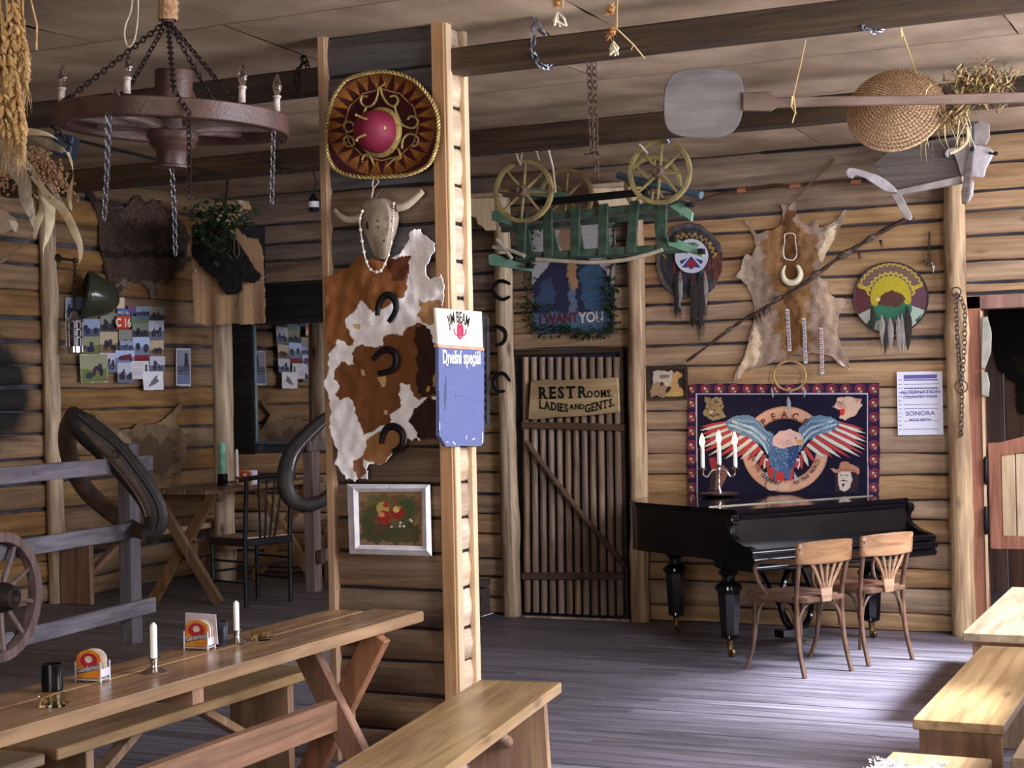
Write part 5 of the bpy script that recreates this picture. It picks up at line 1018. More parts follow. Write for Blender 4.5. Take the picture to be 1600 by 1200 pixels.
for i,(xa,ya,xb_,yb,t) in enumerate(PH):
    sk=(-8 if i in (19,22,23) else 0); Q=g6([(xa+sk,ya),(xb_+sk*.5,ya+sk*.5),(xb_,yb-abs(sk)),(xa+abs(sk),yb)]); a,b_=tone[t]
    xs=[p[0] for p in Q]; ys=[p[1] for p in Q]; cv=Canvas(min(xs),min(ys),max(xs),max(ys),a,1.6); w=max(xs)-min(xs); h=max(ys)-min(ys); x_,y_=min(xs),min(ys)
    cv.poly([(x_-2,y_+h*.55),(x_+w+2,y_+h*.5),(x_+w+2,y_+h+2),(x_-2,y_+h+2)],b_,1,1,3)
    if t<5 or t==8:
        for k in range(5): cv.circ(x_+w*(.2+.6*rs.rand()),y_+h*(.4+.35*rs.rand()),w*(.05+.1*rs.rand()),(40+30*rs.rand(),40+26*rs.rand(),48+40*rs.rand()),h*(.06+.12*rs.rand()))
        if t in(1,2,3): 
            for k in(.32,.68): cv.circ(x_+w*k,y_+h*.72,w*.13,(34,34,42),None,1,w*.07)
        if i==20: cv.poly([(x_+w*.25,y_+h*.4),(x_+w*.8,y_+h*.25),(x_+w*.85,y_+h*.65),(x_+w*.3,y_+h*.75)],(104,44,64))
    if t==10:
        for k in range(7): cv.line([(x_+w*.12,y_+h*(.15+.1*k)),(x_+w*.6,y_+h*(.15+.1*k))],.5,(140,140,150))
        cv.poly([(x_+w*.75,y_+h*.2),(x_+w*.9,y_+h*.2),(x_+w*.9,y_+h*.9),(x_+w*.78,y_+h*.9)],(70,90,80))
    if t==11: cv.poly([(x_+w*.3,y_+h*.7),(x_+w*.7,y_+h*.2),(x_+w*.75,y_+h*.5),(x_+w*.4,y_+h*.85)],(110,106,110),1,1,3)
    if i in (0,19): 
        for A,B in zip(Q,Q[1:]+Q[:1]): cv.line([A,B],1.6,(206,210,190))
    cv.grain(.06,1); of=.042+.0016*i
    o=cv.mesh(lambda x,y:LW(x,y,of),Q,.0012,V((-1,0,0))).build('photo',M_print,s)
text('C 16',s,mat('cream_ink',(240,226,206),.7),LW(193.2,510,.086),V((0,1,0)),SZ,.085,bold=.003,sx=1.05); text('SINCE 1993',s,mat('pale_ink',(206,214,230),.7),LW(193,491,.086),V((0,1,0)),SZ,.03,bold=.0006,sx=.9)
s=T('photo_strip','narrow tall black and white motorcycle photograph right of the collage','photo',LW(287,575,.05))
cv=Canvas(274,542,300,605,(206,204,214),1.6); cv.poly([(277,547),(297,547),(297,600),(277,600)],(150,150,170)); cv.poly([(277,588),(297,585),(297,600),(277,600)],(120,124,168)); cv.poly([(289,552),(293,552),(295,575),(287,578)],(60,62,72)); 
for x in(281,287,293): cv.circ(x,582,3.2,(66,66,78),4,1,1.6)
cv.poly([(277,572),(297,570),(297,580),(277,582)],(84,84,98),.8)
cv.mesh(lambda x,y:LW(x,y,.05),[(275,544),(298,544),(299,604),(275,603)],.003,V((-1,0,0))).build('print',M_print,s)
# ---- rail fence with a wagon wheel, and its continuation by the pillar
def up(px,py,d): return dep(px,py,d)
f1=dep(201,760,8.22); f2=dep(487,760,10.25); fd=(f2-f1); fd.z=0; fd.normalize(); fn_=V((fd.y,-fd.x,0))
M_fen=wood('fence_grey',(128,118,126),(78,72,82),'Y',.65,1,.4,.1); M_fenv=wood('fence_grey_post',(120,110,116),(74,66,74),'Z',.65,1,.4,.1); M_fen2=wood('fence_brown',(104,84,76),(64,50,46),'Z',.65,1,.4,.1)
s=T('rail_fence','grey three-rail wooden fence at the left carrying a wagon wheel','fence',(f1.x,f1.y,PZ))
MB().box((f1.x,f1.y,(PZ+1.30)/2+PZ/2),(.075,.095,1.30-PZ),Matrix.Rotation(math.atan2(fd.y,fd.x)-math.pi/2,3,'Z')).build('post',M_fenv,s,bev=.004)
g=f1-fd*2.3; MB().box((g.x,g.y,(PZ+1.30)/2+PZ/2),(.075,.095,1.30-PZ)).build('post',M_fenv,s,bev=.004)
for z in (1.325,.985,.575):
    a=f1-fd*2.9; b_=f1+fd*(.14 if z>1.3 or z<.7 else -.02); MB().bar((a.x+fn_.x*.05,a.y+fn_.y*.05,z),(b_.x+fn_.x*.05,b_.y+fn_.y*.05,z),.03,.08).build('rail',M_fen,s,bev=.004)
b=MB()
for z,t in ((1.325,.01),(1.325,.9),(.985,.25),(.575,.08),(.575,1.2)): b.sph((f1-fd*t)+fn_*.066+V((0,0,z-f1.z)),.007,6,4)
b.build('screw',M_steel,s,kind='stuff')
s=T('rail_fence','brown fence post and rails beside the left edge of the pillar','fence',(f2.x,f2.y,PZ))
MB().box((f2.x,f2.y,(PZ+1.30)/2+PZ/2),(.075,.1,1.30-PZ),Matrix.Rotation(math.atan2(fd.y,fd.x)-math.pi/2,3,'Z')).build('post',M_fen2,s,bev=.004)
for z,a0 in ((1.345,-.14),(.62,-.03)): MB().bar(f2+fd*a0+fn_*.05+V((0,0,z-f2.z)),f2+fd*1.85+fn_*.05+V((0,0,z-f2.z)),.03,.08).build('rail',M_fen2,s,bev=.004)
MB().box(f2+fn_*.07+fd*-.02+V((0,0,.62-f2.z)),(.03,.06,.085)).build('rail_clip',M_beam,s)
def wheel(mk,c,ax,R,rim,th,nsp,hubr,hubl,m,mh,par,sp=.011,tire=None,ph=.2):
    x,y,z=basis(V(ax),ZA); N=36
    b=MB(); vs=[];fs=[]
    for i in range(N):
        a=2*math.pi*i/N; d=x*math.cos(a)+y*math.sin(a)
        for r,h in ((R-rim,-th/2),(R,-th/2),(R,th/2),(R-rim,th/2)): vs.append(c+d*r+z*h)
    for i in range(N):
        for j in range(4): fs.append((i*4+j,i*4+(j+1)%4,((i+1)%N)*4+(j+1)%4,((i+1)%N)*4+j))
    b.add(vs,fs).build('rim',m,par,smooth=True,ang=.6,bev=.003)
    for i in range(nsp):
        a=2*math.pi*i/nsp+ph; d=x*math.cos(a)+y*math.sin(a); MB().tube([c+d*hubr*.8,c+d*(R*.4),c+d*(R-rim*.7)],[sp*1.2,sp,sp*.75],7).build('spoke',m,par,smooth=True)
    MB().lathe([(hubr*.55,-hubl*.62),(hubr*.75,-hubl*.6),(hubr,-hubl*.3),(hubr*1.08,0),(hubr,hubl*.3),(hubr*.75,hubl*.6),(hubr*.5,hubl*.62),(hubr*.3,hubl*.5)],c,z,18).build('hub',mh,par,smooth=True,ang=.5)
M_wag=wood('wheel_wood',(130,104,96),(84,62,58),'Z',.6,1,.3,.1)
t=f1+fn_*.1
while (lambda q: 800+F*q.dot(RT)/q.dot(FW))(V((t.x,t.y,.79))-EYE)>-2: t=t-fd*.01
s=T('wagon_wheel','weathered wooden wagon wheel leaning on the grey fence at the left edge','wheel',(t.x,t.y,.49))
wheel(None,V((t.x,t.y,.79)),fn_,.29,.045,.05,10,.065,.14,M_wag,M_rust,s,.014)
# ---- leather horse collars hung on the two fence ends
M_lea=mat('black_leather',(46,39,36),.5,sc=14,c2=(28,24,24),bump=.25,bsc=50,spec=.5); M_lea2=mat('worn_leather',(88,70,52),.5,sc=10,c2=(50,40,34),bump=.3)
s=T('horse_collar','old black leather horse collar hung over the end of the grey fence','collar',dep(170,740,8.0))
near=spline([(113,636,.012),(121,655,.045),(136,672,.055),(160,692,.058),(190,722,.056),(218,756,.052),(238,788,.048),(244,812,.045),(238,830,.04),(225,836,.036)],5)
b=MB(); b.tube([dep(x,y,7.98) for x,y,r in near],[r*1.35 for x,y,r in near],12,flat=.55,up=FW); b.build('near_pad',M_lea,s,smooth=True)
far=spline([(113,640,.02),(106,668,.045),(106,700,.048),(116,735,.046),(134,765,.046),(160,790,.045),(182,808,.042),(205,824,.04),(228,834,.036)],5); n=len(far)
MB().tube([dep(x,y,8.06+.4*math.sin(math.pi*min(1,i/(n-1))) if False else 8.02+.38*math.sin(math.pi*i/(n-1))) for i,(x,y,r) in enumerate(far)],[r*1.05 for x,y,r in far],12,flat=.6,up=FW).build('far_pad',M_lea2,s,smooth=True)
hm=spline([(122,648),(150,672),(185,700),(215,738),(240,775),(250,805),(246,828)],6); MB().tube([dep(x,y,7.95) for x,y in hm],.014,8).build('hame',M_lea,s,smooth=True)
rd=spline([(128,668),(150,690),(178,716),(205,748),(226,782),(234,806)],5); MB().tube([dep(x,y,7.945) for x,y in rd],[.012+.014*math.sin(math.pi*i/(len(rd)-1)) for i in range(len(rd))],8,flat=.6,up=FW).build('pad_ridge',M_lea2,s,smooth=True)
st_=spline([(160,712),(180,730),(205,762),(222,790),(228,808)],5); MB().tube([dep(x,y,7.93) for x,y in st_],.011,6,flat=.5).build('strap',M_lea2,s,smooth=True)
b=MB(); b.tube([dep(180+5*math.cos(a),710+6*math.sin(a),7.93) for a in [2*math.pi*i/10 for i in range(10)]],.004,5,closed=True); b.build('buckle_ring',M_iron,s)
s=T('horse_collar','black leather horse collar on the brown fence post beside the pillar','collar',dep(490,730,10.1))
q=spline([(522,640,.02),(500,660,.04),(478,682,.05),(458,705,.052),(447,735,.055),(447,765,.055),(460,783,.05),(482,789,.045),(505,781,.04),(520,765,.036),(534,735,.03),(536,690,.025)],5)
b=MB(); n=len(q); b.tube([dep(x,y,10.12-.0*i) for i,(x,y,r) in enumerate(q)],[r*1.02 for x,y,r in q],12,flat=.5,up=FW); b.build('pad',M_lea,s,smooth=True)
q=spline([(520,650),(500,668),(478,690),(462,712),(456,735)],5); MB().tube([dep(x,y,10.04) for x,y in q],.009,6).build('strap',M_chrome,s,smooth=True)
# ---- alcove table, bench, chairs
M_tbl=wood('alcove_oak',(122,84,48),(76,50,30),'Y',.45,1,.4,.12,spec=.45); M_tblx=wood('alcove_oak_leg',(140,94,46),(88,58,30),'Z',.45,1,.4,.12)
s=T('alcove_table','dark brown trestle table with crossed legs in the raised alcove','table',(-6.55,9.4,PZ))
for i in range(3): MB().box((-6.72+.17*i,9.5,1.0275),(.164,1.5,.035)).build('top_plank',M_tbl,s,bev=.004)
for y in (8.87,10.1):
    for sg in(-1,1): MB().bar((-6.57-sg*.23,y-sg*.02,1.005),(-6.57+sg*.29,y-sg*.02,PZ+.01),.075,.04,V((0,1,0))).build('crossed_leg',M_tblx,s,bev=.004)
    MB().bar((-6.8,y+.045,.985),(-6.3,y+.045,.985),.045,.06).build('top_bearer',M_tbl,s)
MB().bar((-6.55,8.9,.62),(-6.55,10.1,.62),.03,.09).build('stretcher',M_tblx,s)
def bench(name,label,xa,xb,y0,y1,z0,h,th,M1,M2,rot=0,pv=None,group=None,brace=True,leg_in=.18,leg_w=.86,taper=.0,stick=False,n=1):
    s=T(name,label,'bench',((xa+xb)/2,(y0+y1)/2,z0),group); w=(xb-xa)/n
    for i in range(n): MB().box((xa+w*(i+.5),(y0+y1)/2,z0+h-th/2),(w-.003,y1-y0,th)).build('seat_plank',M1,s,bev=.005)
    xm=(xa+xb)/2; hw=(xb-xa)/2*leg_w
    for yy,d in ((y0+leg_in,1),(y1-leg_in,-1)):
        P=[(xm-hw*(1+taper),yy-.022,z0),(xm+hw*(1+taper),yy-.022,z0),(xm+hw,yy-.022,z0+h-th),(xm-hw,yy-.022,z0+h-th)]
        MB().prism(P,(0,.044,0)).build('leg_board',M2,s,bev=.004)
        if brace: MB().bar((xm,yy+d*.02,z0+.14),(xm,yy+d*.5,z0+h-th-.01),.06,.035).build('brace',M2,s,bev=.003)
        if stick: MB().tube([(xm,yy+d*.01,z0+h*.52),(xm,yy+d*.35,z0+h-th-.02)],.022,9).build('brace',M2,s,smooth=True)
    return s
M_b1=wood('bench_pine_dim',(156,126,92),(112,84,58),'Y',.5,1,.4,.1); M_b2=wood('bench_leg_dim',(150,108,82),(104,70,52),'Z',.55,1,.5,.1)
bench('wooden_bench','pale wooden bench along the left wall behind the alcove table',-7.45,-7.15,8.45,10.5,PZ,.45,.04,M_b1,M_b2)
bench('wooden_bench','short brown bench with a diagonal brace against the back wall by the mirror',-6.35,-5.78,10.22,10.55,PZ,.46,.04,M_tbl,M_tblx,brace=False,leg_in=.05)
MB().bar(dep(384,780,11.0),dep(446,838,11.0),.03,.055).build('brace',M_tblx,None) if False else None
M_blk=mat('black_lacquered_wood',(24,25,28),.3,sc=9,c2=(15,15,18),spec=.5); M_rush=wood('rush_seat',(196,150,96),(140,100,60),'X',.7,2,0,.1)
def spindle(label):
    t=T('spindle_chair',label,'chair',(0,0,0),'black spindle chairs in the alcove'); bx=.19
    for sg in(-1,1):
        MB().tube([(sg*bx,0,0),(sg*bx,.0,.45),(sg*bx,-.03,.86)],.016,9).build('rear_leg',M_blk,t,smooth=True); MB().tube([(sg*bx,.36,0),(sg*bx,.36,.44)],.016,9).build('front_leg',M_blk,t,smooth=True)
        for z in(.16,.3): MB().tube([(sg*bx,0,z),(sg*bx,.36,z)],.009,7).build('rung',M_blk,t,smooth=True)
    MB().tube([(-bx,.0,.27),(bx,0,.27)],.008,7).build('rung',M_blk,t,smooth=True); MB().tube([(-bx,.36,.22),(bx,.36,.22)],.009,7).build('rung',M_blk,t,smooth=True)
    MB().box((0,.18,.43),(.41,.4,.05)).build('seat_frame',M_blk,t,bev=.006); MB().box((0,.18,.457),(.36,.35,.012)).build('seat_pad',M_rush,t,bev=.003)
    q=spline([(-.235,-.0,.85),(-.12,-.05,.865),(0,-.06,.87),(.12,-.05,.865),(.235,.0,.85)],5); MB().tube([V(p) for p in q],.018,9,flat=.9).build('top_rail',M_blk,t,smooth=True)
    for i in range(4): MB().tube([(-.06+.04*i,-.0,.45),(-.105+.07*i,-.05,.86)],.0075,7).build('spindle',M_blk,t,smooth=True)
    return t
a=spindle('black spindle-back chair with a pale seat at the front of the alcove table'); put(a,-5.97,8.98,math.radians(72),PZ)
b=copytree(a); put(b,-5.55,10.0,math.radians(150),PZ); b['label']='black spindle-back chair half hidden behind the pillar by the mirror'
# ---- on the alcove table
tz=1.045
c=onZ(tz,348,759); s=T('bottle_cup','black cup holding a rolled green menu on the alcove table','cup',c)
MB().lathe([(.033,0),(.036,.005),(.036,.085),(.032,.085),(.03,.02)],c,ZA,16).build('cup',mat('black_glaze',(18,18,20),.15),s,smooth=True); MB().lathe([(.026,.02),(.026,.3),(.02,.3)],c,ZA,14).build('menu_roll',mat('green_print',(150,206,176),.6,sc=25,c2=(90,160,130)),s,smooth=True)
def candle(c,h,label,hb=.07,group=None,r=.0115):
    s=T('candle_holder',label,'candlestick',c,group)
    MB().lathe([(.042,0),(.044,.004),(.03,.01),(.012,.018),(.01,.026),(.015,.034),(.011,.042),(.012,hb-.018),(.016,hb-.006),(.024,hb),(.014,hb-.001)],c,ZA,20).build('stand',M_sil,s,smooth=True)
    MB().lathe([(r,hb-.01),(r,hb+h*.9),(r*.8,hb+h*.95),(r*.25,hb+h)],c,ZA,14).build('candle',M_wax,s,smooth=True); return s
candle(onZ(tz,371,760),.19,'small white candle in a holder on the alcove table')
M_cst=mat('coaster_card',(222,206,190),.8,sc=30); M_amb=mat('amber_print',(214,150,40),.6,c2=(196,90,36),sc=18); M_rp=mat('red_print',(180,36,56),.6); M_wire=mat('white_wire',(214,210,220),.4)
def coasters(c,dirx,label,napkin=False,k=1.0,group=None):
    """beer mats standing in a wire rack: dirx = horizontal direction along the face"""
    s=T('coaster_rack',label,'coaster rack',c,group); X=V(dirx).normalized(); N=V((X.y,-X.x,0)); w=.092*k;h=.105*k
    def card(t):
        A=[(-w/2,.012),(w/2,.012),(w/2,h*.72)]+[(w/2*math.cos(a),h*.72+h*.3*math.sin(a)) for a in [math.pi*i/8 for i in range(1,8)]]+[(-w/2,h*.72)]
        return A
    for i in range(6):
        o=N*(.02-.007*i); lean=ru(-.004,.004)
        m=MB(); m.prism([c+X*(x+lean)+SZ*z+o for x,z in card(0)],N*-.003); m.build('beer_mat',M_amb if i==0 else M_cst,s)
    f=N*.0206; b=MB(); b.prism([c+X*x+SZ*z+f for x,z in [(w*.36*math.cos(a),h*.68+h*.24*math.sin(a)) for a in [2*math.pi*i/16 for i in range(16)]]],N*.0006); b.build('round_badge',M_rp,s)
    b=MB(); b.prism([c+X*x+SZ*z+f+N*.0006 for x,z in [(w*.16*math.cos(a),h*.72+h*.11*math.sin(a)) for a in [2*math.pi*i/12 for i in range(12)]]],N*.0005); b.build('badge_centre',M_cst,s)
    b=MB(); b.prism([c+X*x+SZ*z+f+N*.0008 for x,z in ((-w*.5,h*.24),(w*.5,h*.42),(w*.5,h*.58),(-w*.5,h*.40))],N*.0005); b.build('label_band',mat('grey_band',(96,90,100),.6),s)
    text('Gambrinus',s,M_white,c+X*.0+SZ*(h*.365)+f+N*.0016,X+SZ*.18,SZ-X*.18,.0235*k,depth=.0002,bold=.0003,sx=.82)
    for sx_ in(-1,1):
        for sn in(-1,1): MB().tube([c+X*(sx_*w*.52)+N*(sn*.026)+SZ*zv for zv in(0,.068*k)],.0028,6).build('wire',M_wire,s,smooth=True)
        MB().bar(c+X*(sx_*w*.52)+N*.026+SZ*.03,c+X*(sx_*w*.52)-N*.026+SZ*.03,.0025,.026*k).build('side_plate',M_wire,s)
    MB().bar(c-X*w*.52+SZ*.008,c+X*w*.52+SZ*.008,.054,.003).build('rack_base',M_wire,s)
    if napkin: MB().prism([c+X*x-N*.018+SZ*z for x,z in ((-w*.75,.03),(w*.7,.015),(w*.62,h*1.18),(-w*.72,h*1.22))],N*-.004).build('napkin',mat('paper_napkin',(206,190,196),.9),s)
    return s
coasters(onZ(tz,384,758),RT,'coaster rack with beer mats and a white napkin on the alcove table',False,1.0)
MB()
c=onZ(tz,396,757); tag(MB().prism([c+RT*x+SZ*z for x,z in ((-.045,0),(.03,0),(.03,.1),(-.045,.1))],FW*.004).build('paper_napkin',mat('white_paper',(232,230,246),.8)),'white paper napkin standing behind the coaster rack on the alcove table','napkin')
c=onZ(tz,360,763); s=T('glass_ashtray','small clear glass ashtray beside the candle on the alcove table','ashtray',c); M_gl=glass('clear_glass',(228,226,210))
MB().lathe([(.001,.006),(.036,.006),(.042,.026),(.048,.026),(.044,0),(.001,0)],c,ZA,20,cap=False).build('bowl',M_gl,s,smooth=True,ang=.6)
c=dep(490,318,10.9); s=T('bulb_socket','small dark lamp socket with a white porcelain ring hanging beside the pillar','lamp socket',c)
MB().lathe([(.012,.07),(.02,.05),(.034,.03),(.036,-.05),(.03,-.055)],c,ZA,14).build('shell',mat('bakelite',(20,22,30),.3),s,smooth=True); MB().lathe([(.038,-.028),(.039,.012),(.037,.013)],c,ZA,14).build('porcelain_ring',M_white,s,smooth=True); MB().tube([c+SZ*.07,c+SZ*.1+RT*.005,c+SZ*.1-FW*.3+RT*.06,V((c.x+.1,c.y-.2,CZ-.02))],.004,6).build('cable',M_rust,s)
# ============================================================ things hung from the ceiling
# ---- wagon-wheel chandelier
C=dep(270,191,6.15); C.z=2.735; e1=V((RT.x,RT.y,0)).normalized(); e2=V((FW.x,FW.y,0)).normalized(); e1=(e1-SZ*.05).normalized(); e2=(e2+SZ*.035).normalized(); e3=e1.cross(e2)
M_rim=mat('chandelier_wood',(92,64,56),.45,sc=7,c2=(60,38,34),bump=.2,spec=.5); M_rim2=mat('spoke_wood',(150,134,128),.5,sc=9,c2=(96,80,74)); W=lambda a,r,h=0: C+e1*(r*math.cos(a))+e2*(r*math.sin(a))+e3*h
s=T('wheel_chandelier','wagon wheel chandelier with candle bulbs hanging on chains above the left table','chandelier',C)
N=48; b=MB(); vs=[];fs=[]
for i in range(N):
    for r,h in ((.395,-.035),(.45,-.035),(.45,.037),(.395,.037)): vs.append(W(2*math.pi*i/N,r,h))
for i in range(N):
    for j in range(4): fs.append((i*4+j,i*4+(j+1)%4,((i+1)%N)*4+(j+1)%4,((i+1)%N)*4+j))
b.add(vs,fs).build('rim',M_rim,s,smooth=True,ang=.6,bev=.004)
for i in range(8):
    a=2*math.pi*i/8+.25; MB().tube([W(a,.06,-.02),W(a,.2,-.01),W(a,.39,0)],[.032,.026,.02],8,flat=.7).build('spoke',M_rim2,s,smooth=True)
MB().lathe([(.072,.2),(.074,.19),(.072,.06),(.085,.05),(.088,-.03),(.098,-.04),(.1,-.065),(.086,-.08),(.09,-.09),(.068,-.11),(.062,-.12),(.06,-.165),(.076,-.17),(.076,-.178),(.04,-.18)],C,e3,24).build('hub',M_rim,s,smooth=True,ang=.5)
M_bulb=glass('bulb_glass',(240,238,240)); M_slv=mat('candle_sleeve',(210,196,190),.5,sc=40,c2=(150,128,118))
def rim_at(px,far=False):
    return min([math.radians(k*.5)*(1 if far else -1) for k in range(361)],key=lambda a:abs(800+F*(W(a,.418)-EYE).dot(RT)/(W(a,.418)-EYE).dot(FW)-px))
for a in (rim_at(92),rim_at(198),rim_at(377),rim_at(432),rim_at(300,True),rim_at(180,True)):
    p=W(a,.418,.045); sl=MB().lathe([(.013,0),(.0125,.05),(.016,.052),(.016,.06),(.009,.062)],p,e3,12).build('candle_sleeve',M_slv,s,smooth=True,ang=.6)
    MB().lathe([(.008,.06),(.012,.068),(.017,.085),(.0175,.1),(.013,.12),(.006,.136),(.0015,.145)],p,e3,14).build('bulb',M_bulb,sl,smooth=True)
top=dep(262,32,6.15)
for P in ([top,W(math.radians(-140),.42,.05),W(math.radians(-175),.44,.05),W(math.radians(180),.47,-.03),W(math.radians(170),.42,-.09)],[top,W(math.radians(140),.4,.04)],[top,W(rim_at(272),.43,.06),W(rim_at(292),.47,-.02),W(rim_at(297),.455,-.33)],[top,W(rim_at(360),.43,.05)],[top,W(math.radians(70),.4,.05)],[W(rim_at(177),.45,-.03),W(rim_at(177),.45,-.27),W(rim_at(176),.455,-.42)],[W(rim_at(179),.45,-.04),W(rim_at(178),.45,-.18),W(rim_at(177),.45,-.3)],[W(rim_at(420),.44,-.04),W(rim_at(420),.44,-.32)],[C-e3*.17,C-SZ*.35,C-SZ*.52]): MB() and chain(MB(),P,.03,.019,.0032).build('chain',M_rust if P[0]==top else M_steel,s)
b=MB()
for i in range(5): b.lathe([(.036-.001*i,0),(.042,.014),(.036,.028)],top+SZ*(.0+.027*i)+e1*.004*math.sin(i),(0,0,1),14,cap=False)
b.build('rope_wrapping',mat('hemp_rope',(188,150,112),.9,sc=80,c2=(136,100,70)),s,kind='stuff'); MB().tube([top-SZ*.01,V((top.x,top.y,CZ))],.025,10).build('hanger',M_rim,s)
b=MB(); b.tube([dep(x,y,5.9) for x,y in spline([(207,-15),(205,15),(196,40),(195,60),(201,73),(210,62),(215,30),(216,-15)],6)],.0035,6); tag(b.build('cable_loop',mat('cream_cable',(196,176,156),.6),smooth=True),'loop of thin cream cable hanging from the ceiling left of the chandelier','cable')
# ---- chains and hooks on the poles
def hook_chain(label,P,d,r=.0045,l=.045,w=.027,m=M_steel,extra=()):
    b=MB(); chain(b,[dep(x,y,dd) for (x,y),dd in zip(P,d)],l,w,r)
    for E_,ed in extra: chain(b,[dep(x,y,dd) for (x,y),dd in zip(E_,ed)],l,w,r)
    return tag(b.build('chain',m),label,'chain')
M_bst=mat('bright_chain',(146,148,164),.3,.85)
d0=B1/.9086
hook_chain('steel chain looped round the front pole left of the dried flowers',[(835,27),(833,45),(834,85),(843,100),(855,107),(866,98)],[6.8,6.77,6.76,6.77,6.8,6.85],extra=[([(838,32),(845,48),(858,60)],[6.78,6.8,6.85])],m=M_bst)
hook_chain('steel chain looped round the front pole at the top right',[(1346,-4),(1345,18),(1347,38),(1358,46),(1372,50),(1378,44)],[6.25,6.22,6.2,6.25,6.3,6.4],m=M_bst)
hook_chain('short chain hanging at the end of the pole left of the pillar',[(476,88),(470,105),(462,118),(463,142)],[7.3,7.26,7.24,7.24],m=M_rust,extra=[([(476,92),(482,108)],[7.3,7.3])])
hook_chain('thin chain hanging under the rear pole left of the pillar',[(447,215),(432,228),(430,248),(440,264),(455,268)],[9.75,9.72,9.7,9.66,9.66],.004,.05,.03,M_rust)
hook_chain('long doubled rusty chain hanging from the front pole in front of the cart',[(920,96),(922,150),(924,200),(926,240)],[6.78,6.85,6.9,6.95],.004,.04,.024,M_chr,extra=[([(928,96),(930,150),(931,200),(932,240),(933,280)],[6.8,6.85,6.9,6.95,7]),([(915,241),(936,241)],[6.95,6.95])])
hook_chain('short steel chain holding the right wheel of the green cart',[(1036,190),(1037,205),(1041,215),(1046,222)],[8.72,8.8,8.95,9.15],.005,.055,.032,M_bst)
# ---- green ladder cart hung upside down
M_grn=mat('green_paint',(74,94,76),.55,sc=14,c2=(46,62,50),bump=.1); M_grl=mat('pale_green_paint',(124,162,138),.5,sc=14,c2=(100,146,118)); M_yel=mat('yellow_paint',(158,140,90),.6,sc=12,c2=(112,96,62)); M_dk=wood('cart_deck',(140,128,124),(92,82,78),'X',.7,1,.2,.1)
s=T('ladder_cart','green wooden ladder cart with four yellow spoked wheels hung upside down from the ceiling','cart',onY(9.2,930,360))
ya,yb,yc,yd=8.86,8.97,9.42,9.53
K=lambda y,px,py: onY(y,px,py)
lo=[K(ya,766,404),K(ya,1088,385)]; hi=[K(yb,782,346),K(yb,1076,318)]
off=V((-.24,yd-ya,.05)); offt=V((-.2,yc-yb,0))
for A,B,w,h,m in ((lo[0],lo[1],.035,.045,M_grn),(hi[0],hi[1],.035,.04,M_grn),(lo[0]+off,lo[1]+off,.035,.045,M_grn),(hi[0]+offt,hi[1]+offt,.035,.04,M_grn)): MB().bar(A,B,w,h).build('ladder_rail',m,s,bev=.004)
for p0,p1 in ((818,822),(864,862),(906,906),(949,950),(992,998),(1038,1040)):
    tl,th=(p0-766)/322,(p1-782)/294; MB().bar(lo[0].lerp(lo[1],tl)+V((0,-.03,-.02)),hi[0].lerp(hi[1],th)+V((0,-.03,.04)),.06,.022,V((0,1,0))).build('slat',M_grn,s,bev=.003); MB().bar(lo[0].lerp(lo[1],tl)+off,hi[0].lerp(hi[1],th)+offt,.055,.022,V((0,1,0))).build('slat',M_grn,s,bev=.003)
for i in range(4): MB().bar(hi[0]+offt*(.14+.24*i)+SZ*.02,hi[1]+offt*(.14+.24*i)+SZ*.02,.095,.018).build('deck_board',M_dk,s,bev=.003)
for P,y in (([(1045,322),(1062,316),(1082,332),(1080,346),(1072,340)],yb-.02),([(1040,372),(1046,369),(1098,390),(1098,402),(1044,384)],ya-.03),([(768,330),(775,328),(815,346),(813,356),(768,344)],yb-.02),([(762,398),(770,396),(836,420),(828,424),(764,414)],ya-.03)): MB().prism([K(y,x,q) for x,q in P],(0,.03,0)).build('end_bracket',M_grl,s,bev=.003)
for x,y,yy in ((1052,374,ya-.06),(1096,393,ya-.06),(828,415,ya-.06),(1078,320,yb-.06)): MB().box(K(yy,x,y),(.03,.06,.03)).build('bolt',M_iron,s)
for px,py,yy in ((818,299,8.72),(1031,269,8.72),(884,308,9.62),(1020,290,9.62)): wheel(None,K(yy,px,py),(0.06,-1,.0),.192,.026,.035,8,.036,.11,M_yel,mat('hub_brown',(110,88,72),.5),s,.0105,ph=.1)
for a,c in (((820,299,8.78),(884,308,9.6)),((1031,269,8.78),(1020,290,9.6))): MB().bar(K(a[2],a[0],a[1]),K(c[2],c[0],c[1]),.045,.05).build('axle',M_grn,s)
MB().bar(K(9.2,832,318),K(9.2,1010,300),.06,.04).build('centre_beam',M_iron,s); MB().tube([K(9.3,966,274),K(9.2,1030,290),K(9.1,1096,305)],.024,10).build('blue_pipe',mat('blue_steel',(118,146,164),.3,.5),s,smooth=True)
MB().tube([K(8.8,x,y) for x,y in spline([(838,405),(880,408),(920,410),(970,407),(1010,398),(1035,390)],4)],.016,8,flat=.8).build('bent_pole',mat('pale_ash',(186,172,150),.6),s,smooth=True)
for P in ([(770,386),(800,392),(820,400)],[(776,374),(788,388),(800,404)]): MB().tube([K(8.8,x,y) for x,y in P],.012,7).build('stick',mat('pale_ash',(186,172,150),.6),s,smooth=True)
for P in ([(804,232),(809,248),(813,258)],[(856,230),(864,262),(868,300)],[(838,236),(842,250)],[(1000,226),(1012,240)],[(816,234),(814,246),(813,256)]):
    n_=len(P)-1; MB().tube([K(8.33+.39*i/n_,x,y) for i,(x,y) in enumerate(P)],.006,6).build('hanging_cord',mat('pale_cord',(200,186,170),.8),s)
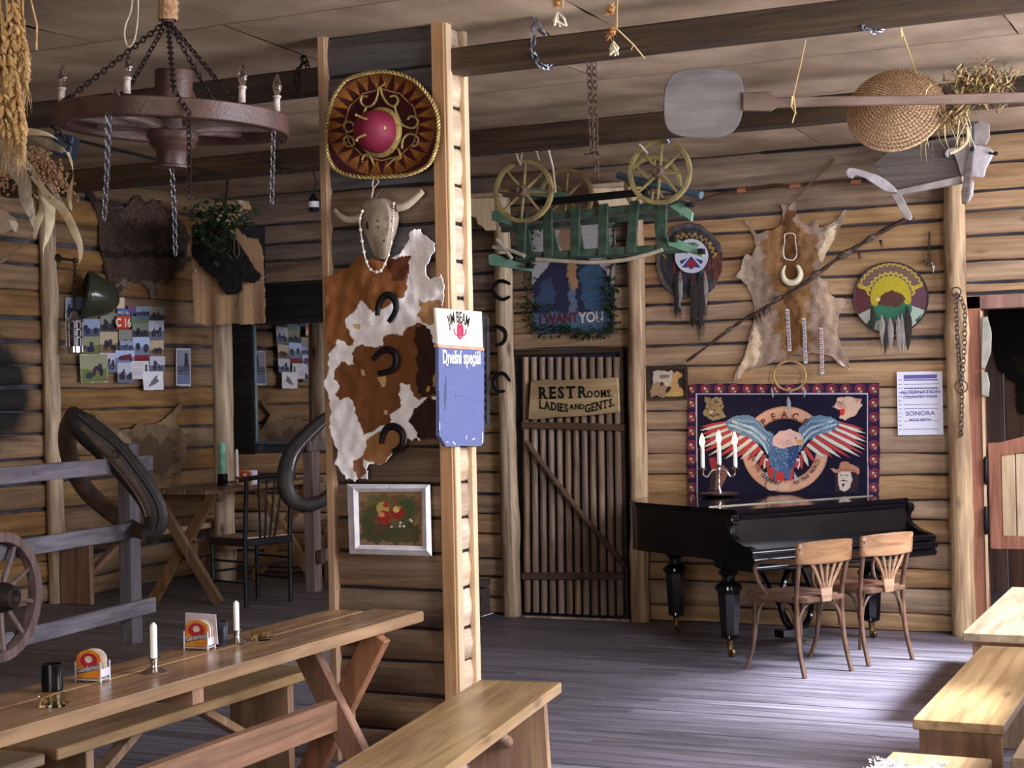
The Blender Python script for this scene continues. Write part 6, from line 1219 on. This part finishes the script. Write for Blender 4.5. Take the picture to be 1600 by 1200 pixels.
# ---- bread peel
s=T('bread_peel','grey wooden bread peel with a long handle hung under the ceiling','peel',dep(1100,160,6.6)); M_peel=wood('peel_grey',(122,112,108),(98,88,84),'X',.6,.7,.1,.04,bump=.1)
dd=lambda px: 6.75-.35*(px-1037)/563
P=spline([(1037,165),(1040,135),(1052,115),(1080,107),(1115,106),(1145,111),(1159,125),(1162,150),(1161,172),(1152,198),(1132,212),(1095,216),(1055,210),(1040,195)],5,True)
MB().prism([dep(x,y,dd(x)) for x,y in P],FW*.016).build('blade',M_peel,s,bev=.003)
MB().prism([dep(x,y,dd(x)-.012) for x,y in ((1160,144),(1204,143),(1212,152),(1300,150),(1420,149),(1620,143),(1620,160),(1420,163),(1300,165),(1213,168),(1206,173),(1160,172))],FW*.026).build('handle',wood('peel_handle',(122,98,84),(90,68,56),'X',.6,.7,.1,.04),s,bev=.004)
b=MB(); b.tube([dep(1259,62,6.45),dep(1250,105,6.5),dep(1239,152,6.58),dep(1238,163,6.6)],.003,6); b.tube([dep(1238,150,6.57),dep(1236,165,6.57),dep(1243,178,6.6),dep(1240,150,6.6)],.0035,6); b.tube([dep(1242,178,6.6),dep(1238,192,6.6)],.003,5); b.build('twine',mat('yellow_twine',(176,150,104),.9),s)
# ---- coiled straw basket
c=dep(1399,172,7.0); s=T('straw_basket','round coiled straw basket hung bottom outward under the ceiling','basket',c)
ax=(EYE-c).normalized(); ax=(ax+SZ*.62+RT*-.12).normalized(); M_str=mat('coiled_straw',(190,156,120),.8,sc=110,c2=(122,94,70),bump=.8,bsc=160)
x_,y_,z_=basis(ax); b=MB(); nr=15
for i in range(nr):
    r=.015+.0137*i; h=.085*(1-(i/(nr-1))**2); n=max(12,int(10+i*5)); pts=[c+x_*(r*math.cos(2*math.pi*k/n))+y_*(r*math.sin(2*math.pi*k/n))+z_*h for k in range(n)]; b.tube(pts,.0082,6,closed=True)
b.build('straw_coils',M_str,s,smooth=True,kind='stuff')
b=MB()
for i in range(1,nr):
    r=.0085+.0137*i; n=int(14+i*4.5)
    for k in range(n):
        a=2*math.pi*(k+.35*i)/n; d=x_*math.cos(a)+y_*math.sin(a); t=x_*-math.sin(a)+y_*math.cos(a); h0=.085*(1-((i-1)/(nr-1))**2); h1=.085*(1-(i/(nr-1))**2)
        b.bar(c+d*(r-.006)+t*.002+z_*(h0+.0075),c+d*(r+.012)-t*.003+z_*(h1+.0085),.003,.002,z_)
b.build('stitching',mat('stitch_brown',(128,92,66),.8),s,kind='stuff')
b=MB(); b.tube([dep(1407,42,6.35),dep(1420,80,6.7),dep(1432,116,7.0)],.003,6); b.tube([dep(1407,42,6.35),dep(1409,58,6.4)],.004,6); b.build('twine',mat('yellow_twine',(176,150,104),.9),s)
# ---- dried herbs and straw
def bundle(name,label,cat,fb,n,L,w,cs,dirf,tw=None):
    s=T(name,label,cat,fb()); 
    for c_,k in cs:
        b=MB(); strands(b,int(n*k),fb,dirf,L,w); b.build('straw',mat('straw_%d_%d_%d'%c_,c_,.8,sc=40),s,kind='stuff')
    return s
def fb():
    if rnd()<.3: t=rnd(); return dep(1468+45*t,188-30*t+ru(-8,14),6.95+ru(-.1,.1))
    return dep(1535+random.gauss(0,24),133+random.gauss(0,14),6.95+ru(-.12,.12))
bundle('dried_herb_bunch','bushy bunch of dried herbs and straw lying over the peel handle at the right','dried bunch',fb,900,.065,.0048,[((150,122,74),.5),((196,170,120),.3),((88,66,44),.4)],lambda p:V((ru(-1,1),ru(-1,1),ru(-.9,.7))))
def fb2(): return dep(1440+ru(0,75),185+ru(-14,18),6.98)
sw=bundle('straw_wisp','loose wisps of straw hanging below the dried herb bunch','straw',fb2,34,.17,.003,[((206,184,138),.6),((160,134,90),.4)],lambda p:V((ru(-.5,.4),ru(-.2,.2),-1)))
b=MB(); q=spline([(1500,215),(1508,225),(1512,215),(1506,200),(1496,190)],5); q=spline([(1512,200),(1511,220),(1500,232),(1484,240)],6); b.tube([dep(x,y,7.2) for x,y in q],.008,7); b.build('braid',mat('braid',(190,170,128),.8,sc=120,bump=.6,bsc=120),sw,smooth=True)
for (x0_,y0_,pp_,lab) in ((958,10,[(955,16,13),(957,50,13)],'dried flower heads and pods strung on a cord near the front pole'),(872,-8,[(870,4,12)],'small dried posy at the top edge left of the flower string')):
    s=T('dried_flowers',lab,'dried flowers',dep(x0_,y0_,6.0))
    for (x,y,r) in pp_:
        b=MB(); c=dep(x,y,6.05); strands(b,110,lambda:c,lambda p:V((ru(-1,1),ru(-1,.4),ru(-.8,1))),.033,.003); b.sph(c,.014,8,6); b.build('flower_head',mat('dry_orange',(206,158,98),.8,c2=(150,96,56),sc=60),s,kind='stuff')
    b=MB(); c=dep(pp_[-1][0]+1,pp_[-1][1]+14,6.03)
    for k in range(5): b.tube([c,c+V((ru(-.03,.03),ru(-.02,.02),-.03)),c+V((ru(-.035,.035),ru(-.02,.02),-.055))],[.002,.0055,.004],6)
    b.build('seed_pod',mat('pale_pod',(226,212,184),.5),s,kind='stuff')
    b=MB(); b.tube([dep(pp_[0][0]+12,-22,5.95),dep(pp_[0][0]+9,12,6),dep(pp_[-1][0]+7,pp_[-1][1]-5,6.03),dep(pp_[-1][0],pp_[-1][1],6.05)],.003,6); 
    if x0_>900: b.tube([dep(965,46,6.03),dep(990,70,6.1),dep(1008,92,6.15)],.003,5); b.tube([dep(990,70,6.1),dep(986,78,6.1)],.002,5)
    b.build('cord',mat('yellow_twine',(176,150,104),.9),s,kind='stuff')
# ---- carved sled high on the wall
s=T('carved_sled','old grey carved wooden sled with scrolled back hung high on the wall','sled',onY(10.2,1440,270)); M_sl=wood('sled_grey',(124,110,100),(90,80,74),'X',.7,1,.3,.1); M_slp=mat('sled_pale',(204,196,200),.55,sc=12,c2=(160,150,152)); M_sl2=mat('sled_edge',(176,166,160),.6,sc=12,c2=(130,120,116))
Q=lambda x,y,o=0: onY(10.15-o,x,y)
MB().prism([Q(x,y,.0) for x,y in ((1362,258),(1390,235),(1440,222),(1500,212),(1500,250),(1376,262))],(0,.02,-.0)).build('seat_plank',M_sl,s,bev=.003); MB().prism([Q(x,y,.01) for x,y in ((1365,262),(1500,248),(1502,278),(1400,298))],(0,.02,0)).build('seat_plank',M_sl,s,bev=.003)
MB().prism([Q(x,y,.06) for x,y in ((1399,297),(1500,275),(1503,286),(1401,305))],(0,.05,0)).build('front_edge',M_sl2,s,bev=.003)
MB().prism([Q(x,y,.08) for x,y in spline([(1322,268),(1327,262),(1340,264),(1360,270),(1380,278),(1400,296),(1395,300),(1382,298),(1366,288),(1350,278),(1336,274),(1330,278),(1324,276)],3,True)],(0,.04,0)).build('scroll_arm',M_slp,s,bev=.004)
MB().prism([Q(x,y,.06) for x,y in ((1392,303),(1407,303),(1425,338),(1421,344),(1414,342))],(0,.04,0)).build('front_leg',M_sl2,s,bev=.003)
MB().prism([Q(x,y,.05) for x,y in spline([(1476,240),(1482,232),(1500,230),(1520,226),(1548,232),(1549,245),(1540,262),(1536,276),(1520,276),(1503,275),(1497,258),(1490,240),(1484,238),(1480,246)],3,True)],(0,.04,0)).build('scroll_back',M_slp,s,bev=.004)
MB().prism([Q(x,y,.02) for x,y in ((1513,200),(1532,188),(1546,193),(1546,215),(1540,226),(1513,226))],(0,.03,0)).build('back_board',M_sl2,s,bev=.003); MB().prism([Q(x,y,.1) for x,y in ((1516,226),(1521,232),(1516,285),(1513,310),(1509,319),(1503,318),(1502,300),(1510,250))],(0,.04,0)).build('back_leg',M_sl,s,bev=.003); MB().prism([Q(x,y,.04) for x,y in ((1513,275),(1521,285),(1519,305),(1512,315))],(0,.04,0)).build('back_leg',M_slp,s,bev=.003)
MB().tube([Q(1521,190,.13),Q(1521,232,.13)],.008,7).build('rod',M_steel,s); b=MB(); b.sph(Q(1519,233,.14),.014,8,6); b.sph(Q(1556,240,.07),.014,8,6); b.bar(Q(1545,239,.06),Q(1556,241,.06),.012,.012); b.build('bolt',M_iron,s,kind='stuff')
MB().tube([Q(1380,255,-.02),Q(1380,250,-.55)],.01,6).build('wall_peg',M_iron,s)
# ---- dried maize, millet and wheat at the top left
M_hsk=mat('maize_husk',(178,160,130),.75,sc=18,c2=(128,110,86),bump=.2); M_hsk2=mat('grey_husk',(140,126,106),.8,sc=18,c2=(96,84,70))
s=T('maize_bunch','drooping bunch of dried maize leaves hanging at the top left corner','dried bunch',dep(20,240,4.6))
def blade(P,w,d,m,twist=1.0):
    q=spline(P,7); n=len(q); b=MB(); vs=[];fs=[]; ph=ru(0,3)
    for i,(x,y) in enumerate(q):
        t=i/(n-1); p=dep(x,y,d+.05*math.sin(t*4+ph)); a=ph+twist*t*2.2; k=w*(.35+.65*math.sin(math.pi*min(1,t*.85+.15)))*(1 if t<.95 else .3)
        x0=q[min(i+1,n-1)][0]-q[max(i-1,0)][0]; y0=q[min(i+1,n-1)][1]-q[max(i-1,0)][1]; L_=math.hypot(x0,y0)+1e-6; nr_=RT*(-y0/L_*-1)+UP*(x0/L_)
        v=nr_*math.cos(a)*.8+nr_*.25+FW*math.sin(a)*.6; v.normalize(); vs+=[p-v*k,p-FW*k*.35,p+v*k]
    for i in range(n-1):
        for j in(0,1): fs.append((i*3+j,i*3+j+1,i*3+j+4,i*3+j+3))
    return b.add(vs,fs).build('leaf',m,s,smooth=True)
for P,w,m in (([(-5,235),(30,260),(42,300),(52,345),(54,360),(45,375),(20,395),(-6,415)],.014,M_hsk2),([(-5,230),(40,265),(60,300),(76,315),(78,345),(74,370),(68,390),(66,415)],.018,M_hsk),([(-5,225),(40,250),(70,300),(100,330),(118,365),(126,390),(124,412)],.013,M_hsk),([(-5,215),(40,215),(75,225),(105,238)],.016,M_hsk2),([(-5,205),(40,205),(80,212),(104,230)],.012,M_hsk),([(10,250),(36,275),(40,310),(50,345)],.02,M_hsk2),([(60,300),(64,330),(58,350),(54,375)],.011,M_hsk),([(106,238),(112,255),(114,275),(110,295),(108,310),(112,330)],.009,M_hsk),([(60,270),(85,300),(100,320),(112,330)],.007,M_hsk2),([(-5,245),(25,275),(35,300)],.013,M_hsk2),([(0,225),(40,240),(70,262),(88,300),(98,318)],.01,M_hsk2),([(20,240),(50,290),(70,310),(84,335)],.012,M_hsk)): blade(P,w,4.6+ru(-.08,.08),m)
b=MB()
for _ in range(420):
    t=rnd(); x,y=55+40*t+random.gauss(0,8),245+42*t+random.gauss(0,9); b.sph(dep(x,y,4.55+ru(-.06,.06)),.0045,5,4)
for _ in range(60): b.sph(dep(8+random.gauss(0,7),278+random.gauss(0,14),4.6),.0045,5,4)
for _ in range(50): t=rnd(); b.sph(dep(95+28*t+random.gauss(0,1.5),280+32*t+random.gauss(0,3),4.58),.004,5,4)
b.build('millet_grain',mat('millet',(146,112,80),.7,c2=(104,74,52),sc=60),s,kind='stuff')
b=MB()
for i in range(14): b.tube([dep(-8,215+i*3,4.6),dep(40,240+i*3+ru(-6,6),4.6),dep(70+ru(0,24),262+ru(-12,24),4.56)],[.005,.003,.0015],5)
b.build('stalk',M_hsk2,s,kind='stuff')
s=T('wheat_sheaf','hanging sheaf of ripe wheat ears at the top left edge','dried bunch',dep(12,60,4.2))
M_wh=mat('wheat',(206,170,116),.7,c2=(160,122,76),sc=50)
for x0_,y0_,x1,y1 in ((34,60,40,140),(22,10,34,90),(0,60,6,190),(10,70,18,150),(20,110,30,200),(5,150,12,225),(26,150,32,222),(14,40,22,120),(-2,20,4,100),(30,175,36,230),(18,10,24,80)):
    b=MB(); n=17
    for i in range(n):
        t=i/(n-1); p=dep(x0_+(x1-x0_)*t+ru(-1,1),y0_+(y1-y0_)*t,4.2+ru(-.03,.03)); k=.55+.6*math.sin(math.pi*min(1,t+.12))
        for sg in(-1,1): b.sph(p+RT*(sg*.009*k)+UP*ru(-.004,.004),(.0055*k,.0055*k,.0125*k),6,4,Matrix.Rotation(sg*-.45+ru(-.2,.2),3,FW))
    strands(b,90,lambda:dep(x0_+(x1-x0_)*rnd(),y0_+(y1-y0_)*rnd(),4.2),lambda p:V((ru(-.3,.3),0,-1)),.085,.0009); b.build('ear',M_wh,s,smooth=False)
b=MB()
for P in ([(30,-10),(32,60),(40,120),(48,125)],[(36,-10),(36,80),(24,170),(18,235)],[(28,-10),(30,50),(42,85)],[(46,-10),(58,40),(57,78)],[(0,-10),(4,60)],[(10,-10),(12,70)],[(20,-10),(22,110)],[(38,30),(40,80),(38,140)]): b.tube([dep(x,y,4.2) for x,y in P],.0028,5)
b.build('straw',M_wh,s,kind='stuff')
s=T('hanging_hook','hook','hook',dep(10,-40,4.4)) if False else None
c=dep(102,229,8.6); s=T('blue_speaker_box','small dark blue box fixed high on the left under the pole','box',c); MB().box(c,(.11,.12,.12),Matrix.Rotation(.4,3,'Z')@Matrix.Rotation(.2,3,'Y')).build('case',mat('dark_blue_tin',(50,64,86),.4),s,bev=.006); MB().tube([c+SZ*.05,V((c.x,B2-.03,3.06))],.01,6).build('arm',M_iron,s)
# ============================================================ tables and benches in front
M_tt=wood('table_pine',(166,126,82),(118,84,52),'Y',.25,.8,.6,.1,bump=.08,spec=.5); M_te=wood('table_leg_pine',(166,108,66),(118,74,44),'Z',.4,.8,.5,.1,bump=.1); M_bs=wood('bench_pine',(184,148,98),(132,98,60),'Y',.3,.8,.6,.08,bump=.08,spec=.5); M_bl=wood('bench_leg_pine',(176,132,86),(122,84,52),'Z',.4,.8,.6,.08,bump=.1)
TZ=.765; A=onZ(TZ,519,949); B=onZ(TZ,649,955); n0=onZ(TZ,0,1085); n1=onZ(TZ,0,1150)
x0t,x1t=(A.x+n0.x)/2,(B.x+n1.x)/2; yE=(A.y+B.y)/2; yS=2.4; g=x0t+(x1t-x0t)*.42
s=T('trestle_table','long pine trestle table with crossed legs in the left foreground','table',((x0t+x1t)/2,4.2,0))
for xa,xb,e in ((x0t,g,-.05),(g,x1t,.02)): MB().box(((xa+xb)/2,(yS+yE+e)/2,TZ-.022),(xb-xa-.006,yE+e-yS,.044)).build('top_plank',M_tt,s,bev=.005,seg=2)
MB().box((g,(yS+yE)/2-.05,TZ-.035),(.02,yE-yS-.2,.03)).build('groove_batten',M_bs,s)
xm=(x0t+x1t)/2
for y in (5.38,2.9):
    for sg in(-1,1): MB().bar((xm-sg*.17,y-sg*.028,TZ-.05),(xm+sg*.24,y-sg*.028,.0),.1,.05,V((0,1,0))).build('crossed_leg',M_te,s,bev=.005)
    MB().bar((x0t+.03,y+.06,TZ-.075),(x1t-.04,y+.06,TZ-.075),.055,.06).build('top_bearer',M_te,s,bev=.004)
MB().bar((xm,2.8,.40),(xm,5.47,.40),.05,.12).build('stretcher',wood('stretcher_pine',(176,122,80),(126,82,52),'Y',.4,.8,.5,.1),s,bev=.005)
MB().bar((x0t+.05,4.2,TZ-.07),(x1t-.02,4.2,TZ-.07),.06,.05).build('top_bearer',M_te,s)
def rotb(o,ang,piv):
    M=Matrix.Translation(piv)@Matrix.Rotation(ang,4,'Z')@Matrix.Translation(-V(piv)); o.matrix_world=M@Matrix.Translation(o.location); return o
p=onZ(.45,500,1042)
bench('wooden_bench','pine bench on the far side of the long trestle table',p.x-.36,p.x,4.3,p.y,0,.45,.04,M_bs,M_bl,leg_in=.2)
bench('wooden_bench','second pine bench behind the trestle table, nearer the left edge',p.x-.36,p.x,2.3,4.24,0,.45,.04,M_bs,M_bl,leg_in=.2)
a=onZ(.45,878,1066); c=onZ(.45,737,1061); d=onZ(.45,715,1200); v=(V((d.x,d.y,0))-V((a.x,a.y,0))); ang=math.atan2(v.y,v.x)+math.pi/2; w=.36
o=bench('wooden_bench','pine bench in the foreground right of the pillar',a.x-w,a.x,a.y-2.1,a.y,0,.45,.045,M_bs,M_bl,brace=False,stick=True,leg_in=.17,taper=.12); rotb(o,ang*.85,(a.x,a.y,0))
q0=onZ(.45,1425,1122); q1=onZ(.45,1505,1007); q2=onZ(.45,1557,1135)
bench('wooden_bench','sunlit pine bench at the lower right, nearest whole one',q0.x,q2.x+.02,q0.y,q1.y,0,.45,.042,M_bs,M_bl,leg_in=.06,leg_w=.9,brace=False)
r0=onZ(.45,1510,988); r1=onZ(.45,1582,917); bench('wooden_bench','pine bench at the right edge in front of the saloon door',r0.x-.02,r0.x+.42,r0.y,r1.y,0,.45,.045,M_bs,M_bl,leg_in=.1,leg_w=.84,brace=False)
u=onZ(.45,1393,1174); bench('wooden_bench','pine bench with a white fleece at the bottom right corner',u.x,u.x+.32,u.y-1.8,u.y,0,.45,.042,M_bs,M_bl,leg_in=.1,brace=False)
k=onZ(TZ,1580,1185); s=T('trestle_table','pale pine table cut off by the lower right corner','table',(k.x+.3,5.3,0))
for i in range(2): MB().box((k.x+.16+.33*i,(k.y+6.7)/2,TZ-.022),(.325,6.7-k.y,.044)).build('top_plank',M_bs,s,bev=.005)
for y in (4.3,6.3): MB().box((k.x+.33,y,(TZ-.044)/2),(.5,.05,TZ-.044)).build('leg_board',M_bl,s,bev=.004)
# white fleece over the bench end
fo=[(1330,1215),(1334,1190),(1342,1173),(1356,1171),(1370,1176),(1386,1181),(1398,1190),(1412,1184),(1426,1192),(1436,1204),(1440,1218)]
cc=onZ(.47,1385,1196); s=T('sheep_fleece','white curly sheep fleece over the bench at the bottom right','fleece',cc)
b=MB(); n=22; vs=[];fs=[]
for j in range(12):
    for i in range(n):
        tx=i/(n-1); x=cc.x-.19+.36*tx; y=cc.y-.42+.47*j/11; z=.47+.035*noise.noise(V((x*9,y*9,1)))+.02*noise.noise(V((x*25,y*25,4)))
        if x<u.x: z-= (u.x-x)*1.1
        vs.append((x,y,max(z,.2)))
for j in range(11):
    for i in range(n-1): fs.append((j*n+i,j*n+i+1,(j+1)*n+i+1,(j+1)*n+i))
M_wool=mat('white_wool',(206,198,200),.95,sc=30,c2=(150,134,128),bump=.6,bsc=70); base=b.add(vs,fs).build('hide',M_wool,s,smooth=True,ang=3)
b=MB(); strands(b,2600,lambda:V(random.choice(vs))+V((ru(-.012,.012),ru(-.02,.02),0)),lambda p:V((ru(-1,1),ru(-1,1),ru(-.3,1))),.018,.003); b.build('wool',M_wool,s,kind='stuff')
# ---- on the trestle table
def tumbler(c,label,h,r,m,group=None):
    s=T('black_cup',label,'cup',c,group); MB().lathe([(r*.9,0),(r,.004),(r*1.02,h),(r*.93,h),(r*.9,.012)],c,ZA,24).build('cup',m,s,smooth=True,ang=.6); return s
M_bk=mat('black_glaze',(18,18,20),.15)
tumbler(onZ(TZ,82,1079),'black cup at the left end of the trestle table behind an ashtray',.083,.033,M_bk)
tumbler(onZ(TZ,345,1009),'black marbled cup between the napkin rack and the right candle',.088,.026,mat('black_marble',(26,26,30),.15,sc=16,c2=(60,60,70)))
def ashtray(c,label,r=.047):
    s=T('glass_ashtray',label,'ashtray',c); MB().lathe([(.001,.0),(r*.96,.0),(r,.003),(r*1.02,.03),(r*.93,.03),(r*.9,.009),(.001,.009)],c,ZA,32,cap=False).build('bowl',glass('pale_amber_glass',(244,234,200),0,1.22),s,smooth=True,ang=.6); return s
ashtray(onZ(TZ,86,1102),'clear glass ashtray in front of the black cup at the left of the table'); ashtray(onZ(TZ,410,999),'clear glass ashtray at the right of the table beyond the candle',.04)
candle(onZ(TZ,241,1051),.113,'white candle in a silver holder in the middle of the trestle table',.05); candle(onZ(TZ,370,1004),.105,'white candle in a silver holder at the right of the trestle table',.047,r=.0105)
fdir=(RT-FW*.32); fdir.z=0
coasters(onZ(TZ,145,1064),fdir,'coaster rack full of beer mats at the left of the trestle table',False,.95); coasters(onZ(TZ,312,1014),fdir,'coaster rack with a paper napkin between candle and black cup on the trestle table',True,.98)
# ---- cow hide on the far wall behind the saloon door
ol=[(1548,475),(1606,475),(1606,640),(1598,648),(1590,642),(1588,600),(1572,590),(1560,575),(1550,540)]
tag(hide(ol,(24,18,16),[([(1580,560),(1606,560),(1606,600)],(44,32,26),2)],(1540,470,1612,656),lambda x,y:onY(12.84,x,y),8,1.5).build('black_hide',M_fur,smooth=True),'black hide hanging on the wall beyond the saloon door','hide')
